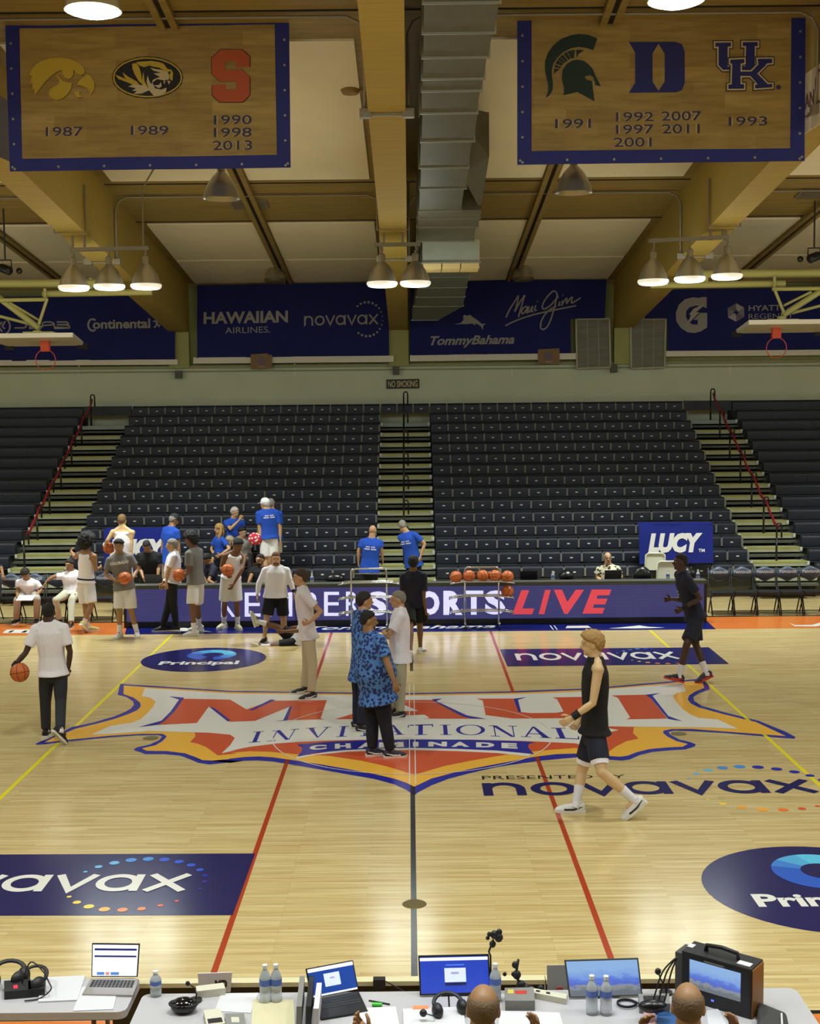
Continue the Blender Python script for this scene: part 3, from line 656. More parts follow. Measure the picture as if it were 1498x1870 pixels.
# far wall, left to right
W6 = lambda *l: cpx(l, 0, 560, .21362)
bn = Banner('sponsor_banner', 'navy wall banner behind the left folded hoop, ending in a tyre brand', YB, [(-28, 660), (320, 656), (319, 540), (-28, 545)], BN, .06, 1)
bn.grid([(-28, 660), (320, 656), (319, 538), (-28, 543)], BN)
bn.text('ontinental', W6((795, 192), (1285, 184), (1285, 100), (795, 112)), PR, .03)
bn.ring(*W6((795, 157))[0], 9.8, 3.4, PR, 12.3, a0=50, a1=310)
bn.poly(W6((1310, 180), (1335, 150), (1325, 130), (1300, 125), (1328, 115), (1335, 95), (1350, 120), (1352, 145), (1372, 160), (1362, 178), (1345, 160), (1325, 182)), PR)
bn.strokes([W6((125, 182), (210, 182), (228, 172), (228, 140)), W6((258, 140), (258, 182), (330, 182)), W6((360, 162), (470, 155)), W6((362, 180), (365, 140), (390, 132), (440, 132), (465, 145), (470, 182), (600, 182)), W6((488, 132), (575, 132), (588, 145), (575, 155), (490, 155)), W6((560, 155), (598, 165), (598, 180))], 2.6, PR)
bn.ring(*W6((10, 170))[0], 18, 3, PR); bn.strokes([W6((20, 130), (-10, 170), (22, 215)), W6((45, 125), (22, 170), (45, 190))], 3, PR)
bn = Banner('sponsor_banner', 'navy wall banner with an airline name and a dotted ring', YB, [(360, 654), (711, 649), (710, 518), (360, 523)], BN, .07, 5)
bn.grid([(360, 654), (711, 649), (710, 516), (360, 521)], BN)
bn.text('HAWAIIAN', [(372, 592), (526, 589), (526, 567), (372, 570)], PR, .035); bn.text('AIRLINES.', [(411, 609), (494, 607.5), (494, 596), (411, 598)], PR, .0)
bn.nova([(555, 595), (690, 592), (690, 574), (555, 577)], PR)
for i in range(24):
    a = math.radians(95 - i * 15 + 80); x, y = 671 + 28 * math.cos(a), 583 - 31 * math.sin(a)
    if x < 646 + 6 and abs(y - 583) < 22: continue
    bn.disc(x, y, .9 + 1.5 * abs(math.sin(a)) ** 1.2, PR)
W7 = lambda *l: cpx(l, 770, 520, .20694)
bn = Banner('sponsor_banner', 'navy banner with handwritten name, leaping marlin and script, right of the centre beam', YB, [(749, 649), (1043, 645), (1110, 510), (749, 515)], BN, .06, 9)
bn.grid([(749, 649), (1043, 645), (1042, 511), (749, 516)], BN); bn.grid([(1042, 582), (1105, 581), (1108, 510), (1042, 511)], BN, nx=8)
bn.strokes([smooth_line(W7(*l)) for l in (((745, 290), (780, 215), (815, 160), (855, 95)), ((855, 95), (845, 165), (822, 238)), ((822, 238), (865, 160), (912, 90)), ((912, 90), (885, 180), (855, 285)),
    ((928, 192), (898, 205), (882, 240), (895, 255), (925, 222), (936, 190), (925, 245), (940, 242)), ((950, 190), (940, 232), (955, 238), (980, 190), (972, 235), (985, 235)), ((1008, 182), (998, 225), (1018, 222)), ((1020, 150), (1026, 146)),
    ((1205, 120), (1190, 70), (1160, 58), (1120, 95), (1080, 150), (1065, 198), (1085, 215), (1140, 180), (1190, 120)), ((1197, 85), (1185, 150), (1165, 230), (1140, 310), (1110, 370), (1075, 395), (1052, 380), (1055, 330), (1085, 268), (1130, 222), (1190, 188)),
    ((1222, 148), (1210, 180), (1225, 180)), ((1243, 97), (1250, 92)), ((1245, 140), (1238, 180), (1258, 145), (1282, 120), (1280, 165), (1306, 130), (1330, 110), (1324, 158), (1350, 150), (1405, 115)), ((740, 362), (850, 310), (1000, 262), (1180, 222), (1365, 185)))], 2.6, PR)
bn.text('TommyBahama', W7((78, 560), (820, 545), (820, 440), (78, 455)), PR, .03, shear=.35)
bn.poly(W7((290, 350), (350, 335), (370, 310), (368, 270), (385, 265), (400, 275), (430, 265), (450, 285), (490, 310), (530, 345), (570, 345), (545, 360), (540, 400), (525, 370), (500, 350), (475, 345), (468, 360), (450, 342), (400, 347), (345, 347)), PR)
W5 = lambda *l: cpx(l, 1215, 525, .18892)
bn = Banner('sponsor_banner', 'navy wall banner with a large letter G cut by a bolt', YB, [(1185, 641), (1524, 637), (1524, 525), (1185, 530)], BN, .05, 13)
bn.grid([(1221, 641), (1524, 637), (1524, 524), (1219, 529)], BN); bn.grid([(1178, 582), (1220, 581.5), (1219, 529), (1178, 529.5)], BN, nx=8)
bn.poly(W5((405, 92), (352, 92), (335, 102), (270, 95), (195, 112), (135, 165), (103, 245), (108, 325), (150, 390), (215, 432), (280, 440), (345, 425), (408, 385), (408, 245), (340, 245), (275, 312), (318, 312), (318, 357), (270, 357), (225, 330), (203, 280), (208, 225), (240, 190), (300, 175), (350, 178), (403, 200)), PR)
bn.poly(W5((385, 155), (275, 205), (232, 262), (252, 264), (228, 318), (203, 372), (335, 238), (300, 240), (352, 195)), mat('banner_print_light', (172, 168, 160), .6), .018)
hx = [(685, 153), (762, 195), (765, 285), (685, 332), (606, 290), (604, 200)]
hm = [mat('banner_print_%s' % n, c, .6) for n, c in (('pale', (160, 158, 160)), ('mid', (120, 118, 128)), ('soft', (95, 95, 110)))]
for i in range(6): bn.poly(W5(hx[i], hx[(i + 1) % 6], (685, 242)), hm[i % 3])
bn.poly(W5((685, 208), (695, 232), (718, 242), (695, 252), (685, 276), (675, 252), (650, 242), (675, 232)), BN, .02)
bn.text('HYATT', W5((805, 228), (1115, 222), (1115, 168), (805, 174)), PR, .02); bn.text('REGENCY', W5((805, 306), (1240, 298), (1240, 248), (805, 256)), PR, -.005)
SILLN = [1]
# white sill boards under the banners, wooden plaques, wall boxes, loudspeaker grilles, sign
def wallbox(name, q, Y0, Y1, m, label=None, cat=None, kind=None, parent=None):
    a = [P(x, y, Y0) for x, y in q]; b = MB(); b.hexa(a + [Vector((p.x, Y1, p.z)) for p in a]); o = b.build(name, m, parent)
    return tag(o, label, cat, kind=kind)
for q in ([(-70, 668), (324.5, 666), (324.5, 656.5), (-70, 658)], [(353, 664), (719, 661), (719, 649.5), (353, 653)], [(749, 660), (1052, 656), (1052, 645), (749, 648.5)], [(1217, 651), (1570, 648), (1570, 638), (1217, 641)]):
    SILLN[0] += 1; wallbox('trim_%d' % SILLN[0], q, YW - .34, YW - .01, mat('sill_white', (226, 220, 200), .6), kind='structure')
for x in (144, 538, 935, 1333): wallbox('wall_batten', [(x - 1.5, 688), (x + 1.5, 688), (x + 1.5, 664), (x - 1.5, 664)], YW - .115, YW - .005, white_m, parent=wall_back)
pq = mat('plaque_wood', (128, 96, 44), .5, var=.1); pd = mat('plaque_print', (108, 84, 88), .5)
for q, l in (([(458, 674), (497, 672), (497, 645), (458, 647)], 'small wooden plaque with a printed crest, under the airline banner'), ([(983, 665), (1022, 664), (1022, 636), (983, 638)], 'small wooden plaque with a printed crest, under the script banner')):
    c = P((q[0][0] + q[1][0]) / 2, (q[0][1] + q[2][1]) / 2, YW - .40); t = thing('wall_plaque', c, l, 'plaque'); wallbox('board', q, YW - .39, YW - .34, pq, parent=t)
    b = MB(); b.poly([c + Vector((.13 * math.cos(a), 0, .13 * math.sin(a))) for a in [i * math.pi / 6 for i in range(12)]]); b.build('crest', pd, t); 
    b = MB(); b.box(c + Vector((0, 0, -.15)), (.16, .006, .03)); b.build('caption', mat('plaque_caption', (170, 150, 110)), t)
for x, y in ((325.5, 684), (723.5, 677), (1122, 673)):
    wallbox('wall_box', [(x - 6, y + 7), (x + 6, y + 7), (x + 6, y - 7), (x - 6, y - 7)], YW - .30, YW - .175, mat('wall_box_grey', (88, 88, 76), .6), 'small grey box on the wall ledge below the %s beam' % ('left' if x < 400 else 'centre' if x < 900 else 'right'), 'wall box')
gr = mat('grille_mesh', (118, 116, 104), .7, var=.18, scale=5, stretch=(.4, 1, 3)); gf = mat('grille_frame', (176, 170, 146), .6)
for q, l in (([(1054, 673), (1115, 671), (1113, 582), (1052, 583)], 'grey framed speaker grille left of the right beam foot'), ([(1153, 673), (1214, 671), (1216, 582), (1152, 583)], 'grey framed speaker grille right of the right beam foot')):
    a = [P(x, y, YW - .26) for x, y in q]; c = sum(a, Vector()) / 4; t = thing('speaker_grille', (c.x, YW - .2, a[0].z), l, 'speaker')
    b = MB(); b.hexa(a + [Vector((p.x, YW, p.z)) for p in a]); b.build('mesh', gr, t)
    for i in range(4):
        b = MB(); b.bar(a[i] - Vector((0, .015, 0)), a[(i + 1) % 4] - Vector((0, .015, 0)), .045, .03, up=(0, 1, 0)); b.build('frame', gf, t)
    for i in range(1, 3):
        b = MB(); b.bar(lerp(a[0], a[1], i / 3) - Vector((0, .004, 0)), lerp(a[3], a[2], i / 3) - Vector((0, .004, 0)), .012, .01, up=(0, 1, 0)); b.build('rib', gf, t)
q = [(706, 710), (766, 709), (766, 692), (706, 693)]; c = P(736, 701, YW - .1); t = thing('no_smoking_sign', c, 'dark sign on the beige wall reading NO SMOKING', 'sign')
wallbox('board', q, YW - .14, YW - .1, mat('sign_brown', (48, 40, 26), .6), parent=t)
V, Fc, _ = text2d('NO SMOKING', .03); b = MB(); put2d(b, V, Fc, bil(*[P(x, y, YW - .146) for x, y in ((709, 707.5), (763, 706.5), (763, 694.5), (709, 695.5))])); b.build('lettering', mat('sign_cream', (190, 182, 150), .6), t)
# ---- championship banners
def plywood():
    M = bpy.data.materials.new('banner_wood_print'); M.use_nodes = True; nt = M.node_tree; b_ = nt.nodes['Principled BSDF']; tc = nt.nodes.new('ShaderNodeTexCoord')
    mp = nt.nodes.new('ShaderNodeMapping'); mp.inputs['Rotation'].default_value = (math.radians(90), 0, 0); nt.links.new(tc.outputs['Object'], mp.inputs[0])
    br = nt.nodes.new('ShaderNodeTexBrick'); br.inputs['Scale'].default_value = 1; br.inputs['Brick Width'].default_value = .9; br.inputs['Row Height'].default_value = .19; br.inputs['Mortar Size'].default_value = 0
    br.inputs['Color1'].default_value = rgb((176, 150, 82)); br.inputs['Color2'].default_value = rgb((156, 130, 66)); nt.links.new(mp.outputs[0], br.inputs[0])
    nz = nt.nodes.new('ShaderNodeTexNoise'); nz.inputs['Scale'].default_value = 2; nz.inputs['Detail'].default_value = 6; m2 = nt.nodes.new('ShaderNodeMapping'); m2.inputs['Scale'].default_value = (.8, 1, 7); nt.links.new(tc.outputs['Object'], m2.inputs[0]); nt.links.new(m2.outputs[0], nz.inputs[0])
    cr = nt.nodes.new('ShaderNodeValToRGB'); cr.color_ramp.elements[0].position = .3; cr.color_ramp.elements[1].position = .65; cr.color_ramp.elements[0].color = (.62, .56, .46, 1); nt.links.new(nz.outputs[0], cr.inputs[0])
    mx = nt.nodes.new('ShaderNodeMixRGB'); mx.blend_type = 'MULTIPLY'; mx.inputs[0].default_value = .8; nt.links.new(br.outputs[0], mx.inputs[1]); nt.links.new(cr.outputs[0], mx.inputs[2]); nt.links.new(mx.outputs[0], b_.inputs[0]); b_.inputs['Roughness'].default_value = .5
    return M
WP = plywood(); BB = mat('banner_blue_border', (24, 34, 122), .6, var=.08, scale=2); NUM = mat('banner_numerals', (52, 46, 70), .6); EDG = mat('banner_numeral_edge', (190, 170, 130), .6)
GY = mat('emblem_gold', (192, 164, 50), .6); EK = mat('emblem_black', (20, 22, 20), .6); EW = mat('emblem_cream', (196, 180, 140), .6); EO = mat('emblem_orange', (178, 80, 36), .6); EG = mat('emblem_green', (16, 44, 34), .6); EB = mat('emblem_blue', (24, 30, 104), .6); ED = mat('emblem_gold_shade', (110, 90, 34), .6)
def champ(label, q, iq, seed):
    bn = Banner('championship_banner', label, 2.2, q, BB, .02, seed); bn.grid(q, BB, 'border', 0, 24, 12); bn.grid(iq, WP, 'wood_field', .012, 24, 12)
    for i in range(7):                              # eyelets along the foot and sides
        for j, (u, v) in enumerate(((i / 6, .012), (.008, i / 6), (.992, i / 6))):
            f = bil(*[P(x, y, 2.2) for x, y in q]); p = f(.01 + .98 * u, .015 + .97 * v); b = MB(); b.lathe([(.0, .012), (.018, .01), (.02, 0)], (p.x, bn.y(p.x, p.z, .0), p.z), 8, (0, -1, 0)); b.build('eyelet', steel_l, bn.root)
    a, c = P(q[3][0], q[3][1] - 5, 2.2), P(q[2][0], q[2][1] - 5, 2.2); b = MB(); b.tube([a - Vector((.15, 0, 0)), c + Vector((.15, 0, 0))], .025, 8); b.build('top_pole', conduit_m, bn.root, smooth=True)
    for u in (.05, .35, .65, .95):
        p = lerp(a, c, u); b = MB(); b.bar(p, (p.x, p.y, zroof(p.y)), .02); b.build('hanger', conduit_m, bn.root)
    return bn
def year(bn, t, x0, x1, yb, h=14.5, slope=0.0):
    q = [(x0, yb), (x1, yb - slope * (x1 - x0)), (x1, yb - h - slope * (x1 - x0)), (x0, yb - h)]
    for bo, m, off in ((.04, EDG, .0135), (.012, NUM, .0155)): bn.text(t, q, m, bo, off, name='numerals')
CA = lambda *l: cpx(l, 40, 90, .10013); CB = lambda *l: cpx(l, 195, 90, .10013); C1 = lambda *l: cpx(l, 0, 0, .37383); C3 = lambda *l: cpx(l, 930, 0, .37917); CS = lambda *l: cpx(l, 980, 50, .08678); CK = lambda *l: cpx(l, 1290, 60, .09346)
bn = champ('left championship banner with yellow, tiger and orange S emblems above years', [(18, 313), (531, 306), (528, 22), (9, 29)], [(41, 290), (506, 283), (502, 45), (36, 52)], 2)
for off, m, dx in ((.018, ED, 1.2), (.022, GY, 0)):
    sh = lambda l: [(x + dx, y + dx) for x, y in l]
    bn.poly(sh(CA((145, 480), (170, 400), (250, 290), (380, 210), (520, 165), (700, 155), (880, 175), (1010, 230), (1110, 310), (1155, 395), (1140, 450), (1080, 478), (1020, 455), (945, 370), (940, 470), (900, 530), (850, 545), (790, 520), (745, 450), (735, 378), (650, 410), (540, 490), (420, 610), (330, 730), (245, 850), (235, 720), (200, 760), (205, 610), (165, 660), (190, 490))), m, off)
    bn.poly(sh(CA((640, 470), (690, 520), (750, 580), (830, 605), (920, 615), (900, 720), (840, 820), (760, 890), (650, 935), (560, 905), (500, 840), (500, 760), (560, 700), (640, 665), (690, 610), (680, 550), (640, 520))), m, off)
    bn.poly(sh(CA((1000, 660), (1040, 590), (1110, 520), (1200, 460), (1270, 500), (1325, 600), (1325, 730), (1255, 845), (1240, 770), (1190, 710), (1090, 665))), m, off); bn.poly(sh(CA((955, 770), (1050, 765), (1060, 830), (1110, 875), (1030, 885), (980, 845))), m, off)
cx, cy = CB((750, 520))[0]
bn.disc(cx, cy, 65, EK, .018, ry=38.5); bn.ring(cx, cy, 63, 2.6, GY, 36.5, .022); bn.disc(cx, cy, 59.5, EK, .024, ry=33)
T = lambda pts, m, off=.03: bn.poly(CB(*pts), m, off)
T(((160, 470), (280, 520), (400, 570), (520, 610), (640, 670), (560, 690), (400, 620), (220, 550)), GY); T(((295, 430), (400, 510), (560, 600), (600, 650), (420, 590), (340, 530)), GY)
T(((470, 275), (555, 262), (610, 360), (640, 470), (650, 600), (680, 670), (600, 600), (520, 470), (480, 370)), GY); T(((680, 420), (700, 600), (760, 700), (640, 640), (660, 520)), GY); T(((755, 490), (790, 600), (840, 680), (770, 720), (735, 600)), EW)
T(((640, 670), (520, 640), (400, 690), (540, 720), (470, 770), (560, 770), (500, 825), (640, 820), (780, 760), (870, 860), (960, 865), (1090, 790), (1100, 710), (1000, 745), (890, 725), (860, 650), (800, 640), (770, 720), (700, 650)), EW)
T(((550, 245), (660, 235), (820, 225), (950, 240), (1040, 270), (1080, 320), (1110, 365), (1190, 385), (1215, 440), (1205, 580), (1160, 560), (1150, 450), (1080, 410), (960, 345), (860, 330), (790, 310), (690, 340), (600, 310)), GY)
T(((800, 350), (900, 370), (1010, 385), (1110, 420), (1150, 490), (1140, 560), (1050, 580), (930, 555), (850, 610), (850, 690), (830, 640), (850, 570), (920, 535), (980, 520), (860, 450), (1000, 440), (860, 400)), EW)
T(((870, 670), (960, 660), (1000, 610), (1010, 690), (960, 720)), EW); T(((1040, 590), (1080, 590), (1060, 650)), EW); T(((1110, 580), (1170, 590), (1140, 650)), EW); T(((1120, 420), (1180, 410), (1160, 460)), EK, .034)
Sg = ((1080, 245), (1185, 245), (1222, 280), (1222, 330), (1155, 330), (1155, 303), (1103, 303), (1103, 343), (1185, 343), (1222, 380), (1222, 465), (1188, 500), (1075, 500), (1038, 465), (1038, 415), (1105, 415), (1105, 440), (1155, 440), (1155, 400), (1075, 400), (1036, 362), (1036, 285))
scx, scy = 1129, 372
bn.poly(C1(*[(scx + (x - scx) * 1.035, scy + (y - scy) * 1.025) for x, y in Sg]), EK, .018); bn.poly(C1(*Sg), EO, .024)
year(bn, '1987', 84, 152, 249.5, 17, .01); year(bn, '1989', 240, 308, 247.5, 17, .01); year(bn, '1990', 391, 460, 228, 17, .008); year(bn, '1998', 391, 460, 251, 17, .008); year(bn, '2013', 389, 461, 274.5, 17, .008)
bn = champ('right championship banner with green helmet, blue D and blue UK emblems above years', [(945, 301), (1470, 294), (1472, 6), (945, 14)], [(971, 276), (1443, 271), (1445, 30), (971, 36)], 6)
hl = [(1280, 245), (1190, 490), (1040, 440), (880, 420), (720, 450), (560, 530), (440, 640), (360, 760), (320, 900), (325, 1050), (345, 1190), (335, 1330), (260, 1450), (180, 1490), (240, 1390), (250, 1240), (215, 1080), (175, 900), (180, 720), (240, 540), (350, 390), (520, 250), (720, 175), (900, 150), (1100, 170)]
bn.poly(CS(*hl), EG, .02)
bn.poly(CS((870, 690), (990, 710), (1100, 790), (1180, 880), (1240, 1020), (1355, 1245), (1240, 1220), (1200, 1060), (1120, 1010), (1000, 1045), (1060, 1110), (1165, 1130), (1220, 1560), (860, 1365), (570, 1435), (580, 1280), (530, 1080), (550, 900), (640, 770), (760, 700)), EG, .02)
for q in (((370, 870), (490, 885), (400, 950), (375, 1000)), ((385, 790), (520, 840), (500, 870), (380, 845)), ((430, 695), (570, 770), (530, 815), (395, 770)), ((480, 640), (610, 740), (580, 762), (445, 690)), ((550, 580), (655, 705), (620, 735), (490, 635)), ((630, 530), (720, 665), (670, 695), (570, 565)), ((725, 490), (790, 655), (735, 665), (650, 520)), ((740, 490), (800, 480), (790, 650), (765, 650)), ((835, 480), (1000, 490), (890, 560), (840, 650))):
    bn.poly(CS(*q), EG, .02)
bn.poly(C3((577, 203), (800, 203), (832, 215), (845, 250), (845, 400), (832, 435), (805, 446), (577, 448), (607, 400), (607, 255)), EB, .02)
bn.poly(C3((718, 212), (748, 260), (748, 395), (718, 440), (690, 395), (690, 260)), WP, .028, 'print')
U1 = ((140, 175), (505, 170), (505, 305), (440, 310), (440, 640), (480, 650), (480, 730), (680, 730), (680, 640), (730, 635), (740, 300), (675, 300), (675, 165), (1030, 160), (1030, 300), (970, 300), (970, 640), (870, 750), (310, 760), (205, 650), (205, 310), (140, 315))
K1 = ((430, 510), (760, 495), (760, 630), (690, 640), (690, 740), (860, 740), (975, 620), (960, 495), (1305, 490), (1305, 630), (1190, 640), (1025, 810), (1200, 985), (1305, 985), (1305, 1105), (915, 1130), (915, 990), (960, 1000), (840, 885), (690, 885), (690, 985), (760, 985), (760, 1130), (395, 1135), (395, 1000), (460, 990), (470, 640), (430, 630))
def grow(pl, d):                                  # offset a polygon outwards
    n = len(pl); ar = sum(pl[i][0] * pl[(i + 1) % n][1] - pl[(i + 1) % n][0] * pl[i][1] for i in range(n)); sg = 1 if ar > 0 else -1; o = []
    for i in range(n):
        a, b, c = [np.array(pl[(i + k) % n], float) for k in (-1, 0, 1)]
        t0 = (b - a) / np.linalg.norm(b - a); t1 = (c - b) / np.linalg.norm(c - b); n0 = np.array([t0[1], -t0[0]]) * sg; n1 = np.array([t1[1], -t1[0]]) * sg
        k = (n0 + n1); k = k / max(np.dot(k, n0), .4); o.append(tuple(b + k * d))
    return o
for pl, o0 in ((U1, .018), (K1, .028)):
    bn.poly(CK(*grow(pl, 18)), EK, o0); bn.poly(CK(*grow(pl, 0)), EW, o0 + .003); bn.poly(CK(*grow(pl, -30)), EB, o0 + .006)
bn.disc(1421.5, 160, 4.4, NUM)
year(bn, '1991', 1014, 1079, 235, 17, .012); year(bn, '1992', 1125, 1194, 222.5, 17, .012); year(bn, '2007', 1208, 1281, 221, 17, .01); year(bn, '1997', 1125, 1194, 245.5, 17, .012); year(bn, '2011', 1209, 1278, 244.5, 17, .01); year(bn, '2001', 1121, 1190, 269, 17, .01); year(bn, '1993', 1331, 1401, 230.5, 17, .01)
# white banner lying against the right beam
xb = 6.02 - .285
def beam_pt(px, py, o=0.0): return HIT(px, py, Vector((xb - o, 0, 0)), Vector((1, 0, 0)))
q = [(1440, 264), (1560, 184), (1560, 70), (1440, 158)]; c = beam_pt(1440, 264); t = thing('airline_banner', c, 'white banner with an airline name hung along the side of the right beam', 'banner')
b = MB(); b.hexa([beam_pt(*p) for p in q] + [beam_pt(*p) + Vector((.015, 0, 0)) for p in q]); b.build('sheet', mat('banner_white', (222, 206, 180), .6), t)
PM = mat('banner_print_plum', (96, 52, 66), .6)
for s_, q in (('HAWAIIAN', [(1430, 228), (1487, 190), (1487, 162), (1430, 200)]), ('AIRLINES', [(1444, 233), (1487, 208), (1487, 200), (1444, 224)])):
    V, Fc, _ = text2d(s_, .02); b = MB(); put2d(b, V, Fc, bil(*[beam_pt(x, y, .008) for x, y in q])); b.build('lettering', PM, t)
V, Fc = stroke2d(smooth_line([(1504, 122), (1494, 132), (1490, 150), (1492, 178), (1497, 186), (1508, 180)]), 3); b = MB(); put2d(b, V, Fc, lambda x, y: beam_pt(x, y, .008)); b.build('print', PM, t)

def beam_l(px, py, o=0.0): return HIT(px, py, Vector((-6.4 + .29 + o, 0, 0)), Vector((1, 0, 0)))
q = [(-60, 262), (20, 296), (18, 186), (-60, 142)]; b = MB(); b.hexa([beam_l(*p) for p in q] + [beam_l(*p, .012) for p in q]); tag(b.build('side_banner', mat('banner_slate', (84, 84, 100), .6)), 'slate blue sheet on the side of the left beam, mostly behind the banner', 'banner')
# ================================================================ bleachers: fifteen rows, two middle sections with numbered seats, two side sections, three aisles
NROW, RUN, RISE, YB0, ZL0 = 15, .53, .2586, 11.5, .61
seat_m = mat('seat_navy_plastic', (27, 33, 47), .5, var=.12, scale=9); deck_dk = mat('bleacher_deck', (52, 56, 50), .7); plate_m = mat('seat_number_plate', (222, 222, 216), .5)
brk_m = mat('seat_bracket_grey', (122, 122, 114), .5); step_m = mat('step_face', (176, 180, 146), .6); nose_m = mat('step_nosing_yellow', (170, 168, 84), .55); half_m = mat('half_step', (84, 88, 76), .6); rail_m = mat('rail_black', (18, 18, 18), .4); strap_m = mat('strap_red', (170, 36, 46), .6)
top_step = mat('top_step_grey', (150, 164, 160), .6)
def rowy(i): return YB0 + RUN * i
def rowz(i): return ZL0 + RISE * i
def seat_mesh(w, name):
    pr = [(0, -.11), (0, .075), (.006, .105), (.03, .132), (.07, .142), (.15, .145), (.16, -.11)]
    b = MB(); b.prism([(-w / 2, y, z) for y, z in pr], (w, 0, 0)); return b.mesh(name, seat_m, angle=50)
plate_me = MB().box((0, -.005, 0), (.062, .008, .026)).mesh('number_plate', plate_m)
brk_me = MB().box((0, -.012, .0), (.042, .03, .185)).mesh('bracket', brk_m)
def link(name, me, parent, loc):
    o = bpy.data.objects.new(name, me); o.parent = parent; o.location = loc; COL.objects.link(o); return o
def section(label, x0, x1, n, numbered, extra=0):
    t = thing('bleacher_section', ((x0 + x1) / 2, YB0, 0), label, 'bleachers'); xo = t.location.x
    w = (x1 - x0) / n
    sm = seat_mesh(w - .02, 'seat') if numbered else None
    for i in range(NROW):
        y, z = rowy(i), rowz(i)
        b = MB(); b.box(((x0 + x1) / 2, y + .28, z - .14), (x1 - x0, .54, .03)); b.box(((x0 + x1) / 2, y + .13, z - .27), (x1 - x0, .03, .25)); b.build('row_deck', deck_dk, t)
        if numbered:
            for k in range(n):
                s = link('seat', sm, t, (x0 + w * (k + .5) - xo, y - YB0, z))
                link('number_plate', plate_me, s, (0, 0, .0)); link('bracket', brk_me, s, (w / 2, 0, .01))
        else:
            for k in range(n):
                s = link('seat', seat_mesh(w - .004, 'seat') if (i, k) == (0, 0) else SIDE[0], t, (x0 + w * (k + .5) - xo, y - YB0, z))
                if (i, k) == (0, 0): SIDE[:] = [s.data]
    b = MB(); b.box(((x0 + x1) / 2, YB0 + .25, .22), (x1 - x0, .04, .44)); b.build('kick_board', mat('kick_board_tan', (120, 112, 74), .7), t)
    for sx in (x0, x1):                            # stepped end panel
        b = MB(); pl = [(sx, YB0 + .1, 0)]
        for i in range(NROW): pl += [(sx, rowy(i) + .1, rowz(i) - .16), (sx, min(rowy(i + 1) + .1, 19.47), rowz(i) - .16)]
        pl += [(sx, 19.47, 0)]
        b.prism(pl, (.03 if sx == x0 else -.03, 0, 0)); b.build('end_panel', mat('end_panel_dark', (34, 36, 32), .8), t)
    return t
SIDE = []
section('left numbered bleacher section of navy folded seats, between two aisles', -7.65, -.80, 15, True)
section('right numbered bleacher section of navy folded seats, between two aisles', .58, 7.57, 15, True)
section('far left bleacher section of navy seats without number plates', -14.6, -9.02, 6, False)
SIDE = []
section('far right bleacher section of navy seats without number plates', 8.94, 14.6, 6, False)
nm_ = mat('row_marker_white', (214, 214, 206), .6)
def aisle(label, x0, x1, split=None):
    t = thing('bleacher_aisle', ((x0 + x1) / 2, YB0, 0), label, 'stairs'); g = .012
    for i in range(NROW - 1):
        y, z = rowy(i), rowz(i) - .125
        b = MB(); b.box(((x0 + x1) / 2, y + .16, z - .05), (x1 - x0 - g, .52, .10)); s = b.build('step', top_step if i == NROW - 2 else step_m, t)
        if i < NROW - 2:
            b = MB(); b.box(((x0 + x1) / 2, y - .055, z - .010), (x1 - x0 - g - .004, .10, .034)); b.build('nosing', nose_m, s)
        b = MB(); b.box(((x0 + x1) / 2, y - .16, z - .165), (x1 - x0 - g, .24, .05)); b.build('half_step', half_m, t)
        b = MB(); b.box(((x0 + x1) / 2, y + .1, z - .2), (x1 - x0 - g, .02, .22)); b.build('gap_shade', dark_m, t)  # dark board in place of the shaded open gap below each step
        for sx in (x0 + .03, x1 - .03):
            b = MB(); b.box((sx, y - .118, z - .03), (.055, .012, .085)); b.build('row_marker', nm_, t)
    if split is None:                              # navy filler seat backs close the top row
        b = MB(); y, z = rowy(NROW - 1), rowz(NROW - 1); b.box(((x0 + x1) / 2, y + .06, z + .02), (x1 - x0 - .02, .1, .26)); b.build('top_panel', seat_m, t)
    else:
        w = (x1 - x0) / 3; sm = seat_mesh(w - .02, 'seat'); y, z = rowy(NROW - 1), rowz(NROW - 1)
        for k in range(3):
            s = link('seat', sm, t, (x0 + w * (k + .5) - t.location.x, y - YB0, z))
            if k != 1: link('number_plate', plate_me, s, (0, 0, 0))
            if k < 2: link('bracket', brk_me, s, (w / 2, 0, .01))
    return t
aisle('left aisle of yellow-edged steps with red straps on its rails', -9.0, -7.67)
aisle('middle aisle of yellow-edged steps below the no smoking sign', -.78, .56, 1)
aisle('right aisle of yellow-edged steps with red straps on its rails', 7.59, 8.92)
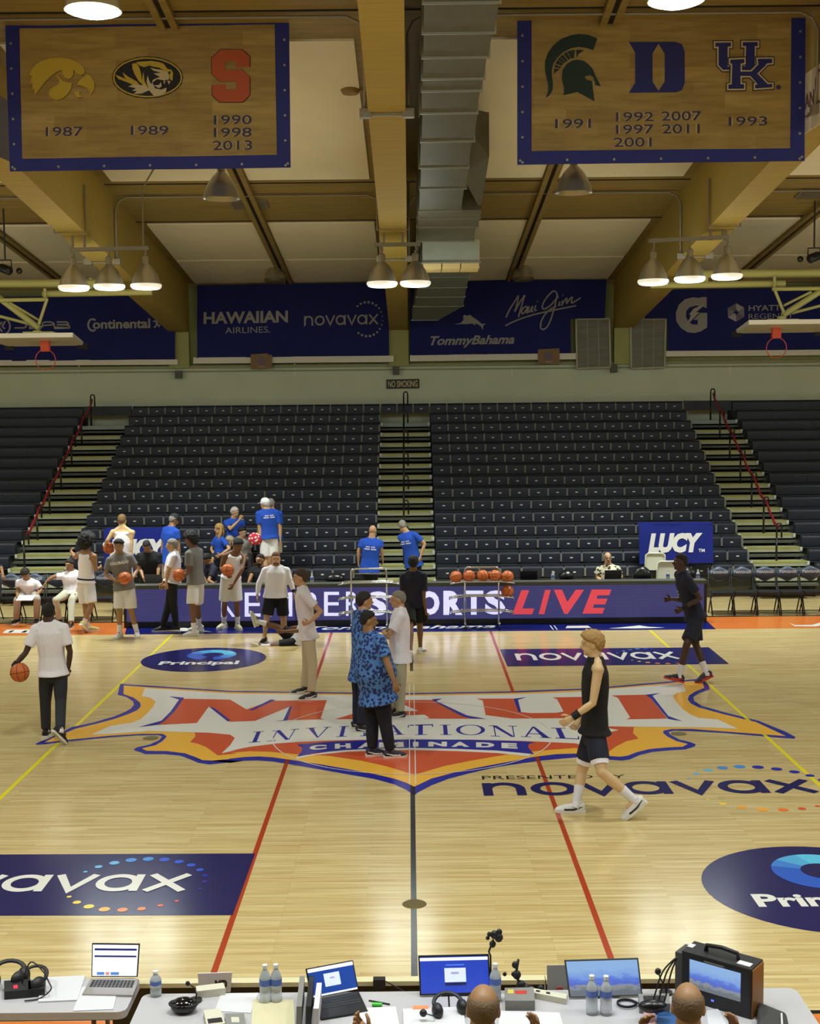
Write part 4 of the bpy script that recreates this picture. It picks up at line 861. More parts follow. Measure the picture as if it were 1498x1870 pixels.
# hand rails: hoops standing in the aisles
ORD = ('lowest', 'second', 'third', 'fourth', 'fifth', 'sixth', 'seventh')
def handrail(x, i, label, group, h=.84):
    y0 = rowy(i) + .06; z0 = rowz(i) - .122; w = .055
    t = thing('handrail', (x, y0, z0), label, 'handrail', group)
    b = MB(); b.tube([(x - w, y0, z0 + .5), (x - w, y0, z0 + h - .05), (x - w * .6, y0, z0 + h), (x + w * .6, y0, z0 + h), (x + w, y0, z0 + h - .05), (x + w, y0, z0 + h - .32)], .02, 8); b.build('hoop', rail_m, t, smooth=True)
    b = MB(); b.tube([(x - w, y0, z0 + .003), (x - w, y0, z0 + .52)], .024, 8); b.build('post', rail_m, t, smooth=True)
    return Vector((x, y0, z0 + h))
for nm, x in (('left', -8.62), ('middle', -.09), ('right', 8.28)):
    ends = []
    for n_, i in enumerate(range(1, NROW, 2)):
        ends.append(handrail(x, min(i, NROW - 2), 'black hoop handrail in the %s aisle, %s from the bottom' % (nm, ORD[n_]), 'handrails in the %s aisle' % nm))
    if nm != 'middle':
        for k, (a0, b0) in enumerate(zip(ends[:-1], ends[1:])):
            a = a0 + Vector((0, .03, -.10)); c = b0 + Vector((0, -.03, -.12)); pts = []
            for j in range(9):
                u = j / 8; p = lerp(a, c, u); p.z -= (.06 + .1 * rnd.random()) * 4 * u * (1 - u) * .8; pts.append(p)
            b = MB(); b.tube(pts, [(.012, .035 + .03 * abs(math.sin(j * 1.3 + k))) for j in range(9)], 6, side=(1, 0, 0)); o = b.build('red_strap', strap_m, None, smooth=True)
            tag(o, 'red strap between handrail hoops in the %s aisle, %s from the bottom' % (nm, ORD[k]), 'strap', 'red straps in the %s aisle' % nm)
# ================================================================ folded hoops hung at both ends
pipe_m = mat('hoop_frame_yellow', (186, 178, 104), .5); rim_m = mat('rim_orange', (196, 70, 34), .4); glass_b = mat('backboard_white', (196, 190, 170), .4)
def hoop(label, Y, near, far, ring, brk, pipes, plate):
    c = P(*ring[:2], Y); t = thing('basketball_hoop', c, label, 'basketball hoop')
    n = [P(x, y, Y - .45) for x, y in near]; f = [P(x, y, Y + .6) for x, y in far]
    up = Vector((0, .02, .09)); b = MB(); b.hexa([n[0], n[1], f[1], f[0]] + [p + up for p in (n[0], n[1], f[1], f[0])]); b.build('backboard', glass_b, t)
    b = MB(); b.bar(n[0] + Vector((0, -.03, .05)), n[1] + Vector((0, -.03, .05)), .05, .1); b.build('edge_pad', white_m, t)
    for p in f:
        b = MB(); b.box(p + Vector((0, 0, -.02)), (.22, .12, .12)); b.build('corner_pad', dark_m, t)
    b = MB(); r = .225; b.tube([c + Vector((r * math.cos(a), 0, r * math.sin(a))) for a in [k * math.pi / 14 for k in range(28)]], .010, 6, closed=True); b.build('rim', rim_m, t, smooth=True)
    a, d = P(*brk[0], Y), P(*brk[1], Y); b = MB(); b.box((a + d) / 2, (.19, .12, abs(a.z - d.z))); b.build('rim_bracket', rim_m, t)
    for (x0, y0, x1, y1, w, dy0, dy1) in pipes:
        p, q = P(x0, y0, Y + dy0), P(x1, y1, Y + dy1); b = MB(); b.tube([p, q], w / 2, 10); b.build('frame_pipe', pipe_m, t, smooth=True, angle=50)
    p, q = P(*plate[0], Y), P(*plate[1], Y); b = MB(); b.box((p + q) / 2, (q.x - p.x, .3, .08)); b.build('mount_plate', pipe_m, t)
hoop('left folded-up hoop, rim hanging below its white board', 12.4, [(-40, 618), (134, 616)], [(18, 633), (152, 631)], (83, 657), ((83, 623), (83, 642)),
     [(-60, 518, 176, 517, .19, .3, .3), (78, 537, 278, 533, .15, .3, .3), (82, 527, 82, 548, .07, .2, .2), (-60, 549, 87, 547, .09, .0, .0), (72, 600, -20, 530, .14, 0, .2), (71, 585, 18, 553, .06, .1, .1), (71, 592, 86, 546, .07, -.1, -.1), (-10, 575, 55, 592, .07, .1, .1), (222, 468, 222, 512, .12, .3, .3), (166, 508, 166, 528, .1, .3, .3), (68, 604, 68, 612, .2, 0, 0)], ((45, 610), (100, 609)))
hoop('right folded-up hoop, rim hanging below its white board', 12.4, [(1367, 593), (1540, 591)], [(1345, 609), (1496, 607)], (1418.5, 635), ((1418, 597), (1418, 618)),
     [(1275, 500, 1560, 498, .19, .3, .3), (1188, 521, 1434, 518, .15, .3, .3), (1236, 452, 1236, 498, .12, .3, .3), (1290, 494, 1290, 522, .1, .3, .3), (1415, 505, 1415, 528, .07, .2, .2), (1411, 528, 1560, 526, .09, 0, 0), (1430, 576, 1530, 512, .14, 0, .2), (1416, 531, 1432, 571, .07, -.1, -.1), (1432, 558, 1482, 533, .06, .1, .1), (1446, 572, 1540, 548, .07, .1, .1), (1428, 578, 1428, 586, .2, 0, 0)], ((1400, 587), (1456, 586)))
for px, py in ((10, 492), (1487, 470)):            # spotlight and clamp gear at the picture edges
    q = P(px, py, 11.5); t = thing('stage_light', q, 'small black stage light clamped to the roof frame at the %s edge' % ('left' if px < 700 else 'right'), 'light'); s = 1 if px < 700 else -1
    b = MB(); b.lathe([(.08, -.16), (.1, -.1), (.1, .12), (.05, .17)], q, 12, (s * .8, -.4, -.3)); b.build('housing', rail_m, t, smooth=True, angle=40)
    b = MB(); b.tube([q + Vector((-.13, 0, .0)), q + Vector((-.13, 0, .2)), q + Vector((.13, 0, .2)), q + Vector((.13, 0, 0))], .016, 6); b.build('yoke', rail_m, t)
    b = MB(); b.bar(q + Vector((0, 0, .2)), (q.x, q.y, zroof(q.y) - .05), .03); b.build('stem', rail_m, t)
    b = MB(); b.sph(q + Vector((s * .28, .05, -.03)), .07, 8, 6); b.build('counterweight', rail_m, t, smooth=True)
# ================================================================ LED board and the table behind it
YL = 8.35
led = thing('led_board', (.2, YL, 0), 'long illuminated purple advertising board along the far sideline', 'display')
xl, xr = P(226, 1110, YL).x, P(1291, 1100, YL).x
zs0, zs1 = P(757, 1131, YL).z, P(757, 1071, YL).z
led_m = bpy.data.materials.new('led_screen'); led_m.use_nodes = True; nt = led_m.node_tree; b_ = nt.nodes['Principled BSDF']; b_.inputs['Base Color'].default_value = rgb((20, 20, 30)); b_.inputs['Roughness'].default_value = .4
tc = nt.nodes.new('ShaderNodeTexCoord'); wv = nt.nodes.new('ShaderNodeTexWave'); wv.bands_direction = 'Z'; wv.inputs['Scale'].default_value = 7; wv.inputs['Distortion'].default_value = 1.2; wv.inputs['Detail'].default_value = 1
nt.links.new(tc.outputs['Object'], wv.inputs[0]); cr = nt.nodes.new('ShaderNodeValToRGB'); cr.color_ramp.elements[0].color = rgb((62, 62, 120)); cr.color_ramp.elements[1].color = rgb((76, 74, 136)); nt.links.new(wv.outputs[1], cr.inputs[0]); nt.links.new(cr.outputs[0], b_.inputs['Emission Color']); b_.inputs['Emission Strength'].default_value = .62
frame_m = mat('board_black', (14, 14, 16), .45); ledw = mat('led_white', (214, 214, 255), .4, emit=.85); ledr = mat('led_red', (206, 66, 76), .4, emit=.8)
nc = 8
for k in range(nc):
    a, c = lerp(xl + .05, xr - .05, k / nc), lerp(xl + .05, xr - .05, (k + 1) / nc)
    b = MB(); b.box(((a + c) / 2, YL + .06, (zs0 + zs1) / 2), (c - a - .004, .12, zs1 - zs0)); b.build('screen_panel', led_m, led)
b = MB(); b.box(((xl + xr) / 2, YL + .1, zs0 / 2), (xr - xl, .22, zs0)); b.build('base', frame_m, led)
b = MB(); b.box(((xl + xr) / 2, YL + .12, zs1 + .035), (xr - xl, .3, .07)); b.build('top_rail', mat('board_top_grey', (74, 76, 70), .5), led)
for x in (xl + .025, xr - .025):
    b = MB(); b.box((x, YL + .06, (zs0 + zs1) / 2), (.05, .14, zs1 - zs0)); b.build('end_post', frame_m, led)
def ledtext(s, x0, x1, m, bold, shear=0):
    xm = (x0 + x1) / 2; dy = (757 - xm) * .0087; V, Fc, _ = text2d(s, bold, shear)
    q = [P(x0, 1123.5 + dy, YL - .004), P(x1, 1123.5 + dy, YL - .004), P(x1, 1079.5 + dy, YL - .004), P(x0, 1079.5 + dy, YL - .004)]
    b = MB(); put2d(b, V, Fc, bil(*q)); b.build('lettering', m, led)
for ch, a, c in (('K', 404, 430), ('E', 447, 476), ('M', 490, 534), ('P', 550, 578), ('E', 592, 620), ('R', 632, 657)): ledtext(ch, a, c, ledw, .0)
for ch, a, c in (('S', 670, 708), ('P', 727, 758), ('O', 765, 803), ('R', 810, 845), ('T', 848, 883), ('S', 886, 923)): ledtext(ch, a, c, ledw, .05)
for ch, a, c in (('L', 936, 976), ('I', 984, 1006), ('V', 1012, 1067), ('E', 1064, 1117)): ledtext(ch, a, c, ledr, .05, .3 if ch != 'V' else .1)
tb = thing('scorers_table', (0, YL + .7, 0), 'long dark scorers table standing behind the illuminated board', 'table')
ZT = .76
b = MB(); b.box(((xl + xr) / 2, YL + .52, ZT - .02), (xr - xl - .1, .46, .04)); b.build('table_top', mat('table_top_dark', (46, 48, 46), .5), tb)
for k in range(7):
    b = MB(); b.bar((lerp(xl + .15, xr - .15, k / 6), YL + .7, 0), (lerp(xl + .15, xr - .15, k / 6), YL + .7, ZT - .04), .04); b.build('leg', frame_m, tb)
# ================================================================ team bench chairs
ch_sh = mat('chair_cover_slate', (66, 76, 94), .45, var=.08, scale=8); ch_bk = mat('chair_black', (20, 21, 24), .5); ch_pr = mat('chair_print', (206, 208, 212), .5)
def bench_chair(x, y, label, tilt=0.0):
    t = thing('bench_chair', (0, 0, 0), label, 'chair', None); w = .22
    b = MB(); n = 9; prof = [(-.20, .05), (-.1, .13), (0, .15), (.1, .13), (.2, .05)]
    vs = []; fs = []
    for j in range(7):
        v = -1 + 2 * j / 6
        for i in range(n):
            u = -1 + 2 * i / (n - 1); ww = w * math.sqrt(max(0, 1 - abs(v) ** 2.6 * .85)); bul = .05 * (1 - u * u) * (1 - v * v)
            vs.append((u * ww, .2 - bul - .02 * v, .79 + v * .155 * (1 - .25 * u * u) + tilt * u * .02))
    m_ = len(vs); vs += [(a, .26 + .02 * (1 - (a / w) ** 2), c) for a, b__, c in vs]
    for s in (0, m_):
        for j in range(6):
            for i in range(n - 1):
                q = (s + j * n + i, s + j * n + i + 1, s + (j + 1) * n + i + 1, s + (j + 1) * n + i); fs.append(q if s == 0 else q[::-1])
    rim = [i for i in range(n)] + [j * n + n - 1 for j in range(1, 7)] + [6 * n + i for i in range(n - 2, -1, -1)] + [j * n for j in range(5, 0, -1)]
    for k in range(len(rim)): a, c = rim[k], rim[(k + 1) % len(rim)]; fs.append((c, a, a + m_, c + m_))
    b.add(vs, fs); bk = b.build('backrest', ch_sh, t, smooth=True)
    b = MB(); V = novavax_strokes(.26)
    for i, (vv, ff) in enumerate(V): put2d(b, vv, ff, lambda u, v: Vector((-.17 + .34 * u, .2 - .0003 * i - .058 * (1 - ((-.17 + .34 * u) / w) ** 2) - .012, .815 + v * .05 + tilt * (u - .5) * .04)))
    b.build('lettering', ch_pr, bk)
    b = MB(); b.box((0, -.02, .44), (.42, .42, .06)); b.build('seat', ch_bk, t)
    for s in (-1, 1):
        b = MB(); b.tube([(s * .215, .24, .92), (s * .215, .2, .6), (s * .215, .02, .40), (s * .215, -.2, .0)], .014, 6); b.build('leg', ch_bk, t, smooth=True)
        b = MB(); b.tube([(s * .2, -.12, .42), (s * .2, .05, .3), (s * .2, .24, .0)], .013, 6); b.build('leg', ch_bk, t, smooth=True)
    b = MB(); b.tube([(-.215, -.16, .09), (.215, -.16, .09)], .009, 6); b.build('crossbar', ch_bk, t)
    return t
proto = bench_chair(0, 0, ''); km = kidmap(); CP = []
xs = [P(1318 + 42 * k, 1125, 9.3).x for k in range(5)] + [P(189 - 43.5 * k, 1134, 9.3).x for k in range(5)]
for k, x in enumerate(xs):
    o = proto if k == 0 else copy_tree(proto, km); o.location = (x, 9.35, 0); o.rotation_euler = (0, 0, rnd.uniform(-.05, .05))
    side = 'right' if k < 5 else 'left'; nn = ('nearest the board', 'second from the board', 'third from the board', 'fourth from the board', 'fifth from the board')[k % 5]
    tag(o, 'padded slate bench chair on the %s bench, %s' % (side, nn), 'chair', group='team bench chairs, %s of the board' % side)
# white folding chairs behind the table
fw = mat('folding_chair_ivory', (206, 208, 188), .5)
def folding_chair(px, py, Y, label, ang=0):
    t = thing('folding_chair', (P(px, py, Y).x, Y, 0), label, 'chair'); x = t.location.x; zt = P(px, py, Y).z
    b = MB(); b.hexa([Vector((x + s * .2, Y + .05 * k, zt - .34 * j)) for j in (0, 1) for s, k in ((-1, 0), (1, 0), (1, .5), (-1, .5))]); b.build('backrest', fw, t)
    b = MB(); b.tube([(x - .21, Y + .2, .0), (x - .21, Y, zt - .3), (x - .2, Y - .01, zt - .02), (x - .15, Y - .01, zt + .02), (x + .15, Y - .01, zt + .02), (x + .2, Y - .01, zt - .02), (x + .21, Y, zt - .3), (x + .21, Y + .2, 0)], .018, 8); b.build('frame', fw, t, smooth=True)
    b = MB(); b.box((x, Y - .22, .45), (.4, .4, .03)); b.build('seat', fw, t)
    for s in (-1, 1):
        b = MB(); b.tube([(x + s * .18, Y - .05, .5), (x + s * .18, Y - .42, 0)], .016, 6); b.build('leg', fw, t)
folding_chair(1197, 1012, 10.5, 'ivory folding chair behind the table, the taller of two below the right banner')
folding_chair(1219, 1027, 9.75, 'ivory folding chair behind the table, half behind the navy player')
# ================================================================ draped banners on the front seats
DB = mat('drape_royal', (14, 34, 128), .45, var=.06, scale=3)
def drape(label, q, txt, tq, tm=None):
    Y = 11.25; a = [P(x, y, Y) for x, y in q]; t = thing('draped_banner', (sum(p.x for p in a) / 4, Y, a[0].z), label, 'banner'); f = bil(*a); nx, nz = 14, 6; b = MB()
    def sf(u, v, o=0.0):
        p = f(u, v); return Vector((p.x, Y + .03 * noise.noise(Vector((p.x * 1.5, p.z * 1.5, 4))) - o, p.z))
    for o in (0, -.012):
        s0 = len(b.v); b.add([sf(i / nx, j / nz, o) for j in range(nz + 1) for i in range(nx + 1)], [tuple((j * (nx + 1) + i + d) for d in ((0, 1, nx + 2, nx + 1) if o == 0 else (nx + 1, nx + 2, 1, 0))) for j in range(nz) for i in range(nx)])
    b.build('sheet', DB, t, smooth=True)
    b = MB(); b.hexa([f(0, .97), f(1, .97), f(1, .97) + Vector((0, .3, -.02)), f(0, .97) + Vector((0, .3, -.02)), f(0, 1), f(1, 1), f(1, 1) + Vector((0, .3, .0)), f(0, 1) + Vector((0, .3, 0))]); b.build('top_fold', DB, t)
    V, Fc, _ = text2d(txt, .07, .22); g = bil(*tq); b = MB(); put2d(b, V, Fc, lambda u, v: sf(g(u, v).x, g(u, v).y, .012)); b.build('lettering', mat('drape_print', (226, 226, 226), .5), t)
    if tm:
        V, Fc, _ = text2d('TM', .03); g = bil(*tm); b = MB(); put2d(b, V, Fc, lambda u, v: sf(g(u, v).x, g(u, v).y, .012)); b.build('trade_mark', mat('drape_print', (226, 226, 226), .5), t)
v3 = lambda x, y: Vector((x, y, 0))
drape('royal blue draped banner reading LUCY at the right, above the folding chairs', [(1168, 1030), (1303, 1028), (1302, 955), (1167, 956)], 'LUCY', [v3(.12, .27), v3(.86, .27), v3(.86, .76), v3(.12, .76)], [v3(.80, .28), v3(.885, .28), v3(.885, .36), v3(.80, .36)])
drape('royal blue draped banner reading LUCY at the left, mostly behind people', [(189, 1042), (315, 1041), (314, 965), (190, 966)], 'LUCY', [v3(.08, .27), v3(.92, .27), v3(.92, .76), v3(.08, .76)])
# ================================================================ balls and ball racks
ball_m = mat('ball_orange', (202, 104, 44), .5, bump=.15, scale=60); seam_m = mat('ball_seam', (48, 26, 16), .6)
def ball_meshes(r=.121):
    b = MB(); b.sph((0, 0, 0), r, 24, 16); me = b.mesh('ball', ball_m, smooth=True)
    s = MB(); n = 28
    for k in range(3):
        pts = []
        for i in range(n):
            a = 2 * math.pi * i / n; c, d = math.cos(a) * (r + .0005), math.sin(a) * (r + .0005); pts.append(((c, d, 0), (c, 0, d), (0, c, d))[k])
        s.tube(pts, .0032, 5, closed=True)
    for sg in (-1, 1):
        pts = []
        for i in range(n):
            a = 2 * math.pi * i / n; p = Vector((sg * (.62 + .22 * math.cos(2 * a)), .75 * math.cos(a), .75 * math.sin(a))).normalized() * (r + .0005); pts.append(p)
        s.tube(pts, .0032, 5, closed=True)
    return me, s.mesh('seam', seam_m)
ball_me, seam_me = ball_meshes()
def basketball(c, label, group=None, sc=1.0):
    o = bpy.data.objects.new('basketball', ball_me); o.location = c; o.scale = (sc,) * 3; o.rotation_euler = (rnd.uniform(0, 6), rnd.uniform(0, 6), rnd.uniform(0, 6)); COL.objects.link(o); tag(o, label, 'ball', group)
    s = bpy.data.objects.new('seam', seam_me); s.parent = o; COL.objects.link(s); return o
chrome = mat('chrome_tube', (200, 200, 196), .18, metal=.9)
def rack(label, px0, px1, ptop, pbot, sx0, sx1, tiers, Y=8.0):
    a, c = P(px0, ptop, Y), P(px1, ptop, Y); t = thing('ball_rack', ((a.x + c.x) / 2, Y, 0), label, 'ball rack'); zt = a.z; r = .018
    b = MB(); b.tube([(a.x, Y, .09), (a.x, Y, zt - .06), (a.x + .02, Y, zt - .015), (a.x + .07, Y, zt), (c.x - .07, Y, zt), (c.x - .02, Y, zt - .015), (c.x, Y, zt - .06), (c.x, Y, .09)], r, 8); b.build('frame', chrome, t, smooth=True)
    b = MB(); b.tube([(a.x, Y, zt - .09), (c.x, Y, zt - .09)], .012, 8); b.build('top_rail', chrome, t, smooth=True)
    for x in (a.x, c.x):
        b = MB(); b.tube([(x, Y - .2, .1), (x, Y + .2, .1)], r, 8); b.build('foot_bar', chrome, t, smooth=True)
        for dy in (-.2, .2):
            b = MB(); b.lathe([(.0, -.014), (.04, -.012), (.04, .012), (0, .014)], (x, Y + dy, .041), 12, (1, 0, 0)); b.build('caster', frame_m, t, smooth=True, angle=40)
    zs = []
    for py in tiers:
        z = P((px0 + px1) / 2, py, Y).z; zs.append(z); x0, x1 = P(sx0, py, Y).x, P(sx1, py, Y).x
        for dy in (-.1, .1):
            b = MB(); b.tube([(x0, Y + dy, z - .035), (lerp(x0, a.x, .6), Y + dy, z - .012), (a.x, Y + dy, z), (c.x, Y + dy, z), (lerp(x1, c.x, .6), Y + dy, z - .012), (x1, Y + dy, z - .035)], .014, 8); b.build('shelf_rail', chrome, t, smooth=True)
        for x, zz in ((x0, z - .035), (a.x, z), (c.x, z), (x1, z - .035)):
            zz -= .0; b = MB(); b.tube([(x, Y - .115, zz - .01), (x, Y + .115, zz - .01)], .010, 6); b.build('shelf_tie', chrome, t, smooth=True)
    return zs
rack('empty chrome ball rack left of the navy-shirted person', 641, 706, 1039, 1150, 619, 733, (1062.5, 1090, 1117))
zr = rack('chrome ball rack holding basketballs, right of centre', 849, 911, 1036, 1146, 823, 938, (1060.5, 1087.5, 1114.5))
for x, y, w in ((833, 1053, 'first from the left'), (857, 1051.5, 'second from the left'), (882, 1050.5, 'third from the left'), (904, 1050.5, 'fourth from the left'), (927, 1051, 'fifth from the left')):
    p = P(x, y, 8.0); basketball((p.x, 8.0, zr[0] + (.094 if 850 < x < 910 else .075)), 'orange basketball on the top tier of the rack, %s' % w, 'basketballs on the rack')
p = P(927, 1082, 8.0); basketball((p.x, 8.0, zr[1] + .075), 'orange basketball alone on the middle tier of the rack', 'basketballs on the rack')
# ================================================================ small things on the scorers table
def laptop_far(px, label, lid=(50, 50, 52)):
    p = P(px, 1062, 8.9); t = thing('laptop', (p.x, 8.9, ZT), label, 'laptop'); M = mat('laptop_dark_%d' % lid[0], lid, .4)
    b = MB(); b.box((p.x, 8.92, ZT + .012), (.34, .24, .02)); b.build('base', M, t)
    b = MB(); b.hexa([Vector((p.x + s * .17, 8.8 - k * .012 - j * .05, ZT + .02 + j * .22)) for j in (0, 1) for s, k in ((-1, 1), (1, 1), (1, 0), (-1, 0))]); b.build('lid', M, t)
laptop_far(1118, 'dark laptop in front of the man in the patterned shirt')
laptop_far(283, 'grey laptop in front of the man leaning over the table', (96, 96, 96))
laptop_far(965, 'black laptop on the far table, right of the ball rack', (20, 20, 20))
bag_m = mat('bag_black_vinyl', (14, 14, 16), .3, bump=.3, scale=9); water_m = mat('water_bottle_plastic', (224, 230, 234), .15, trans=.55); lab_m = mat('bottle_label_blue', (84, 112, 190), .5); cap_w = mat('bottle_cap_white', (230, 230, 230), .5)
def blob(name, c, ax, label, cat, m, seed=1, amp=.18):
    b = MB(); b.ell(c, ax, 16, 10); c = Vector(c)
    b.v = [tuple(c + (Vector(v) - c) * (1 + amp * noise.noise(Vector(v) * 6 + Vector((seed, 0, 0))))) for v in b.v]
    zmin = c.z - Vector(ax[2]).length * .8
    b.v = [(x, y, max(z, zmin)) for x, y, z in b.v]
    return tag(b.build(name, m, None, smooth=True), label, cat)
def bottle(c, label, h=.21, r=.033, group=None, lab=True):
    c = Vector(c); t = thing('water_bottle', c, label, 'bottle', group); k = h / .21
    b = MB(); b.lathe([(0, 0), (r * .9, 0), (r, .01 * k), (r, .05 * k), (r * .93, .06 * k), (r, .07 * k), (r, .135 * k), (r * .85, .155 * k), (r * .45, .18 * k), (r * .38, .185 * k), (r * .38, .197 * k)], c, 16, caps=False); b.build('body', water_m, t, smooth=True)
    if lab: b = MB(); b.lathe([(r * 1.02, .10 * k), (r * 1.02, .135 * k)], c, 16, caps=False); b.build('label', lab_m, t, smooth=True)
    b = MB(); b.lathe([(0, .194 * k), (r * .44, .194 * k), (r * .44, .212 * k), (0, .213 * k)], c, 12, caps=False); b.build('cap', cap_w, t, smooth=True, angle=40)
for px, l in ((1275, 'clear water bottle on the far table beside the navy player'), (1220, 'clear water bottle left of the navy player on the far table'), (570, 'clear water bottle on the far table right of the white pullover'), (1010, 'clear water bottle on the far table near the right ball rack')):
    p = P(px, 1061, 8.75); bottle((p.x, 8.75, ZT), l, .23, .036)
for px, w, h, l in ((1174, .2, .16, 'shiny black bag on the far table left of the ivory chairs'), (1035, .16, .13, 'small black bag on the far table left of the patterned shirt'), (612, .2, .12, 'black bag on the far table, seen through the empty rack'), (1252, .22, .15, 'black equipment bag behind the navy player on the table')):
    p = P(px, 1060, 8.88); blob('equipment_bag', (p.x, 8.88, ZT + h * .8), ((w, 0, 0), (0, .15, 0), (0, 0, h)), l, 'bag', bag_m, px)
# ================================================================ people
SKIN = {n: mat('skin_' + n, c, .5) for n, c in (('pale', (212, 176, 130)), ('fair', (192, 150, 110)), ('tan', (154, 114, 78)), ('brown', (118, 80, 54)), ('dark', (70, 46, 32)), ('deep', (52, 36, 26)))}
LIPS = {n: mat('lips_' + n, tuple(int(v * .72) for v in c), .5) for n, c in (('pale', (214, 150, 128)), ('fair', (190, 124, 104)), ('tan', (160, 100, 80)), ('brown', (120, 70, 56)), ('dark', (90, 54, 44)), ('deep', (76, 48, 40)))}
EYEW = mat('eye_white', (216, 208, 198), .3); EYED = mat('eye_dark', (26, 20, 16), .3)
HAIRM = {n: mat('hair_' + n, c, .7, bump=.6, scale=90) for n, c in (('black', (18, 15, 13)), ('dark', (38, 28, 20)), ('brown', (70, 50, 32)), ('blond', (176, 138, 82)), ('sandy', (122, 94, 56)), ('grey', (140, 134, 124)), ('white', (196, 192, 184)), ('ginger', (110, 72, 44)), ('stubble', (104, 80, 54)))}
CL = {n: mat('cloth_' + n, c, .85, bump=.25, scale=26) for n, c in (('white', (240, 236, 244)), ('offwhite', (228, 222, 226)), ('grey', (118, 114, 110)), ('navy', (24, 26, 46)), ('navy_dark', (16, 18, 32)), ('black', (14, 14, 17)), ('charcoal', (40, 42, 48)), ('royal', (24, 74, 178)), ('khaki', (190, 172, 138)), ('stone', (172, 164, 136)), ('stone_grey', (168, 162, 152)), ('shorts_white', (222, 218, 216)), ('sage', (186, 184, 160)), ('grey_pale', (170, 168, 166)))}
SHOE = {n: mat('shoe_' + n, c, .6) for n, c in (('black', (24, 24, 26)), ('white', (222, 220, 218)), ('cream', (206, 200, 170)), ('navy', (30, 34, 52)), ('grey', (90, 90, 92)), ('sole', (220, 216, 204)), ('volt', (200, 196, 120)), ('red', (196, 64, 48)))}
SOCK = mat('sock_white', (226, 222, 226), .9); BANDM = mat('wrist_band_black', (16, 16, 18), .8); BANDW = mat('wrist_band_white', (224, 222, 224), .8)
def pattern_mat(name, base, spots, scale, th):
    M = bpy.data.materials.new(name); M.use_nodes = True; nt = M.node_tree; b = nt.nodes['Principled BSDF']; tc = nt.nodes.new('ShaderNodeTexCoord'); v = nt.nodes.new('ShaderNodeTexVoronoi'); v.inputs['Scale'].default_value = scale
    nz = nt.nodes.new('ShaderNodeTexNoise'); nz.inputs['Scale'].default_value = scale * .8; mx = nt.nodes.new('ShaderNodeMixRGB'); mx.inputs[0].default_value = .035
    nt.links.new(tc.outputs['Object'], nz.inputs[0]); nt.links.new(tc.outputs['Object'], mx.inputs[1]); nt.links.new(nz.outputs['Color'], mx.inputs[2]); nt.links.new(mx.outputs[0], v.inputs['Vector'])
    cr = nt.nodes.new('ShaderNodeValToRGB'); cr.color_ramp.interpolation = 'CONSTANT'; cr.color_ramp.elements[0].color = rgb(spots); cr.color_ramp.elements[1].color = rgb(base); cr.color_ramp.elements[1].position = th
    nt.links.new(v.outputs['Distance'], cr.inputs[0]); nt.links.new(cr.outputs[0], b.inputs[0]); b.inputs['Roughness'].default_value = .85
    return M
CL['blue_print'] = pattern_mat('cloth_blue_print', (78, 126, 198), (32, 48, 100), 24, .50); CL['leaf_print'] = pattern_mat('cloth_leaf_print', (214, 208, 178), (48, 50, 40), 16, .38)
PEND = []
def soft(mb, name, m, parent, vox, it=4, extra=None, fac=.5):
    """A garment or body: overlapping shapes fused into one continuous skin by a voxel remesh, then relaxed."""
    o = mb.build(name, m, parent); r = o.modifiers.new('fuse', 'REMESH'); r.mode = 'VOXEL'; r.voxel_size = vox; r.use_smooth_shade = True
    s = o.modifiers.new('relax', 'SMOOTH'); s.factor = fac; s.iterations = it
    PEND.append((o, extra)); return o
def finish():
    dg = bpy.context.evaluated_depsgraph_get(); dg.update()
    for o, extra in PEND:
        me = bpy.data.meshes.new_from_object(o.evaluated_get(dg)); me.name = o.name
        mats = list(o.data.materials)
        if extra is not None and extra.v:
            off = wloc(o); n0 = len(me.vertices)
            V = np.empty(n0 * 3, dtype=np.float32); me.vertices.foreach_get('co', V); V = V.reshape(-1, 3).tolist()
            Fs = [tuple(p.vertices) for p in me.polygons]
            V += [(a - off[0], b - off[1], c - off[2]) for a, b, c in extra.v]; Fs += [tuple(i + n0 for i in f) for f in extra.f]
            me = bpy.data.meshes.new(o.name); me.from_pydata(V, [], Fs)
            for M in mats: me.materials.append(M)
            me.polygons.foreach_set('use_smooth', [True] * len(me.polygons)); me.update()
        o.modifiers.clear(); o.data = me
    PEND.clear()
def solve(px, py, base, L, s):
    """Point on the pixel's sight line at distance L from base: s < 0 nearer the viewer, s > 0 further, 0 in between."""
    d = ray(px, py).normalized(); oc = CAM - base; b = oc.dot(d); c = oc.dot(oc) - L * L; disc = b * b - c
    if s == 0 or disc <= 0: return CAM + d * (-b)
    return CAM + d * (-b + (math.sqrt(disc) if s > 0 else -math.sqrt(disc)))
def frame_tube(mb, pts, rad, side, n=14): mb.tube(pts, rad, n, side=side)
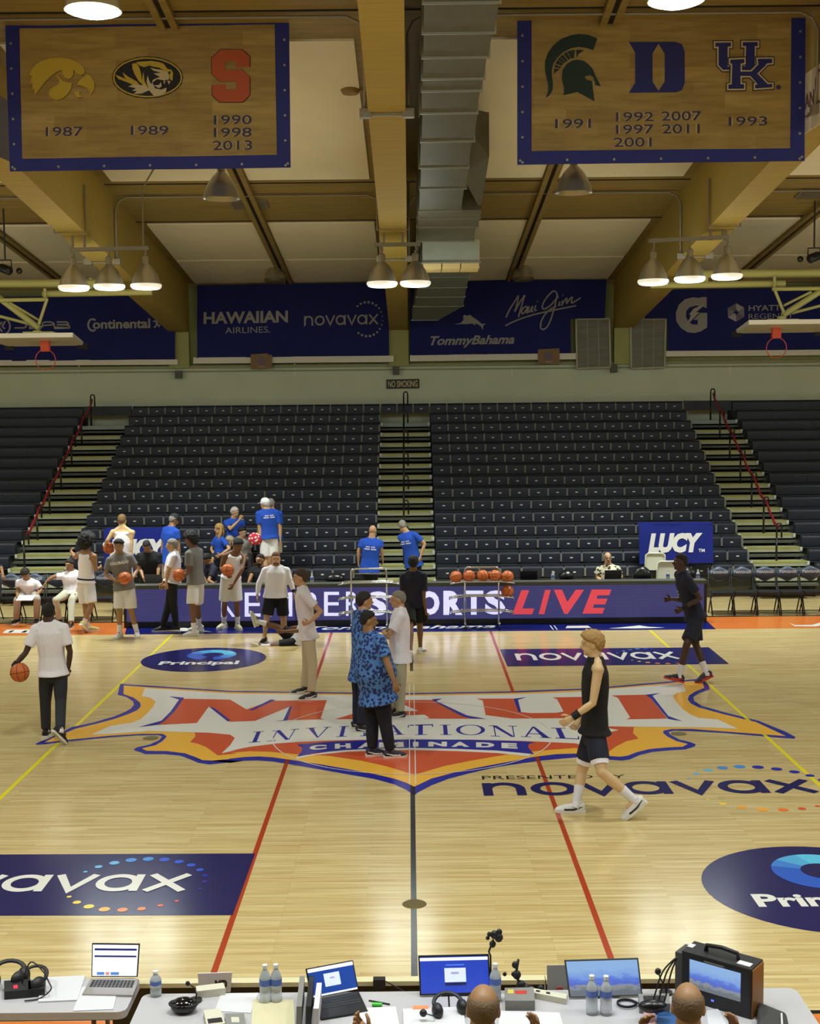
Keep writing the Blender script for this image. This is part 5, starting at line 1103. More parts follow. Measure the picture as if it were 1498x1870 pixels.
def human(label, pv, nk, hd, yaw, h=1.8, Y=None, foot=None, arms=None, legs=None, skin='fair', hair='dark', style='short', top=('tee', 'white'), bottom=('trousers', 'khaki'), shoes=('black', 'sole'), socks=False,
          bulk=1.0, belly=0.0, near=False, hyaw=None, hpitch=0.0, lean=0.0, beard=None, glasses=False, bands=(), hem=.13, base_z=0.0, torso_only=False, group=None, foot_yaw=(None, None), foot_pitch=(0, 0), curl=(35, 35), collar=False, cap=None, sleeve=.55, legs_hidden=False, shoulder=1.0, extras=None):
    k = h / 1.8; yr = math.radians(yaw); F = Vector((math.sin(yr), -math.cos(yr), 0)); Lf = Vector((math.cos(yr), math.sin(yr), 0)); UP = Vector((0, 0, 1))
    if Y is None: Y = G(*foot).y
    pel = P(*pv, Y); neck = P(*nk, Y + lean); tu = (neck - pel).normalized(); Ls = (Lf - tu * Lf.dot(tu)).normalized(); Fs = tu.cross(Ls) * -1
    if Fs.dot(F) < 0: Fs = -Fs
    hy = math.radians(yaw if hyaw is None else hyaw); hp = math.radians(hpitch)
    hf = Vector((math.sin(hy) * math.cos(hp), -math.cos(hy) * math.cos(hp), -math.sin(hp))); hl = Vector((math.cos(hy), math.sin(hy), 0)); hu = hl.cross(hf) * -1
    if hu.z < 0: hu = -hu
    head = P(*hd, Y + lean + (F.y * .03 + (hf.y * .04 if hpitch > 20 else 0)) * k)
    gz = base_z; root = thing('person', (pel.x, pel.y, gz), label, 'person', group)
    vox = .0105 if near else .016
    sk = SKIN[skin]; B = MB(); X = MB()
    hs = k * (1.0 if h < 1.9 else .95)
    # head
    B.ell(head + hu * .022 * hs - hf * .008 * hs, (hl * .076 * hs, hf * .097 * hs, hu * .097 * hs), 16, 12)
    B.ell(head + hf * .026 * hs - hu * .052 * hs, (hl * .056 * hs, hf * .066 * hs, hu * .066 * hs), 14, 10)
    B.ell(head + hf * .066 * hs - hu * .094 * hs, (hl * .026 * hs, hf * .022 * hs, hu * .02 * hs), 10, 8)
    B.tube([head + hf * .083 * hs + hu * .012 * hs, head + hf * .112 * hs - hu * .026 * hs, head + hf * .09 * hs - hu * .036 * hs], [.012 * hs, .020 * hs, .018 * hs], 8)
    B.tube([head + hf * .084 * hs + hu * .03 * hs + hl * .05 * hs, head + hf * .095 * hs + hu * .03 * hs, head + hf * .084 * hs + hu * .03 * hs - hl * .05 * hs], .012 * hs, 6)
    for s in (-1, 1): B.ell(head + hl * (s * .077 * hs) - hf * .008 * hs - hu * .012 * hs, (hl * .012 * hs, hf * .02 * hs, hu * .032 * hs), 10, 8)
    frame_tube(B, [neck - tu * .05 * k, lerp(neck, head, .5) - hf * .01, head - hu * .05 * hs - hf * .02 * hs], [(.080 * k, .068 * k), (.063 * k * (1 + (bulk - 1) * .6), .062 * k), (.060 * k, .062 * k)], Ls, 12)
    # torso
    T = lambda t: lerp(pel, neck, t)
    bk = bulk
    tor = [(-.16, .10, .085, 0), (-.05, .155, .108, 0), (.08, .165, .112, 0), (.35, .142 + belly * .10, .10 + belly * .13, belly * .05), (.62, .158 + belly * .04, .112 + belly * .04, belly * .02), (.82, .172, .105, 0), (.95, .12, .078, 0), (1.0, .08, .062, 0)]
    def ring(inf, t0=-9, t1=9, ex=0.0):
        pts, rad = [], []
        for t, a, b, f in tor:
            if t0 <= t <= t1: pts.append(T(t) + Fs * f * k); rad.append(((a * bk * shoulder + inf) * k, (b * bk + inf) * k))
        return pts, rad
    p_, r_ = ring(-.006); frame_tube(B, p_, r_, Ls)
    sh = {}; el = {}; wr = {}; hips = {}; kn = {}; an = {}
    hipo = Ls
    for s, nm in ((1, 'L'), (-1, 'R')):
        sh[nm] = neck - tu * .065 * k + Ls * (s * .178 * k * bk ** .5 * shoulder); hips[nm] = pel - tu * .035 * k + Ls * (s * .088 * k * bk ** .5)
        B.tube([T(.9) + Ls * (s * .06 * k), sh[nm]], [.066 * k, .056 * k], 10); B.tube([neck + tu * .035 * k + Ls * (s * .03 * k) - Fs * .012 * k, sh[nm] + tu * .018 * k - Ls * (s * .03 * k)], [.040 * k, .046 * k], 10); B.sph(sh[nm], .058 * k * bk ** .5, 12, 8)
    arms = arms or {}
    for nm in 'LR':
        s = 1 if nm == 'L' else -1; a = arms.get(nm)
        if a is None:
            el[nm] = sh[nm] - UP * .29 * k + Ls * (s * .035 * k); wr[nm] = el[nm] - UP * .245 * k + F * .05 * k
        else:
            (ex, ey, es), (wx, wy, ws) = a[0], a[1]; el[nm] = solve(ex, ey, sh[nm], .29 * k, es); wr[nm] = solve(wx, wy, el[nm], .25 * k, ws)
        ab = bk ** .5
        B.tube([sh[nm], lerp(sh[nm], el[nm], .45), el[nm], lerp(el[nm], wr[nm], .3), wr[nm]], [.052 * k * ab, .047 * k * ab, .037 * k * ab, .039 * k * ab, .025 * k], 10); B.sph(el[nm], .037 * k * ab, 10, 6); B.sph(wr[nm], .025 * k, 8, 6)
        # hand: palm, four unequal fingers with two bends, thumb from the side of the palm
        fd = (wr[nm] - el[nm]).normalized()
        if a is not None and len(a) > 2: fd = lerp(fd, (P(a[2][0], a[2][1], wr[nm].y + (a[2][2] if len(a[2]) > 2 else 0)) - wr[nm]).normalized(), .8).normalized()
        ih = (pel + (neck - pel) * .4 + F * .1 - wr[nm]); pn = ih - fd * ih.dot(fd)
        if pn.length < .02: pn = F - fd * F.dot(fd)
        pn.normalize(); wd = fd.cross(pn).normalized(); hk = k
        thumb_s = 1 if wd.dot(F) > 0 else -1
        B.tube([wr[nm], wr[nm] + fd * .035 * hk, wr[nm] + fd * .085 * hk], [(.024 * hk, .02 * hk), (.038 * hk, .018 * hk), (.040 * hk, .014 * hk)], 10, side=wd)
        cu = math.radians(curl[0 if nm == 'L' else 1])
        for j, (o_, ln) in enumerate(((-.030, .066), (-.010, .076), (.010, .07), (.029, .056))):
            p0 = wr[nm] + fd * .078 * hk + wd * (o_ * thumb_s * -1 * hk); d1 = fd * math.cos(cu * .6) + pn * math.sin(cu * .6); d2 = fd * math.cos(cu * 1.5) + pn * math.sin(cu * 1.5); d3 = fd * math.cos(cu * 2.2) + pn * math.sin(cu * 2.2)
            p1 = p0 + d1 * ln * .5 * hk; p2 = p1 + d2 * ln * .32 * hk; p3 = p2 + d3 * ln * .24 * hk
            X.tube([p0, p1, p2, p3], [.0098 * hk, .0092 * hk, .0085 * hk, .0058 * hk], 7)
        t0 = wr[nm] + fd * .028 * hk + wd * (thumb_s * .03 * hk); t1 = t0 + (fd * .6 + wd * thumb_s * .7 + pn * .25).normalized() * .04 * hk; t2 = t1 + (fd * .85 + wd * thumb_s * .25 + pn * .4).normalized() * .03 * hk
        X.tube([t0, t1, t2], [.0125 * hk, .0105 * hk, .0075 * hk], 7)
    # legs
    legs = legs or {}
    fdir = {}; pit = {}
    for i, nm in enumerate('LR'):
        s = 1 if nm == 'L' else -1; l = legs.get(nm); pt = math.radians(foot_pitch[i]); pit[nm] = pt
        if l is None:
            an[nm] = Vector((hips[nm].x, hips[nm].y, gz + .085 * k)); kn[nm] = lerp(hips[nm], an[nm], .5) + F * .02
        else:
            kx, ky, ks = l[0]; ax_, ay = l[1][:2]
            if len(l[1]) > 2:
                kn[nm] = solve(kx, ky, hips[nm], .43 * k, ks); an[nm] = solve(ax_, ay, kn[nm], .42 * k, l[1][2])
            else:
                an[nm] = G(ax_, ay, gz + (.085 + math.sin(abs(pt)) * .15) * k); kn[nm] = P(kx, ky, (hips[nm].y + an[nm].y) / 2 + ks * .1) if abs(ks) < 3 else solve(kx, ky, hips[nm], .43 * k, ks)
        fy = math.radians(foot_yaw[i] if foot_yaw[i] is not None else yaw + 12 * s); fdir[nm] = Vector((math.sin(fy) * math.cos(pt), -math.cos(fy) * math.cos(pt), -math.sin(pt)))
        lb = bk ** .5
        B.tube([hips[nm], lerp(hips[nm], kn[nm], .4), kn[nm], lerp(kn[nm], an[nm], .3), lerp(kn[nm], an[nm], .7), an[nm]], [.088 * k * lb, .078 * k * lb, .052 * k * lb, .055 * k * lb, .04 * k, .034 * k], 12); B.sph(kn[nm], .053 * k * lb, 10, 6)
        B.tube([an[nm], an[nm] - fdir[nm].cross(Vector((-fdir[nm].y, fdir[nm].x, 0))).normalized() * .0 + fdir[nm] * .1 * k - UP * .03 * k * (1 - abs(math.sin(pt)))], [.034 * k, .026 * k], 8)
    soft(B, 'body', sk, root, vox, 3, X)
    # face
    for s in (-1, 1):
        fc = MB(); fc2 = MB()
        e = head + hf * .083 * hs + hl * (s * .033 * hs) + hu * .008 * hs
        fc.ell(e, (hl * .014 * hs, hf * .008 * hs, hu * .0075 * hs), 8, 6); fc2.ell(e + hf * .004 * hs, (hl * .0065 * hs, hf * .006 * hs, hu * .0068 * hs), 8, 6)
        ey = fc.build('eye', EYEW, root, smooth=True); fc2.build('iris', EYED, ey, smooth=True)
    b = MB(); q = head + hf * .088 * hs - hu * .058 * hs; b.ell(q, (hl * .024 * hs, hf * .008 * hs, hu * .008 * hs), 10, 6); b.build('mouth', LIPS[skin], root, smooth=True)
    if style != 'bald' or True:
        hm = HAIRM[hair] if style != 'bald' else HAIRM['grey']
        for s in (-1, 1):
            b = MB(); b.tube([head + hf * .089 * hs + hl * (s * .016 * hs) + hu * .027 * hs, head + hf * .087 * hs + hl * (s * .036 * hs) + hu * .033 * hs, head + hf * .074 * hs + hl * (s * .053 * hs) + hu * .026 * hs], .0045 * hs, 5); b.build('eyebrow', hm, root)
    # hair: a cap over the skull that stops at the hairline
    if style not in ('bald',):
        th, nz_, lo = {'short': (.014, .004, -.05), 'buzz': (.006, .0, .02), 'crop': (.020, .007, .02), 'afro': (.060, .022, .05), 'curly': (.088, .040, -.22), 'long': (.020, .006, -.35), 'fade': (.012, .004, .12), 'fringe': (.005, .0, -.1), 'hightop': (.034, .012, .10), 'part': (.018, .008, -.02), 'swept': (.026, .014, -.02)}[style]
        b = MB(); n, m_ = (44, 30) if style in ('curly', 'afro', 'swept') else (30, 22); c0 = head + hu * .024 * hs - hf * .010 * hs; vs = []; fs = []
        for i in range(m_ + 1):
            ph = math.pi * i / m_
            for j in range(n):
                az = 2 * math.pi * j / n; d = Vector((math.sin(ph) * math.cos(az), math.sin(ph) * math.sin(az), math.cos(ph)))   # x left, y fwd, z up
                line = (.50 * d.y if d.y > 0 else 1.7 * d.y) + lo - .10
                if style == 'fringe': line = max(line, -9); on = d.z > line and d.z < .45
                else: on = d.z > line
                if style == 'fade': t_ = th * (1.0 if d.z > .45 else .45)
                elif style == 'hightop': t_ = th * (1.0 if d.z > .3 else .3)
                else: t_ = th
                gap = (d.z - line) if style != 'fringe' else min(.45 - d.z, .3); gap = max(0.0, min(1.0, gap / (.16 if style in ('curly', 'afro') else .22))); gap = gap * gap * (3 - 2 * gap)
                if on: e = (-.004 + (t_ + .004) * gap) * hs + nz_ * hs * gap * (noise.noise(d * (8 if style in ('curly', 'afro') else 5) + Vector((len(label), 0, 0))) + (.6 * noise.noise(d * 17) if style in ('curly', 'afro') else 0))
                else: e = -.014 * hs
                if style == 'swept' and on and d.y > .3: e += .012 * hs
                vs.append(c0 + hl * (d.x * (.077 * hs + e)) + hf * (d.y * (.098 * hs + e)) + hu * (d.z * (.098 * hs + e)))
        for i in range(m_):
            for j in range(n): fs.append((i * n + j, (i + 1) * n + j, (i + 1) * n + (j + 1) % n, i * n + (j + 1) % n))
        b.add(vs, fs)
        if style == 'long':
            for s in (-1, 1): b.tube([head + hl * (s * .07 * hs) + hu * .05 * hs - hf * .02 * hs, head + hl * (s * .088 * hs) - hu * .08 * hs - hf * .01 * hs, head + hl * (s * .085 * hs) - hu * .2 * hs + hf * .03 * hs, head + hl * (s * .075 * hs) - hu * .27 * hs + hf * .05 * hs], [.03 * hs, .038 * hs, .032 * hs, .012 * hs], 8)
            b.tube([head - hf * .07 * hs + hu * .05 * hs, head - hf * .09 * hs - hu * .08 * hs, head - hf * .08 * hs - hu * .24 * hs], [(.07 * hs, .03 * hs), (.085 * hs, .035 * hs), (.06 * hs, .015 * hs)], 10, side=hl)
        b.build('hair', HAIRM[hair], root, smooth=True)
    if beard:
        b = MB(); b.ell(head + hf * .027 * hs - hu * .070 * hs, (hl * .0575 * hs, hf * .066 * hs, hu * .050 * hs), 14, 10)
        b.v = [v for v in b.v]; b.build('beard', HAIRM[beard], root, smooth=True)
    if cap:
        b = MB(); c0 = head + hu * .03 * hs - hf * .008 * hs; n = 20
        prof = [(1.0, -.01), (1.04, .02), (1.0, .05), (.85, .085), (.5, .112), (0.02, .12)]
        vs = [c0 + (hl * (.085 * math.cos(2 * math.pi * j / n)) + hf * (.105 * math.sin(2 * math.pi * j / n))) * r * hs + hu * z * hs for r, z in prof for j in range(n)]
        b.add(vs, [(i * n + j, i * n + (j + 1) % n, (i + 1) * n + (j + 1) % n, (i + 1) * n + j) for i in range(len(prof) - 1) for j in range(n)] + [tuple((len(prof) - 1) * n + j for j in range(n))])
        b.hexa([c0 + hf * .09 * hs + hl * .07 * hs + hu * .005 * hs, c0 + hf * .09 * hs - hl * .07 * hs + hu * .005 * hs, c0 + hf * .17 * hs - hl * .045 * hs - hu * .012 * hs, c0 + hf * .17 * hs + hl * .045 * hs - hu * .012 * hs] + [v + hu * .006 for v in (c0 + hf * .09 * hs + hl * .07 * hs + hu * .005 * hs, c0 + hf * .09 * hs - hl * .07 * hs + hu * .005 * hs, c0 + hf * .17 * hs - hl * .045 * hs - hu * .012 * hs, c0 + hf * .17 * hs + hl * .045 * hs - hu * .012 * hs)])
        b.build('cap', CL[cap], root, smooth=True, angle=50)
    if glasses:
        b = MB()
        for s in (-1, 1):
            c = head + hf * .098 * hs + hl * (s * .034 * hs) + hu * .006 * hs; b.tube([c + hl * (.024 * hs * math.cos(a)) + hu * (.018 * hs * math.sin(a)) for a in [i * math.pi / 6 for i in range(12)]], .002, 5, closed=True)
            b.tube([c + hl * (s * .024 * hs), head + hl * (s * .082 * hs) - hf * .01 * hs + hu * .006 * hs], .002, 5)
        b.build('glasses', CL['black'], root)
    # top
    kind, col = top; C = MB(); inf = .016; m = CL[col]
    hemp = -(hem + .008) / max((neck - pel).length, .2) * k
    if kind in ('tee', 'polo', 'long', 'sleeveless'):
        pts, rad = ring(inf + .006, .05, .83); hp0 = T(min(hemp, 0)); pts = [hp0 + Fs * belly * .03 * k] + pts + [T(.95), T(1.0), T(1.0) + tu * .03 * k]
        rad = [((.180 * bk + inf + .014 + belly * .04) * k, (.140 * bk + inf + .016 + belly * .05) * k)] + rad + [((.122 * bk * shoulder + .016) * k, (.080 * bk + .016) * k), ((.082 * bk + .02) * k, (.064 * bk + .022) * k), ((.058 * bk + .024) * k, (.05 * bk + .024) * k)]
        frame_tube(C, pts, rad, Ls)
        for nm in 'LR':
            s = 1 if nm == 'L' else -1
            C.tube([T(.88) + Ls * (s * .07 * k), lerp(T(.88), sh[nm] + tu * .004 * k, .74 if kind == 'sleeveless' else 1)], [.08 * k, .068 * k], 10); C.tube([neck + tu * .022 * k + Ls * (s * .042 * k) - Fs * .014 * k, sh[nm] + tu * .022 * k - Ls * (s * (.06 if kind == 'sleeveless' else .03) * k)], [.046 * k, .054 * k], 10); 
            if kind == 'sleeveless': continue
            C.sph(sh[nm], .070 * k * bk ** .5, 12, 8)
            if kind == 'long': C.tube([sh[nm], el[nm], lerp(el[nm], wr[nm], .4), lerp(el[nm], wr[nm], .95)], [.068 * k, .056 * k, .05 * k, .036 * k], 10); C.sph(el[nm], .054 * k, 8, 6)
            else: C.tube([sh[nm], lerp(sh[nm], el[nm], sleeve * .6), lerp(sh[nm], el[nm], sleeve + .12)], [.068 * k * bk ** .5, .067 * k * bk ** .5, .069 * k * bk ** .5], 12)
    elif kind == 'tank':
        pts, rad = ring(inf - .004, .05, .63); hp0 = T(min(hemp, 0)); pts = [hp0] + pts + [T(.82), T(.93)]
        rad = [((.182 * bk + inf + .008) * k, (.13 * bk + inf + .008) * k)] + rad + [(.148 * k * bk, .112 * k), (.112 * k, .094 * k)]
        frame_tube(C, pts, rad, Ls)
        for s in (-1, 1): C.tube([T(.86) + Ls * (s * .09 * k) + Fs * .075 * k, T(.99) + Ls * (s * .085 * k) + Fs * .01 * k, T(.86) + Ls * (s * .09 * k) - Fs * .075 * k], [(.04 * k, .03 * k)] * 3, 8, side=Ls)
    if kind: soft(C, {'tee': 'shirt', 'polo': 'polo_shirt', 'long': 'pullover', 'tank': 'tank_top', 'sleeveless': 'sleeveless_top'}[kind], m, root, vox * 1.08, 3)
    if kind == 'polo' or collar:
        b = MB(); n = 14
        b.tube([T(.985) + Ls * (.083 * k * math.cos(2 * math.pi * j / n)) + Fs * (.073 * k * math.sin(2 * math.pi * j / n) + .004) + tu * (.012 - .022 * max(0, math.sin(2 * math.pi * j / n))) * k for j in range(n)], [(.014 * k, .02 * k)] * n, 6, closed=True); b.build('collar', m, root, smooth=True)
    # bottoms
    kind, col = bottom; C = MB(); m = CL[col]
    if kind:
        frame_tube(C, [T(-.17), T(-.06), T(.08), T(.2)], [(.12 * k * bk, .095 * k * bk), (.162 * k * bk, .114 * k * bk), (.164 * k * bk, .112 * k * bk), (.15 * k * bk, .104 * k * bk)], Ls)
        for nm in 'LR':
            lb = bk ** .5; knee = kn[nm]
            if kind == 'shorts': C.tube([hips[nm] + tu * .03, lerp(hips[nm], knee, .45), lerp(hips[nm], knee, .86)], [.096 * k * lb, .106 * k * lb, .106 * k * lb], 14)
            elif kind == 'short_shorts': C.tube([hips[nm] + tu * .03, lerp(hips[nm], knee, .35), lerp(hips[nm], knee, .66)], [.096 * k * lb, .103 * k * lb, .10 * k * lb], 14)
            else: C.tube([hips[nm] + tu * .03, lerp(hips[nm], knee, .5), knee, lerp(knee, an[nm], .5), lerp(knee, an[nm], .96)], [.096 * k * lb, .088 * k * lb, .071 * k * lb, .066 * k * lb, .06 * k], 14); C.sph(knee, .072 * k * lb, 10, 6)
        soft(C, 'shorts' if 'short' in kind else 'trousers', m, root, vox * 1.08, 3)
        if kind == 'short_shorts':
            for nm in 'LR':
                b = MB(); b.tube([lerp(hips[nm], kn[nm], .6), lerp(hips[nm], kn[nm], .78)], [.093 * k, .081 * k], 16); b.build('undershort', CL['white'], root, smooth=True, angle=50)
    # shoes, soles, socks
    if not legs_hidden:
        for i, nm in enumerate('LR'):
            f = fdir[nm]; fh = Vector((f.x, f.y, 0)).normalized(); sd = Vector((-fh.y, fh.x, 0)); u = sd.cross(f).normalized() * -1
            if u.z < 0: u = -u
            o = an[nm] - u * .085 * k
            b = MB(); b.tube([o - f * .072 * k + u * .045 * k, o - f * .05 * k + u * .05 * k, o + f * .02 * k + u * .052 * k, o + f * .09 * k + u * .04 * k, o + f * .15 * k + u * .03 * k, o + f * .195 * k + u * .026 * k], [(.030 * k, .040 * k), (.038 * k, .054 * k), (.040 * k, .056 * k), (.047 * k, .042 * k), (.046 * k, .032 * k), (.026 * k, .018 * k)], 12, side=sd)
            b.tube([o + u * .05 * k - f * .012 * k, an[nm] + u * .022 * k - f * .008 * k], [(.036 * k, .044 * k), (.04 * k, .046 * k)], 12, side=sd); so = b.build('shoe', SHOE[shoes[0]], root, smooth=True, angle=60)
            b = MB(); oc = [(-.085, .03), (-.07, .038), (-.02, .036), (.06, .042), (.13, .048), (.18, .038), (.208, .016)]
            pl = [o + f * x * k + sd * y * k for x, y in oc] + [o + f * x * k - sd * y * k for x, y in oc[::-1]]; b.prism(pl, u * .026 * k); b.build('sole', SHOE[shoes[1]], so)
            if len(shoes) > 2:
                b = MB()
                for sgn in (-1, 1): b.tube([o + f * .12 * k + sd * (sgn * .043 * k) + u * .035 * k, o + f * .03 * k + sd * (sgn * .041 * k) + u * .036 * k, o - f * .055 * k + sd * (sgn * .034 * k) + u * .06 * k], [(.006 * k, .012 * k), (.006 * k, .01 * k), (.005 * k, .004 * k)], 6, side=sd)
                b.build('side_mark', SHOE[shoes[2]], so)
            if near:
                for j in range(4):
                    c = o + f * (.03 + .024 * j) * k + u * (.094 - .011 * j) * k; b = MB(); b.tube([c - sd * .026 * k - u * .006 * k, c, c + sd * .026 * k - u * .006 * k], .0045 * k, 5); b.build('lace', SHOE['black' if shoes[0] == 'white' else 'sole'], so)
            if socks:
                d = (kn[nm] - an[nm]).normalized(); b = MB(); b.tube([an[nm] - d * .045 * k + fdir[nm] * .01, an[nm], an[nm] + d * .06 * k, an[nm] + d * (.15 if socks is True else socks) * k], [.040 * k, .041 * k, .042 * k, .05 * k], 12); b.sph(an[nm] - d * .01, .045 * k, 10, 8); b.build('sock', SOCK, root, smooth=True, angle=60)
    for nm, mm in bands:
        b = MB(); d = (el[nm] - wr[nm]).normalized(); b.tube([wr[nm] + d * .0, wr[nm] + d * (.075 if mm is not BANDW else .06) * k], [.036 * k, .04 * k], 14); b.build('wrist_band', mm, root, smooth=True, angle=50)
    J = dict(head=head, neck=neck, pel=pel, sh=sh, el=el, wr=wr, kn=kn, an=an, T=T, Ls=Ls, Fs=Fs, k=k, root=root, tu=tu)
    return J
def chest_print(J, txt, m, t=.72, w=.24, hgt=.035, back=False, off=.135, bold=.04):
    V, Fc, _ = text2d(txt, bold); s = -1 if back else 1; c = J['T'](t) + J['Fs'] * (s * off * J['k']); L = J['Ls'] * s; b = MB()
    # Ls points to the wearer's left, which a viewer in front sees on the right
    put2d(b, V, Fc, lambda u, v: c + L * ((u - .5) * w * J['k']) + J['tu'] * ((v - .5) * hgt * J['k']) - J['Fs'] * (s * .9 * ((u - .5) * w) ** 2))
    b.build('print', m, J['root'])
def chest_marks(J, rows, m, t=.76, w=.2, back=True, off=.15, hgt=.026):
    """Lines of small print too small to read: a row of short blocks for each line."""
    s = -1 if back else 1; L = J['Ls'] * s; b = MB()
    for r, (n, ww) in enumerate(rows):
        c = J['T'](t - r * .075) + J['Fs'] * (s * off * J['k'])
        for i in range(n):
            if i == n // 2: continue
            f = lambda u, v: c + L * (((i + u) / n - .5) * ww * J['k']) + J['tu'] * ((v - .5) * hgt * J['k']) - J['Fs'] * (s * .9 * (((i + u) / n - .5) * ww) ** 2)
            b.poly([f(.12, 0), f(.88, 0), f(.88, 1), f(.12, 1)])
    o = b.build('print', m, J['root']); o['kind'] = 'stuff'
PW = mat('print_white', (226, 226, 230), .7)
# ---- on the court
J = human('blond player in a sleeveless black top and navy shorts walking left', (1086, 1338), (1088, 1204), (1081, 1176), -90, 1.97, foot=(1090, 1482), near=True, skin='pale', hair='blond', style='swept', hpitch=3,
    arms={'L': ((1083, 1284, -1), (1046, 1310, 0), (1026, 1322, 0)), 'R': ((1080, 1282, 1), (1060, 1312, 0))}, legs={'R': ((1063, 1409, 1), (1053, 1467)), 'L': ((1099, 1410, -1), (1160, 1462))}, foot_pitch=(38, 0), foot_yaw=(-85, -92),
    top=('sleeveless', 'black'), bottom=('short_shorts', 'navy'), shoes=('white', 'sole', 'black'), socks=.17, bands=(('L', BANDM),), hem=-.04, bulk=.98)
J = human('player in navy tee and shorts stepping left by the right bench', (1270, 1126), (1246, 1048), (1243, 1027), -85, 1.98, foot=(1256, 1242), near=True, skin='dark', hair='black', style='fade', hpitch=-4,
    arms={'L': ((1279, 1092, -1), (1247, 1112, -1), (1232, 1119, -.05)), 'R': ((1250, 1096, 1), (1227, 1094, 0), (1213, 1095))}, legs={'L': ((1255, 1176, -1), (1241, 1234)), 'R': ((1271, 1177, .5), (1290, 1229))}, foot_pitch=(-16, 18), foot_yaw=(-82, -70),
    top=('tee', 'navy'), bottom=('shorts', 'navy'), shoes=('navy', 'red', 'red'), socks=.16, bands=(('L', BANDM),), curl=(75, 70), hem=.02)
chest_marks(J, ((1, .0), (3, .05), (3, .04)), PW, .74, back=False, off=.135, hgt=.03)
J = human('man in white tee and dark trousers walking away with a ball', (97, 1229), (90, 1139), (89, 1118), 178, 1.86, foot=(98, 1345), near=True, skin='dark', hair='black', style='buzz',
    arms={'L': ((47, 1192, 0), (24, 1218, 0), (19, 1238)), 'R': ((128, 1190, 0), (125, 1222, 1))}, legs={'L': ((83, 1282, 0), (84, 1333)), 'R': ((111, 1281, 1.3), (110, 1333))}, foot_pitch=(0, 48), foot_yaw=(180, 140),
    top=('tee', 'white'), bottom=('trousers', 'charcoal'), shoes=('black', 'sole'), socks=.06, bands=(('L', BANDM),), hem=.02, sleeve=.6)
p = P(36, 1228, J['wr']['L'].y - .02); basketball(p, 'orange basketball in the hand of the man in the white tee', sc=1.0)
JD = human('heavy man in blue patterned shirt and navy trousers, nearest of the two', (688, 1270), (675, 1158), (673, 1134), 128, 1.80, foot=(700, 1377), near=True, skin='tan', hair='black', style='fade', beard='black', bulk=1.34, belly=.55, hyaw=100, hpitch=4,
    arms={'R': ((708, 1211, -1), (720, 1245, 0), (724, 1256)), 'L': ((690, 1205, 1), (705, 1225, 1))}, legs={'L': ((680, 1322, 0), (680, 1368)), 'R': ((704, 1322, 0), (713, 1371))}, foot_yaw=(100, 100),
    top=('tee', 'blue_print'), bottom=('trousers', 'navy_dark'), shoes=('navy', 'sole', 'white'), hem=.06, sleeve=.62)
J = human('man in blue patterned shirt standing behind the heavier one', (661, 1228), (664, 1118), (666, 1098), 118, 1.84, foot=(656, 1326), near=True, skin='fair', hair='dark', style='short', bulk=1.08, hyaw=105,
    arms={'L': ((664, 1160, 1), (684, 1180, 0)), 'R': ((660, 1165, 0), (680, 1186, 0))}, legs={'L': ((654, 1268, 0), (652, 1318)), 'R': ((664, 1270, 0), (660, 1326))}, foot_yaw=(100, 100),
    top=('tee', 'blue_print'), bottom=('trousers', 'navy'), shoes=('black', 'sole', 'white'), hem=.10)
J = human('man in white polo and stone trousers with folded arms, facing the patterned shirts', (730, 1196), (731, 1113), (727, 1095), -88, 1.82, foot=(727, 1304), near=True, skin='fair', hair='grey', style='buzz', bulk=1.06, belly=.15,
    arms={'L': ((709, 1163, -1), (700, 1154, 1), (712, 1148)), 'R': ((712, 1160, 1), (704, 1162, -1))}, legs={'L': ((732, 1251, -.2), (731, 1301)), 'R': ((726, 1250, .2), (722, 1296))}, foot_yaw=(-85, -100),
    top=('polo', 'white'), bottom=('trousers', 'stone'), shoes=('black', 'sole', 'white'), hem=.08)
J = human('man in white polo and khaki trousers, hand on hip, left of the gold emblem line', (563, 1162), (552, 1074), (549, 1055), -85, 1.84, foot=(562, 1265), near=True, skin='fair', hair='brown', style='part',
    arms={'L': ((586, 1117, -1), (566, 1136, -1), (554, 1138)), 'R': ((560, 1118, 1), (556, 1145, 0))}, legs={'L': ((571, 1217, 0), (569, 1266)), 'R': ((561, 1215, 0), (556, 1256))}, foot_yaw=(-62, -75),
    top=('polo', 'offwhite'), bottom=('trousers', 'khaki'), shoes=('black', 'sole', 'white'), hem=.025, curl=(70, 30))
b = MB(); b.tube([J['neck'] + J['Fs'] * .08 + J['Ls'] * .05, J['T'](.7) + J['Fs'] * .145, J['T'](.25) + J['Fs'] * .15], .006, 5); b.build('lanyard', BANDM, J['root'])
J = human('person in navy tee and black shorts walking away in mid court', (757, 1098), (755, 1046), (755, 1028), 174, 1.80, foot=(764, 1190), near=True, skin='brown', hair='black', style='crop',
    arms={'R': ((774, 1092, 0), (778, 1118, 0), (780, 1128)), 'L': ((737, 1092, 0), (738, 1118, 1))}, legs={'R': ((767, 1144, 0), (768, 1184)), 'L': ((750, 1145, 0), (750, 1192))}, foot_pitch=(30, 0), foot_yaw=(175, 150),
    top=('tee', 'navy'), bottom=('shorts', 'black'), shoes=('white', 'sole', 'grey'), hem=.10)
b = MB(); q = J['wr']['R'] + Vector((0, -.02, -.1)); b.box(q, (.05, .03, .1)); tag(b.build('phone', CL['black']), 'dark phone in the hand of the person in navy tee', 'phone')
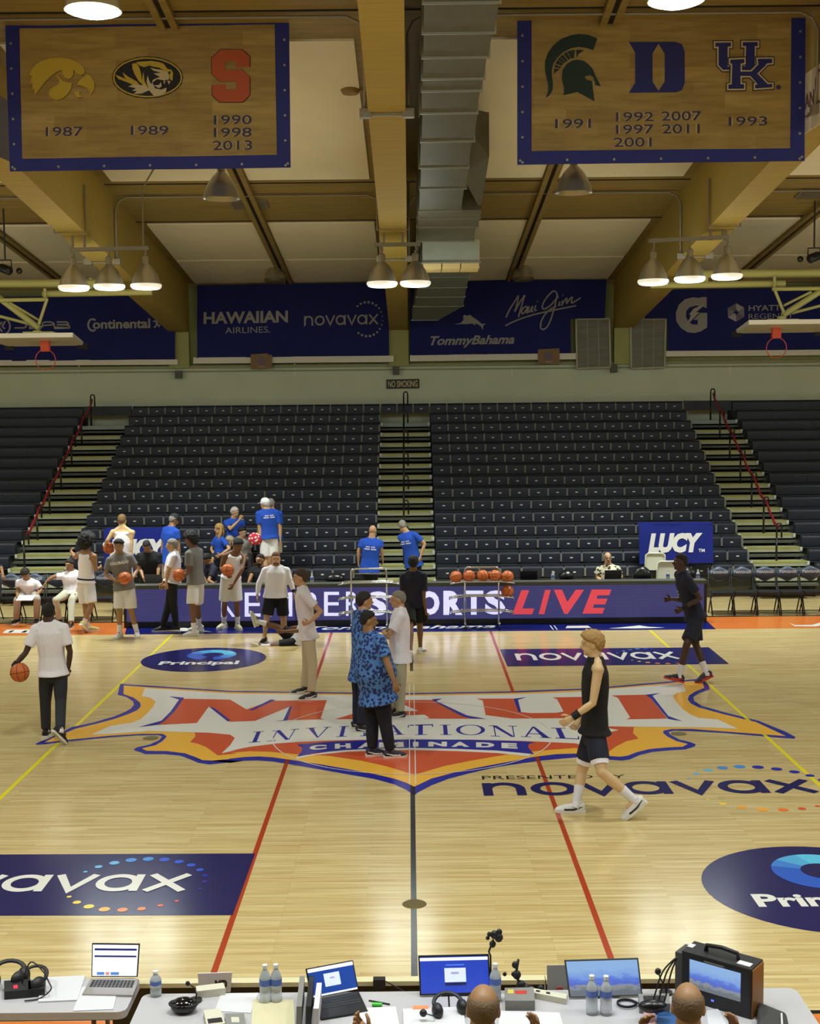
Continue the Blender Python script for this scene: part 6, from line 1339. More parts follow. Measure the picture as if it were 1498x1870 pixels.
# ---- in front of the board, left to right
J = human('player in white tank and white shorts running away, big curly hair', (157, 1064), (158, 1008), (160, 990), 152, 1.94, foot=(158, 1152), skin='tan', hair='black', style='curly', hpitch=4,
    arms={'R': ((175, 1040, 0), (183, 1036, 1)), 'L': ((137, 1018, 1), (131, 1008, 1))}, legs={'R': ((167, 1107, 0), (153, 1138)), 'L': ((156, 1107, .3), (160, 1144))}, foot_pitch=(0, 40), foot_yaw=(120, 165),
    top=('tank', 'white'), bottom=('shorts', 'shorts_white'), shoes=('volt', 'sole'), socks=.08, hem=-.05)
b = MB(); frame_tube(b, [J['T'](.1), J['T'](.15)], [(.178 * J['k'], .126 * J['k'])] * 2, J['Ls'], 16); b.build('waistband', BANDM, J['root'])
JO = human('player in grey tee and white shorts facing the court with a ball', (227, 1072), (218, 1014), (217, 999), 4, 1.93, foot=(235, 1163), skin='tan', hair='black', style='hightop', hpitch=-2,
    arms={'R': ((193, 1050, 0), (212, 1060, -1), (222, 1058, -.12)), 'L': ((251, 1040, 0), (243, 1055, -1), (234, 1056, -.12))}, legs={'R': ((218, 1117, -.3), (219, 1156)), 'L': ((240, 1117, -.3), (250, 1154.5))}, foot_yaw=(18, -14),
    top=('tee', 'grey'), bottom=('shorts', 'shorts_white'), shoes=('white', 'sole'), socks=True, hem=.04, curl=(55, 55))
chest_print(JO, 'COLORADO', PW, .79, .32, .055, off=.158, bold=.06)
p = P(228, 1056, JO['pel'].y - .30); basketball(p, 'orange basketball held by the player in grey facing the court')
J = human('man in white polo and black trousers standing sideways at the board', (315, 1062), (318, 1009), (314, 996), -82, 1.80, foot=(312, 1155), skin='fair', hair='grey', style='short', bulk=1.08, belly=.25,
    arms={'L': ((306, 1045, 0), (304, 1064, 0), (304, 1074)), 'R': ((306, 1043, 1), (298, 1064, 1))}, legs={'L': ((317, 1101, 0), (322, 1144)), 'R': ((309, 1101, .3), (297, 1145))}, foot_yaw=(-85, -88),
    top=('polo', 'white'), bottom=('trousers', 'black'), shoes=('black', 'sole'), hem=.0)
JL = human('player in grey tee and white shorts seen from his left with a ball', (358, 1060), (354, 1003), (348, 986), -112, 1.96, foot=(352, 1158), skin='brown', hair='black', style='afro', hpitch=10,
    arms={'L': ((344, 1045, -1), (331, 1055, 0), (326, 1052)), 'R': ((345, 1040, 1), (330, 1050, 0))}, legs={'L': ((351, 1109, -.3), (355, 1153)), 'R': ((361, 1107, .3), (364, 1143))}, foot_yaw=(-95, -80),
    top=('tee', 'grey'), bottom=('shorts', 'shorts_white'), shoes=('white', 'sole'), socks=True, hem=.05)
p = P(327, 1050, JL['wr']['L'].y + .05); basketball(p, 'orange basketball held by the afro-haired player in grey')
JK = human('player in white tank and shorts bending over a ball at his side', (422, 1054), (429, 1011), (435, 997), 15, 1.93, foot=(421, 1150), skin='brown', hair='black', style='hightop', hyaw=40, hpitch=22, lean=-.1,
    arms={'R': ((404, 1038, 0), (411, 1046, -1), (415, 1050)), 'L': ((442, 1040, -1), (427, 1066, -1))}, legs={'R': ((410, 1103, -.3), (409, 1138)), 'L': ((433, 1104, -.3), (434, 1140))}, foot_yaw=(25, -30),
    top=('tank', 'white'), bottom=('shorts', 'shorts_white'), shoes=('cream', 'sole'), socks=True, hem=.0)
p = P(416, 1041, JK['wr']['R'].y - .12); basketball(p, 'orange basketball held by the bending player in white')
JI = human('smiling man in white pullover and black shorts near the board', (504, 1085), (504, 1036), (504, 1021), 5, 1.82, foot=(500, 1170), skin='fair', hair='ginger', style='fade', bulk=1.16, belly=.12,
    arms={'R': ((473, 1066, 0), (470, 1087, 0), (471, 1098)), 'L': ((531, 1064, 0), (537, 1081, 0), (538, 1092))}, legs={'R': ((487, 1129, -.3), (483, 1165)), 'L': ((518, 1129, 0), (519, 1160))}, foot_yaw=(15, -12),
    top=('long', 'white'), bottom=('shorts', 'black'), shoes=('black', 'sole'), hem=.05, collar=True, bands=(('L', BANDM),), beard='ginger')
# player stretching on the floor
JJ = human('player on the floor stretching one leg in front of the board', (544, 1171), (562, 1134), (566, 1117), -90, 1.92, Y=6.5, skin='brown', hair='black', style='short',
    arms={'L': ((545, 1152, -1), (520, 1153, 0)), 'R': ((545, 1145, 1), (518, 1150, 0))}, legs={'L': ((505, 1180, 0), (479, 1181, 0)), 'R': ((511, 1146, 0), (471, 1135, 0))}, foot_yaw=(-75, -90), foot_pitch=(-40, -75),
    top=('tank', 'white'), bottom=('shorts', 'black'), shoes=('cream', 'sole'), socks=True, hem=.02)
# ---- bench on the left
human('seated man in white polo reading a clipboard on the left bench', (53, 1082), (50, 1060), (46, 1048), -4, 1.78, Y=9.2, skin='tan', hair='dark', style='short', hpitch=48, lean=-.12,
    arms={'R': ((33, 1077, 0), (31, 1088, -1)), 'L': ((75, 1078, 0), (63, 1090, -1))}, legs={'R': ((31, 1096, -5), (30, 1131)), 'L': ((68, 1094, -5), (67, 1130))}, foot_yaw=(8, -8),
    top=('polo', 'white'), bottom=('trousers', 'stone_grey'), shoes=('black', 'sole'), hem=.02, bulk=1.1)
c = P(47, 1092, 8.62); b = MB(); b.box(c, (.32, .24, .012), M=Matrix.Rotation(math.radians(16), 3, 'X')); cb = tag(b.build('clipboard', mat('paper_white', (232, 228, 228), .7)), 'white clipboard on the lap of the seated man', 'clipboard')
human('seated man in white polo with one arm along the left bench', (133, 1080), (130, 1045), (127, 1032), 10, 1.80, Y=9.2, skin='tan', hair='dark', style='short', hyaw=-18,
    arms={'R': ((98, 1053, 0), (84, 1062, 0), (82, 1070)), 'L': ((146, 1070, 0), (138, 1085, -1))}, legs={'R': ((102, 1096, -5), (108, 1132)), 'L': ((131, 1096, -5), (130, 1138))}, foot_yaw=(0, -12),
    top=('polo', 'white'), bottom=('trousers', 'sage'), shoes=('black', 'sole'), hem=.02, bulk=1.08)
human('person in navy top seated at the left picture edge', (-16, 1080), (-16, 1030), (-18, 1014), -5, 1.86, Y=9.2, skin='tan', hair='dark', style='short', arms={'L': ((1, 1034, 0), (5, 1047, -1)), 'R': ((-30, 1055, 0), (-24, 1078, -1))},
    legs={'R': ((-26, 1094, -5), (-26, 1132)), 'L': ((-8, 1094, -5), (-8, 1131))}, top=('tee', 'navy'), bottom=('shorts', 'navy'), shoes=('white', 'sole'), hem=.02)
# ---- behind the board
JP = human('player in white tank seen from behind, ball on his left hip', (224, 1032), (224, 966), (223, 951), 178, 2.05, Y=9.95, skin='pale', hair='sandy', style='fade',
    arms={'L': ((197, 986, 0), (191, 996, 1), (196, 1002)), 'R': ((240, 986, 0), (240, 1008, 0))}, top=('tank', 'white'), bottom=('shorts', 'shorts_white'), shoes=('white', 'sole'), bands=(('L', BANDW),), hem=.02)
p = P(199, 1001, JP['wr']['L'].y - .03); basketball(p, 'orange basketball on the hip of the player seen from behind')
human('man in black polo leaning over the table', (276, 1058), (272, 1010), (268, 998), 2, 1.80, Y=9.55, skin='tan', hair='black', style='fade', hpitch=38, bulk=1.22, belly=.2, lean=-.14,
    arms={'R': ((257, 1040, 0), (262, 1056, -1)), 'L': ((290, 1036, 0), (288, 1056, -1))}, top=('polo', 'black'), bottom=('trousers', 'black'), hem=.06)
human('man in royal blue shirt and dark cap, back half turned', (309, 1018), (313, 964), (318, 950), 140, 1.82, Y=10.6, skin='tan', hair='grey', style='short', cap='charcoal', bulk=1.1, hyaw=120, hpitch=25,
    arms={'L': ((297, 995, 0), (296, 1020, 0)), 'R': ((326, 992, 0), (328, 1018, 0))}, top=('tee', 'royal'), bottom=('shorts', 'khaki'), hem=.12)
human('dark-haired person in navy hunched over the table', (388, 1062), (383, 1031), (378, 1021), -50, 1.74, Y=9.45, skin='tan', hair='black', style='short', hpitch=40, lean=-.1,
    arms={'L': ((381, 1060, -1), (392, 1066, -1)), 'R': ((370, 1052, 0), (378, 1064, -1))}, legs={'L': ((376, 1078, -5), (378, 1110, 0)), 'R': ((386, 1080, -5), (388, 1112, 0))}, top=('tee', 'navy'), bottom=('trousers', 'navy'), hem=.02)
human('bearded man in black tee seated behind the table', (474, 1072), (476, 1037), (475, 1023), -32, 1.8, Y=9.5, skin='tan', hair='dark', style='fade', beard='dark', bulk=1.1,
    arms={'R': ((458, 1054, -1), (454, 1063, -1)), 'L': ((494, 1054, -1), (486, 1064, -1))}, legs={'L': ((482, 1082, -5), (482, 1112, 0)), 'R': ((464, 1082, -5), (464, 1112, 0))}, top=('tee', 'black'), bottom=('trousers', 'black'), hem=.02)
human('grey-haired man in leaf print shirt seated at a dark laptop', (1112, 1070), (1111, 1034), (1110, 1019), 0, 1.78, Y=9.5, skin='fair', hair='grey', style='fringe', glasses=True, bulk=1.1, belly=.2,
    arms={'R': ((1091, 1054, 0), (1100, 1064, -1)), 'L': ((1135, 1053, 0), (1124, 1064, -1))}, legs={'L': ((1121, 1082, -5), (1121, 1112, 0)), 'R': ((1103, 1082, -5), (1103, 1112, 0))}, top=('polo', 'leaf_print'), bottom=('trousers', 'khaki'), hem=.02)
for x, l in ((388, 'hunched person in navy'), (474, 'bearded man in black'), (1112, 'man in the leaf print shirt')):
    p = P(x, 1070, 9.6); t = thing('stool', (p.x, 9.62, 0), 'dark folding stool under the %s' % l, 'stool'); b = MB(); b.box((p.x, 9.62, .40), (.36, .34, .04)); b.build('seat', ch_bk, t)
    for dx in (-.15, .15):
        for dy in (-.14, .14): b = MB(); b.bar((p.x + dx, 9.62 + dy, 0), (p.x + dx, 9.62 + dy, .38), .03); b.build('leg', ch_bk, t)
# ---- on the bleachers
human('blonde woman in royal blue tee sitting on the left bleachers', (402, 1012), (401, 981), (400, 966), -50, 1.68, Y=11.65, skin='fair', hair='blond', style='long', hyaw=-60,
    arms={'L': ((419, 1002, -1), (404, 1012, -1)), 'R': ((386, 1003, 0), (392, 1014, -1))}, legs={'L': ((410, 1022, -5), (412, 1058, 0)), 'R': ((386, 1022, -5), (390, 1058, 0))}, top=('tee', 'royal'), bottom=('shorts', 'navy'), shoes=('white', 'sole'), hem=.02)
human('white-haired man in royal blue tee sitting with a hand at his face', (428, 982), (428, 949), (429, 936), 25, 1.78, Y=12.33, skin='fair', hair='white', style='short', bulk=1.12, hyaw=50, hpitch=10,
    arms={'R': ((421, 966, -1), (437, 950, -1), (440, 943)), 'L': ((443, 966, 0), (440, 980, -1))}, legs={'L': ((438, 994, -5), (440, 1028, 0)), 'R': ((418, 994, -5), (416, 1028, 0))}, top=('tee', 'royal'), bottom=('shorts', 'khaki'), hem=.02)
human('dark-haired man in pale grey shirt sitting low on the bleachers', (446, 1014), (443, 985), (443, 972), 30, 1.78, Y=11.85, skin='fair', hair='black', style='short', hyaw=45, hpitch=12, lean=-.08,
    arms={'R': ((432, 1002, -1), (444, 1014, -1)), 'L': ((456, 1006, 0), (461, 1028, -1), (465, 1034))}, legs={'L': ((456, 1024, -5), (458, 1058, 0)), 'R': ((436, 1024, -5), (438, 1058, 0))}, top=('tee', 'grey_pale'), bottom=('trousers', 'charcoal'), hem=.02)
JX = human('man in white cap, royal blue tee and white shorts, seen from behind', (491, 980), (488, 932), (484, 921), -160, 1.82, Y=11.35, skin='fair', hair='white', style='short', cap='white', bulk=1.16, hyaw=-120,
    arms={'L': ((474, 966, 0), (477, 984, 0)), 'R': ((511, 966, 0), (512, 986, 0))}, legs={'L': ((485, 1022, 0), (484, 1060, 0)), 'R': ((499, 1022, 0), (500, 1060, 0))}, top=('tee', 'royal'), bottom=('shorts', 'shorts_white'), shoes=('white', 'sole'), hem=.03, base_z=.02)
chest_marks(JX, ((9, .2), (11, .25)), PW, .82, off=.165)
human('grey-haired man in royal blue tee, hidden behind the white cap', (500, 978), (497, 934), (495, 921), -150, 1.8, Y=11.85, skin='fair', hair='grey', style='short', bulk=1.05, hyaw=160,
    arms={'R': ((512, 968, 0), (513, 988, 0)), 'L': ((488, 966, 0), (486, 984, 0))}, top=('tee', 'royal'), bottom=('shorts', 'khaki'), hem=.12, base_z=.49)
p = P(466, 984, 11.25); blob('gift_bag', (p.x, 11.25, p.z), ((.15, 0, 0), (0, .1, 0), (0, 0, .15)), 'red and white bag in the hand of the man in the white cap', 'bag', pattern_mat('bag_red_pattern', (196, 44, 60), (226, 214, 214), 16, .34), 3)
JA = human('bald man in royal blue tee seen from behind, left of the middle aisle', (675, 1038), (679, 985), (681, 969), 176, 1.80, Y=10.9, skin='fair', hair='grey', style='bald', bulk=1.16, hyaw=165,
    arms={'L': ((655, 1006, 0), (655, 1026, 1)), 'R': ((697, 1004, 0), (699, 1022, 1))}, top=('tee', 'royal'), bottom=('trousers', 'black'), hem=.10)
JB = human('grey-haired man in royal blue tee bending, hands on hips, in the aisle', (755, 1026), (744, 974), (735, 961), 150, 1.80, Y=11.0, skin='fair', hair='grey', style='short', bulk=1.1, hyaw=-160, hpitch=30,
    arms={'R': ((776, 993, 0), (768, 1017, 0)), 'L': ((745, 1000, -1), (749, 1018, 0))}, top=('tee', 'royal'), bottom=('trousers', 'black'), hem=.10)
for j in (JA, JB):
    chest_marks(j, ((9, .2), (11, .26)), PW, .76, off=.16)
# ---- officials at the near table, backs to us
human('bald man with glasses at the near table, his back to us', (878, 2010), (880, 1906), (883, 1842), 174, 1.80, Y=-10.15, near=True, skin='tan', hair='stubble', style='fringe', glasses=True, bulk=1.1, hpitch=6,
    arms={'L': ((775, 1965, 1), (678, 1890, 1), (648, 1866)), 'R': ((965, 1990, 1), (975, 1900, 1))}, legs={'L': ((850, 2030, 5), (850, 2230, 0)), 'R': ((925, 2030, 5), (925, 2230, 0))}, top=('polo', 'navy'), bottom=('trousers', 'black'), hem=.02)
human('bald man at the near table in front of the black case monitor', (1258, 2010), (1258, 1904), (1257, 1838), 172, 1.78, Y=-10.1, near=True, skin='tan', hair='stubble', style='fringe', bulk=1.1, hpitch=8,
    arms={'L': ((1185, 1985, 1), (1172, 1895, 1), (1178, 1866)), 'R': ((1335, 1990, 1), (1340, 1900, 1))}, legs={'L': ((1220, 2030, 5), (1220, 2230, 0)), 'R': ((1300, 2030, 5), (1300, 2230, 0))}, top=('polo', 'black'), bottom=('trousers', 'black'), hem=.02)
# ================================================================ near tables with the officials' equipment
TZ = .74
tt = mat('table_plastic', (178, 174, 177), .5, bump=.06, scale=60); tl = mat('table_leg_grey', (120, 118, 116), .45, metal=.4); bkp = mat('gear_black', (22, 22, 24), .5); ppr = mat('paper_sheet', (206, 203, 207), .7); gry = mat('gear_grey', (128, 126, 122), .5); ivo = mat('gear_ivory', (204, 198, 178), .5)
def tz(px, py, z=TZ): return G(px, py, z)
def ftable(label, x0, x1, y0, y1):
    t = thing('folding_table', ((x0 + x1) / 2, (y0 + y1) / 2, 0), label, 'table'); b = MB(); r = .05; pl = []
    for cx, cy, a in ((x1 - r, y1 - r, 0), (x0 + r, y1 - r, 90), (x0 + r, y0 + r, 180), (x1 - r, y0 + r, 270)):
        pl += [(cx + r * math.cos(math.radians(a + d)), cy + r * math.sin(math.radians(a + d)), TZ - .045) for d in (0, 30, 60, 90)]
    b.prism(pl, (0, 0, .045)); b.build('table_top', tt, t)
    for x in (x0 + .2, x1 - .2):
        for y in (y0 + .06, y1 - .06):
            b = MB(); b.tube([(x, y, 0), (x, y, TZ - .045)], .014, 8); b.build('leg', tl, t, smooth=True)
    return t
a = tz(258, 1786); c = tz(236, 1848); ftable('white folding table at the left with the open silver laptop', a.x - 1.83, a.x, c.y, a.y)
a = tz(262, 1815); yf = a.y
ftable('white folding table in the middle with headsets and papers', a.x, a.x + 1.82, yf - .62, yf)
ftable('white folding table at the right under the black case monitor', a.x + 1.83, a.x + 3.9, yf - .62, yf)
# courtside sign boards seen from behind
YP = yf + .30
zt = P(740, 1788, YP).z; x0, x1 = P(205, 1790, YP).x, P(1392, 1795, YP).x
t = thing('sign_board', ((x0 + x1) / 2, YP, 0), 'low courtside sign board with cream top edge, seen from behind', 'board')
for k in range(3):
    u0, u1 = lerp(x0, x1, k / 3), lerp(x0, x1, (k + 1) / 3) - .006; b = MB(); b.box(((u0 + u1) / 2, YP, zt / 2), (u1 - u0, .04, zt - .03)); b.build('panel', mat('board_olive', (64, 56, 24), .7, var=.12, scale=3), t); b = MB(); b.box(((u0 + u1) / 2, YP, zt - .012), (u1 - u0, .07, .028)); b.build('top_edge', mat('board_cream', (206, 196, 156), .6), t)
b = MB(); b.box(((x0 + x1) / 2, YP - .28, .02), (x1 - x0, .5, .012)); tag(b.build('cable_mat', mat('mat_black', (16, 16, 16), .8)), 'black floor mat between the near tables and the sign board', 'mat')
def flat(name, q, m, label, cat, h=.003, z=TZ):
    p = [tz(x, y, z + h) for x, y in q]; b = MB(); b.prism([(v.x, v.y, z + .0006) for v in p], (0, 0, h)); return tag(b.build(name, m), label, cat)
scr = lambda n, c, e=.9: mat('screen_' + n, c, .3, emit=e)
def screen(name, label, q, parts, frame=bkp, base=None, th=.014, lean=.03, cat='laptop', basem=None, stand=False):
    """q: px corners of the panel tl, tr, br, bl; the foot stands on the table. parts: (u0, v0, u1, v1, material), v from the bottom."""
    bl, br = tz(*q[3], TZ + .012), tz(*q[2], TZ + .012); tl_, tr = P(*q[0], bl.y + lean), P(*q[1], br.y + lean); f = bil(bl, br, tr, tl_); n = (br - bl).cross(tl_ - bl).normalized()
    if n.y > 0: n = -n
    t = thing(name, (bl + br) / 2, label, cat); b = MB(); b.hexa([bl, br, tr, tl_] + [v - n * th for v in (bl, br, tr, tl_)]); b.build('lid' if base else 'housing', frame, t)
    for i, (u0, v0, u1, v1, m) in enumerate(parts):
        b = MB(); b.poly([f(u, v) + n * (.0012 + .0006 * i) for u, v in ((u0, v0), (u1, v0), (u1, v1), (u0, v1))]); b.build('screen' if i == 0 else 'screen_window', m, t)
    if base:
        p = [tz(x, y, TZ + .014) for x, y in base]; b = MB(); b.prism([(v.x, v.y, TZ + .001) for v in p], (0, 0, .013)); b.build('base', basem or frame, t); g = bil(p[3], p[2], p[1], p[0]); kb = MB()
        for i in range(12):
            for j in range(4):
                u0, v0 = .06 + i * .0735, .45 + j * .12; kb.poly([g(u, v) + Vector((0, 0, .0015)) for u, v in ((u0, v0), (u0 + .06, v0), (u0 + .06, v0 + .095), (u0, v0 + .095))])
        o = kb.build('keyboard', mat('keys_dark', (40, 40, 42), .6), t); o['kind'] = 'stuff'
    if stand:
        m_ = (bl + br) / 2; b = MB(); b.bar(m_ + Vector((0, .09, .0)), lerp(tl_, tr, .5) * .5 + m_ * .5 - n * .01, .05, .01); b.build('stand', frame, t)
        b = MB(); b.box((m_.x, m_.y + .06, TZ + .005), (.16, .12, .01)); b.build('foot', frame, t)
    return t
navy_s, white_s = scr('navy', (26, 30, 88), .8), scr('white', (222, 226, 240), .85)
screen('laptop', 'open silver laptop with a white page, on the left table', [(168, 1723), (255, 1724), (251, 1784), (167, 1784)], [(.02, .03, .98, .97, white_s), (.06, .80, .95, .86, navy_s), (.06, .60, .95, .65, navy_s), (.12, .07, .28, .15, scr('blue_patch', (70, 120, 180))), (.31, .07, .39, .15, scr('red_patch', (200, 120, 110))), (.42, .07, .6, .15, scr('blue_patch', (70, 120, 180)))], base=[(166, 1787), (254, 1788), (243, 1817), (150, 1815)], basem=mat('laptop_silver', (160, 154, 150), .35, metal=.4))
bg = scr('blue', (28, 62, 140), .8); card = scr('card', (196, 206, 226), .9); red_t = scr('card_mark', (150, 150, 180), .8)
screen('laptop', 'dark laptop tilted left with a blue screen, on the middle table', [(559, 1770), (645, 1754), (655, 1807), (569, 1824)], [(.02, .03, .98, .98, bg), (.02, .86, .98, .98, white_s), (.02, .03, .98, .09, white_s), (.33, .30, .66, .74, card), (.45, .55, .55, .6, red_t)], base=[(569, 1827), (655, 1810), (672, 1846), (587, 1860)])
screen('monitor', 'flat monitor with royal blue screen beside the bald man with glasses', [(764, 1746), (893, 1743), (897, 1814), (767, 1818)], [(.02, .04, .98, .97, scr('royal', (36, 62, 168), .8)), (.02, .87, .98, .95, white_s), (.36, .32, .66, .68, card), (.36, .24, .66, .30, scr('bar', (30, 30, 60), .6)), (.45, .53, .56, .58, red_t), (.38, .74, .64, .78, scr('caption', (70, 110, 210), .8))], cat='monitor', stand=True)
def sky_screen():
    M = bpy.data.materials.new('screen_landscape'); M.use_nodes = True; nt = M.node_tree; b_ = nt.nodes['Principled BSDF']; b_.inputs['Base Color'].default_value = (.02, .02, .02, 1); tc = nt.nodes.new('ShaderNodeTexCoord'); sp = nt.nodes.new('ShaderNodeSeparateXYZ'); nt.links.new(tc.outputs['Generated'], sp.inputs[0]); nz = nt.nodes.new('ShaderNodeTexNoise'); nz.inputs['Scale'].default_value = 7; nt.links.new(tc.outputs['Generated'], nz.inputs[0])
    ad = nt.nodes.new('ShaderNodeMath'); ad.operation = 'MULTIPLY_ADD'; ad.inputs[1].default_value = .35; nt.links.new(nz.outputs[0], ad.inputs[0]); nt.links.new(sp.outputs['Z'], ad.inputs[2]); cr = nt.nodes.new('ShaderNodeValToRGB'); e = cr.color_ramp.elements; e[0].position = .3; e[0].color = rgb((110, 120, 128)); e[1].position = .95; e[1].color = rgb((150, 190, 240))
    for p, c in ((.42, (150, 156, 160)), (.5, (84, 110, 210)), (.64, (96, 130, 226)), (.74, (130, 170, 236))): x = e.new(p); x.color = rgb(c)
    nt.links.new(ad.outputs[0], cr.inputs[0]); nt.links.new(cr.outputs[0], b_.inputs['Emission Color']); b_.inputs['Emission Strength'].default_value = .85; return M
LS = sky_screen()
screen('monitor', 'flat monitor showing a pale sky and blue hills behind two bottles', [(1031, 1754), (1166, 1750), (1174, 1818), (1040, 1822)], [(.02, .03, .98, .97, LS)], cat='monitor', stand=True, frame=mat('monitor_frame_grey', (70, 74, 72), .5))
# portable case with a built-in monitor
bl, br = tz(1245, 1824, TZ), tz(1371, 1862, TZ); zt = P(1378, 1771, br.y).z; up = Vector((0, 0, zt - TZ)); fw_ = (br - bl); dp = Vector((-fw_.y, fw_.x, 0)).normalized() * .17
t = thing('case_monitor', (bl + br) / 2, 'black portable case with built-in monitor and carry handle, right table', 'monitor'); b = MB(); b.hexa([bl, br, br + dp, bl + dp] + [v + up for v in (bl, br, br + dp, bl + dp)]); b.build('case', mat('case_black', (30, 30, 32), .45), t)
f = bil(bl, br, br + up, bl + up); n = -dp.normalized()
for nm, r, m, o in (('bezel', (.02, .04, .98, .95), bkp, .002), ('screen', (.12, .3, .86, .88), LS, .004), ('name_strip', (.33, .895, .62, .93), mat('strip_grey', (120, 116, 110), .6), .004), ('power_light', (.44, .14, .48, .18), scr('blue_light', (70, 90, 240), 2.0), .004)):
    b = MB(); b.poly([f(u, v) + n * o for u, v in ((r[0], r[1]), (r[2], r[1]), (r[2], r[3]), (r[0], r[3]))]); b.build(nm, m, t)
b = MB(); b.hexa([br + dp * .04 + fw_ * .001, br + dp * .96 + fw_ * .001, br + dp * .96 + fw_ * .02, br + dp * .04 + fw_ * .02] + [v + up * .97 for v in (br + dp * .04 + fw_ * .001, br + dp * .96 + fw_ * .001, br + dp * .96 + fw_ * .02, br + dp * .04 + fw_ * .02)]); b.build('side_panel', mat('case_side_tan', (128, 84, 36), .5), t)
b = MB(); b.hexa([bl - fw_ * .1, bl, bl + dp * .8, bl + dp * .8 - fw_ * .1] + [v + up * .94 for v in (bl - fw_ * .1, bl, bl + dp * .8, bl + dp * .8 - fw_ * .1)]); b.build('side_panel', mat('case_side_grey', (66, 66, 64), .5), t)
hc = f(.5, 1) + dp * .5; hd = fw_.normalized(); b = MB(); b.tube([hc - hd * .1, hc - hd * .095 + Vector((0, 0, .035)), hc + Vector((0, 0, .045)), hc + hd * .095 + Vector((0, 0, .035)), hc + hd * .1], [(.014, .012)] * 5, 8); b.build('handle', bkp, t, smooth=True)
for u, v0 in ((.86, .3), (.04, .55)):
    c = f(u, 1) + dp * v0 + Vector((0, 0, .002)); b = MB(); b.box(c, (.08 if u > .5 else .035, .05, .003), rz=math.atan2(fw_.y, fw_.x)); b.build('sticker', ppr, t)
# papers, folders
flat('paper_stack', [(74, 1785), (156, 1781), (141, 1826), (70, 1829)], ppr, 'stack of loose white papers beside the left headsets', 'paper', .008)
flat('notepad', [(150, 1802), (217, 1797), (207, 1843), (133, 1846)], ppr, 'printed white page with a pen mark, in front of the silver laptop', 'paper', .004)
flat('paper_sheet', [(404, 1814), (472, 1813), (458, 1850), (392, 1846)], ppr, 'blank white sheet between the radios and the bottles', 'paper')
flat('folder', [(462, 1826), (536, 1825), (540, 1884), (458, 1886)], mat('folder_cream', (204, 194, 158), .7), 'cream paper folder in front of two water bottles', 'folder', .006)
flat('notepad', [(656, 1841), (723, 1838), (733, 1886), (660, 1888)], ppr, 'ruled white notepad in front of the green highlighter', 'paper', .01)
flat('score_book', [(736, 1842), (846, 1838), (852, 1886), (738, 1888)], ppr, 'open white score book with an orange tab', 'book', .014)
flat('book_tab', [(754, 1837), (783, 1836), (783, 1842), (754, 1843)], mat('tab_orange', (236, 136, 80), .6), 'orange tab sticking out of the score book', 'tab', .016)
flat('open_book', [(912, 1846), (1022, 1849), (1034, 1888), (910, 1888)], ppr, 'open white book right of the bald man with glasses', 'book', .012)
flat('folder', [(1199, 1848), (1240, 1848), (1246, 1886), (1202, 1886)], mat('folder_blue', (36, 84, 140), .6), 'blue folder beside the phone at the right', 'folder', .004)
flat('paper_sheet', [(1290, 1846), (1312, 1842), (1334, 1884), (1296, 1886)], ppr, 'white sheet leaning by the foot of the case monitor', 'paper', .003)
flat('phone', [(1175, 1838), (1195, 1837), (1201, 1886), (1178, 1886)], mat('phone_pink', (206, 160, 176), .3), 'phone with a pink picture in the hand of the right bald man', 'phone', .009)
# pen and highlighter
for q, r, m, l, nm in (((674, 1827, 712, 1834), .005, bkp, 'black pen lying behind the green highlighter', 'pen'), ((680, 1834, 698, 1835), .012, mat('marker_green', (70, 190, 60), .5), 'green highlighter pen on the middle table', 'highlighter')):
    b = MB(); b.tube([tz(q[0], q[1], TZ + r), tz(q[2], q[3], TZ + r)], r, 8); tag(b.build(nm, m, None, smooth=True, angle=50), l, 'pen')
# binders standing on edge
for i, (x0_, y0_, x1_, y1_, m, l) in enumerate(((547, 1812, 541, 1868, gry, 'grey binder standing on edge left of the dark laptop'), (564, 1812, 558, 1868, bkp, 'black binder standing on edge against the dark laptop'), (578, 1825, 572, 1872, ppr, 'white binder standing on edge nearest the dark laptop'))):
    a, c = tz(x0_, y0_ + 12), tz(x1_, y1_ + 14); b = MB(); b.hexa([a, a + Vector((.03, 0, 0)), c + Vector((.03, 0, 0)), c] + [v + Vector((.004, 0, .14)) for v in (a, a + Vector((.03, 0, 0)), c + Vector((.03, 0, 0)), c)]); tag(b.build('binder', m), l, 'binder')
# water bottles
for px, py, l in ((285, 1818, 'clear water bottle at the corner of the middle table, beside the left table'), (485, 1830, 'left one of two water bottles behind the cream folder'), (505, 1829, 'right one of two water bottles behind the cream folder'), (905, 1828, 'water bottle beside the royal blue monitor'), (1081, 1851, 'left one of two water bottles before the landscape monitor'), (1107, 1852, 'right one of two water bottles before the landscape monitor')):
    bottle(tz(px, py), l, .225 if px > 400 else .15, .034)
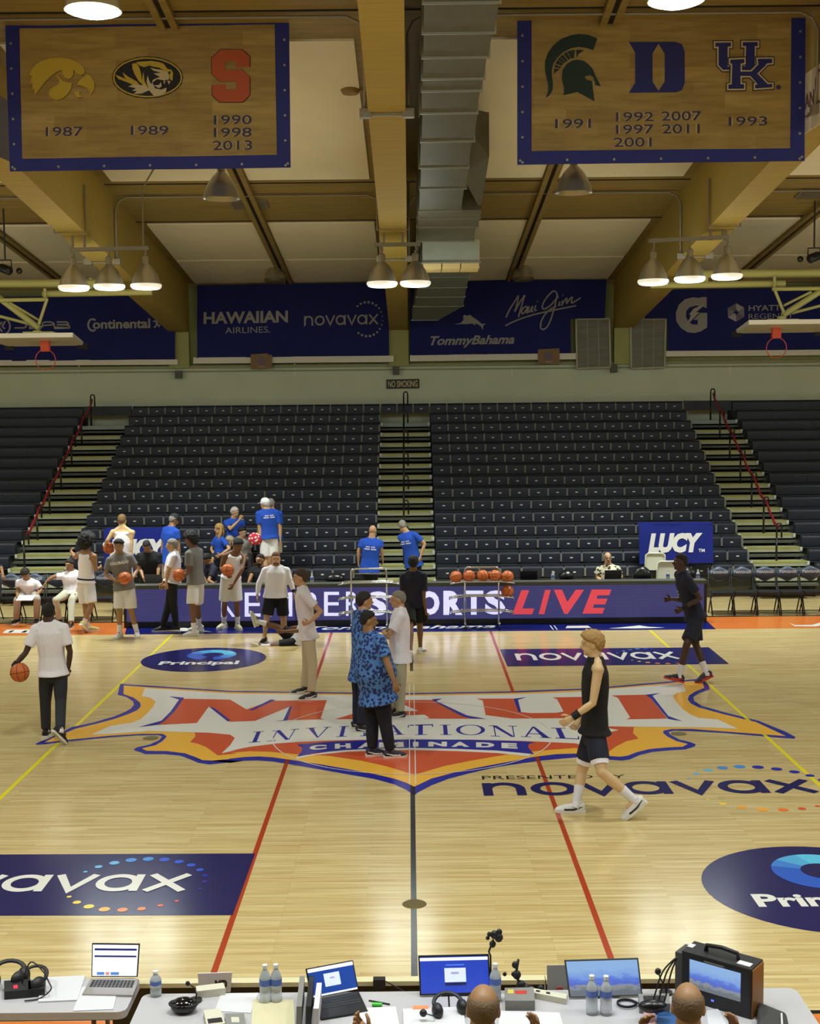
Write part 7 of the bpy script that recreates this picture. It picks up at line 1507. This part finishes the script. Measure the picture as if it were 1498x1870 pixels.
# headsets
def headset(c, label, ang=0.0, s=1.0, boom=True):
    c = Vector(c); t = thing('headset', c, label, 'headset'); R = Matrix.Rotation(ang, 3, 'Z')
    for k in (-1, 1):
        b = MB(); p = c + R @ Vector((k * .075 * s, 0, .045 * s)); b.ell(p, (R @ Vector((.032 * s, 0, 0)), R @ Vector((0, .048 * s, 0)), Vector((0, 0, .045 * s))), 14, 10); b.build('ear_cup', bkp, t, smooth=True)
    b = MB(); b.tube([c + R @ Vector((math.cos(a) * .085 * s, .03 * s + .07 * s * math.sin(a), .06 * s + .035 * s * math.sin(a))) for a in [i * math.pi / 10 for i in range(11)]], [(.012 * s, .007 * s)] * 11, 8); b.build('head_band', bkp, t, smooth=True)
    if boom:
        b = MB(); q = [c + R @ Vector((-.085 * s, 0, .04 * s)), c + R @ Vector((-.12 * s, -.06 * s, .05 * s)), c + R @ Vector((-.17 * s, -.03 * s, .06 * s))]; b.tube(q, .004, 6); b.build('boom', bkp, t); b = MB(); b.ell(q[-1], ((.022, 0, 0), (0, .02, 0), (0, 0, .022)), 10, 8); b.build('microphone', bkp, t, smooth=True)
headset(tz(18, 1800), 'black headset leaning in the pile at the far left', .4, 1.15, False)
headset(tz(52, 1808), 'black headset in front of the pile at the far left', -.5, 1.1, False)
headset(tz(822, 1856), 'black headset with foam microphone on the score book', .3, 1.0)
t = thing('speaker_phone', tz(336, 1848), 'glossy black conference phone with a dark band on the middle table', 'phone'); c = tz(336, 1848); b = MB(); b.ell(c + Vector((0, 0, .04)), ((.078, 0, 0), (0, .06, 0), (0, 0, .045)), 18, 10); b.build('shell', mat('gloss_black', (10, 10, 12), .12), t, smooth=True); b = MB(); b.tube([c + Vector((.082 * math.cos(a), .05 * math.sin(a), .052)) for a in [i * math.pi / 8 for i in range(16)]], .008, 6, closed=True); b.build('rim', bkp, t, smooth=True)
def box_gear(name, label, q, h, m, cat, extra=()):
    p = [tz(x, y) for x, y in q]; t = thing(name, sum(p, Vector()) / 4, label, cat); b = MB(); b.prism([(v.x, v.y, TZ + .001) for v in p], (0, 0, h)); b.build('body', m, t); g = bil(p[3], p[2], p[1], p[0])
    for nm, u0, v0, u1, v1, mm in extra:
        b = MB(); b.poly([g(u, v) + Vector((0, 0, h + .002)) for u, v in ((u0, v0), (u1, v0), (u1, v1), (u0, v1))]); b.build(nm, mm, t)
    return t
box_gear('belt_pack', 'black intercom pack with a red light at the far left', [(8, 1806), (56, 1802), (58, 1822), (8, 1826)], .05, bkp, 'radio', (('light', .35, .2, .5, .5, scr('red_light', (220, 40, 60), 1.2)),))
box_gear('belt_pack', 'black intercom pack beside the loose papers', [(52, 1806), (84, 1803), (82, 1820), (52, 1822)], .05, bkp, 'radio')
box_gear('radio', 'pale grey two-way radio pack in front of the white sheet', [(372, 1856), (402, 1852), (412, 1880), (378, 1884)], .035, ivo, 'radio', (('panel', .1, .1, .9, .4, bkp),))
box_gear('radio', 'darker grey two-way radio pack beside the pale one', [(411, 1860), (446, 1860), (450, 1884), (413, 1884)], .03, gry, 'radio', (('dial', .3, .3, .7, .7, ivo),))
box_gear('intercom_handset', 'pale telephone handset base at the far edge of the middle table', [(358, 1814), (408, 1808), (412, 1818), (360, 1824)], .045, ivo, 'phone')
box_gear('control_box', 'grey control box with red and yellow labels behind the open book', [(922, 1822), (975, 1821), (977, 1846), (923, 1846)], .06, gry, 'control box', (('label', .1, .55, .3, .85, mat('label_yellow', (210, 190, 80), .6)), ('label', .35, .5, .75, .75, mat('label_red', (190, 50, 40), .6))))
box_gear('power_strip', 'white power strip left of the landscape monitor', [(974, 1815), (1036, 1826), (1034, 1835), (972, 1823)], .035, ivo, 'power strip', (('socket', .1, .3, .22, .7, bkp), ('socket', .4, .3, .52, .7, bkp)))
box_gear('switch_box', 'grey switch box under black cables at the right', [(1166, 1832), (1222, 1831), (1224, 1850), (1168, 1851)], .055, gry, 'control box', (('opening', .15, .2, .85, .8, bkp),))
p = P(1018, 1798, yf + .04); b = MB(); b.box((p.x, yf + .05, TZ + .05), (.12, .012, .15), M=Matrix.Rotation(-.2, 3, 'X')); o = tag(b.build('display_card', gry), 'grey card with a red round badge, behind the power strip', 'card'); b = MB(); b.lathe([(0, .004), (.022, .003), (.024, 0)], p + Vector((.01, -.03, -.02)), 16, (0, -1, 0)); b.build('badge', mat('badge_red', (150, 50, 40), .5), o); b = MB(); b.bar((p.x, yf + .05, 0), (p.x, yf + .05, TZ), .02); b.build('stem', gry, o)
# cloth sheet over the sign board, adapter box
q = [P(x, y, YP - .045) for x, y in ((364, 1814), (421, 1812), (424, 1776), (361, 1778))]; t = thing('white_sheet', sum(q, Vector()) / 4, 'white sheet with black letters hung over the sign board', 'sheet'); b = MB(); b.hexa(q + [v + Vector((0, .008, 0)) for v in q]); b.build('sheet', ppr, t); g = bil(*q); V, Fc, _ = text2d('MD', .06); b = MB(); put2d(b, V, Fc, lambda u, v: g(.5 + u * .38, .2 + v * .45) + Vector((0, -.003, 0))); b.build('lettering', bkp, t)
c = P(693, 1795, YP - .06); t = thing('power_adapter', c, 'black power adapter hung on the sign board by the dark laptop', 'adapter'); b = MB(); b.box(c, (.075, .05, .06)); b.build('body', bkp, t); b = MB(); b.tube([c + Vector((.04, 0, .01)), c + Vector((.16, .0, -.06)), c + Vector((.25, -.02, -.08))], .004, 6); b.build('cable', bkp, t)
# microphones on arms
def arm_mic(label, pts, Y, r, blobs):
    w = [P(x, y, Y) for x, y in pts]; t = thing('microphone_stand', (w[0].x, Y, TZ), label, 'microphone'); b = MB(); b.tube(w, r, 8); b.build('arm', bkp, t, smooth=True)
    for x, y, s in blobs:
        b = MB(); q = P(x, y, Y); b.ell(q, ((s, 0, 0), (0, s * .8, 0), (0, 0, s * 1.1)), 10, 8); b.build('clamp', bkp, t, smooth=True)
    b = MB(); b.lathe([(0, 0), (.04, 0), (.04, .012), (0, .014)], (w[0].x, Y, TZ), 14); b.build('foot', bkp, t)
arm_mic('black camera arm rising behind the royal blue monitor', [(897, 1818), (896, 1745), (893, 1738), (901, 1716)], yf - .04, .006, [(900, 1724, .02), (903, 1707, .024), (911, 1712, .026), (894, 1706, .014), (912, 1702, .018), (891, 1713, .012)])
arm_mic('black clamp mount standing right of the tall bottle', [(950, 1822), (948, 1795), (943, 1776), (947, 1752)], yf - .04, .008, [(941, 1762, .02), (944, 1780, .026), (952, 1800, .03), (960, 1806, .03), (938, 1779, .014), (922, 1779, .012), (970, 1808, .024), (988, 1806, .022)])
arm_mic('gooseneck microphone left of the case monitor', [(1216, 1830), (1216, 1806), (1206, 1786), (1203, 1776)], yf - .06, .004, [(1202, 1774, .019)])
arm_mic('gooseneck microphone over the conference phone', [(357, 1838), (359, 1815), (353, 1802), (345, 1797)], yf - .1, .004, [(343, 1796, .014)])
def cable(label, pts, r=.0045, m=bkp, name='cable'):
    b = MB(); b.tube([Vector(p) for p in smooth_line([tuple(v) for v in pts], 5)], r, 6); return tag(b.build(name, m, None, smooth=True), label, 'cable')
c = tz(1145, 1836); cable('black cable coiled on the table beside the two bottles', [c + Vector((.055 * math.cos(a), .05 * math.sin(a), .006 + .0012 * a)) for a in [i * .6 for i in range(22)]] + [c + Vector((.1, -.08, .006)), c + Vector((.16, -.12, .006))])
for i, (x, l) in enumerate(((1188, 'first'), (1198, 'second'), (1209, 'third'))):
    c = tz(x, 1838, TZ + .06); e = P(1236 + i, 1748, c.y + .02); cable('black cable from the switch box up to the case monitor, %s from the left' % l, [c, c + Vector((.02, 0, .05)), lerp(c, e, .6) + Vector((-.02 + .01 * i, 0, .03)), e], .005)
blob('cable_bundle', tz(1190, 1838, TZ + .09), ((.075, 0, 0), (0, .04, 0), (0, 0, .035)), 'tangle of black cables on the grey switch box', 'cable', bag_m, 5, .5)
c = tz(40, 1795, TZ + .05); cable('black cable looping over the headsets at the far left', [c, c + Vector((.05, .02, .12)), c + Vector((.13, .0, .07)), c + Vector((.17, -.03, .02)), c + Vector((.2, -.09, .0)), c + Vector((.14, -.12, -.04)), c + Vector((.06, -.15, -.04))])
# black soft bag at the end of the right table
q = [(1384, 1826), (1437, 1847), (1446, 1890), (1382, 1892)]; p = [tz(x, y, TZ + .07) for x, y in q]; b = MB(); b.prism([(v.x, v.y, TZ + .002) for v in p], (0, 0, .066)); o = b.build('soft_bag', mat('bag_charcoal', (52, 52, 52), .6)); tag(o, 'charcoal soft bag at the right end of the near tables', 'bag'); md = o.modifiers.new('round', 'BEVEL'); md.width = .02; md.segments = 3
b = MB(); b.tube([lerp(p[2], p[3], .2) + Vector((0, .04, .01)), lerp(p[1], p[0], .35) + Vector((0, -.1, .012))], .006, 6); b.build('piping', ppr, o)
for nm, px in (('bald man with glasses', 880), ('right bald man', 1258)):
    c = P(px, 1990, -10.15); t = thing('office_chair', (c.x, -10.2, 0), 'dark chair under the %s at the near table' % nm, 'chair'); b = MB(); b.box((c.x, -10.2, c.z - .24 if c.z > .5 else .42), (.46, .44, .06)); b.build('seat', bkp, t)
    for dx in (-.2, .2):
        for dy in (-.18, .18): b = MB(); b.bar((c.x + dx, -10.2 + dy, 0), (c.x + dx, -10.2 + dy, max(.4, c.z - .26)), .03); b.build('leg', bkp, t)
finish()
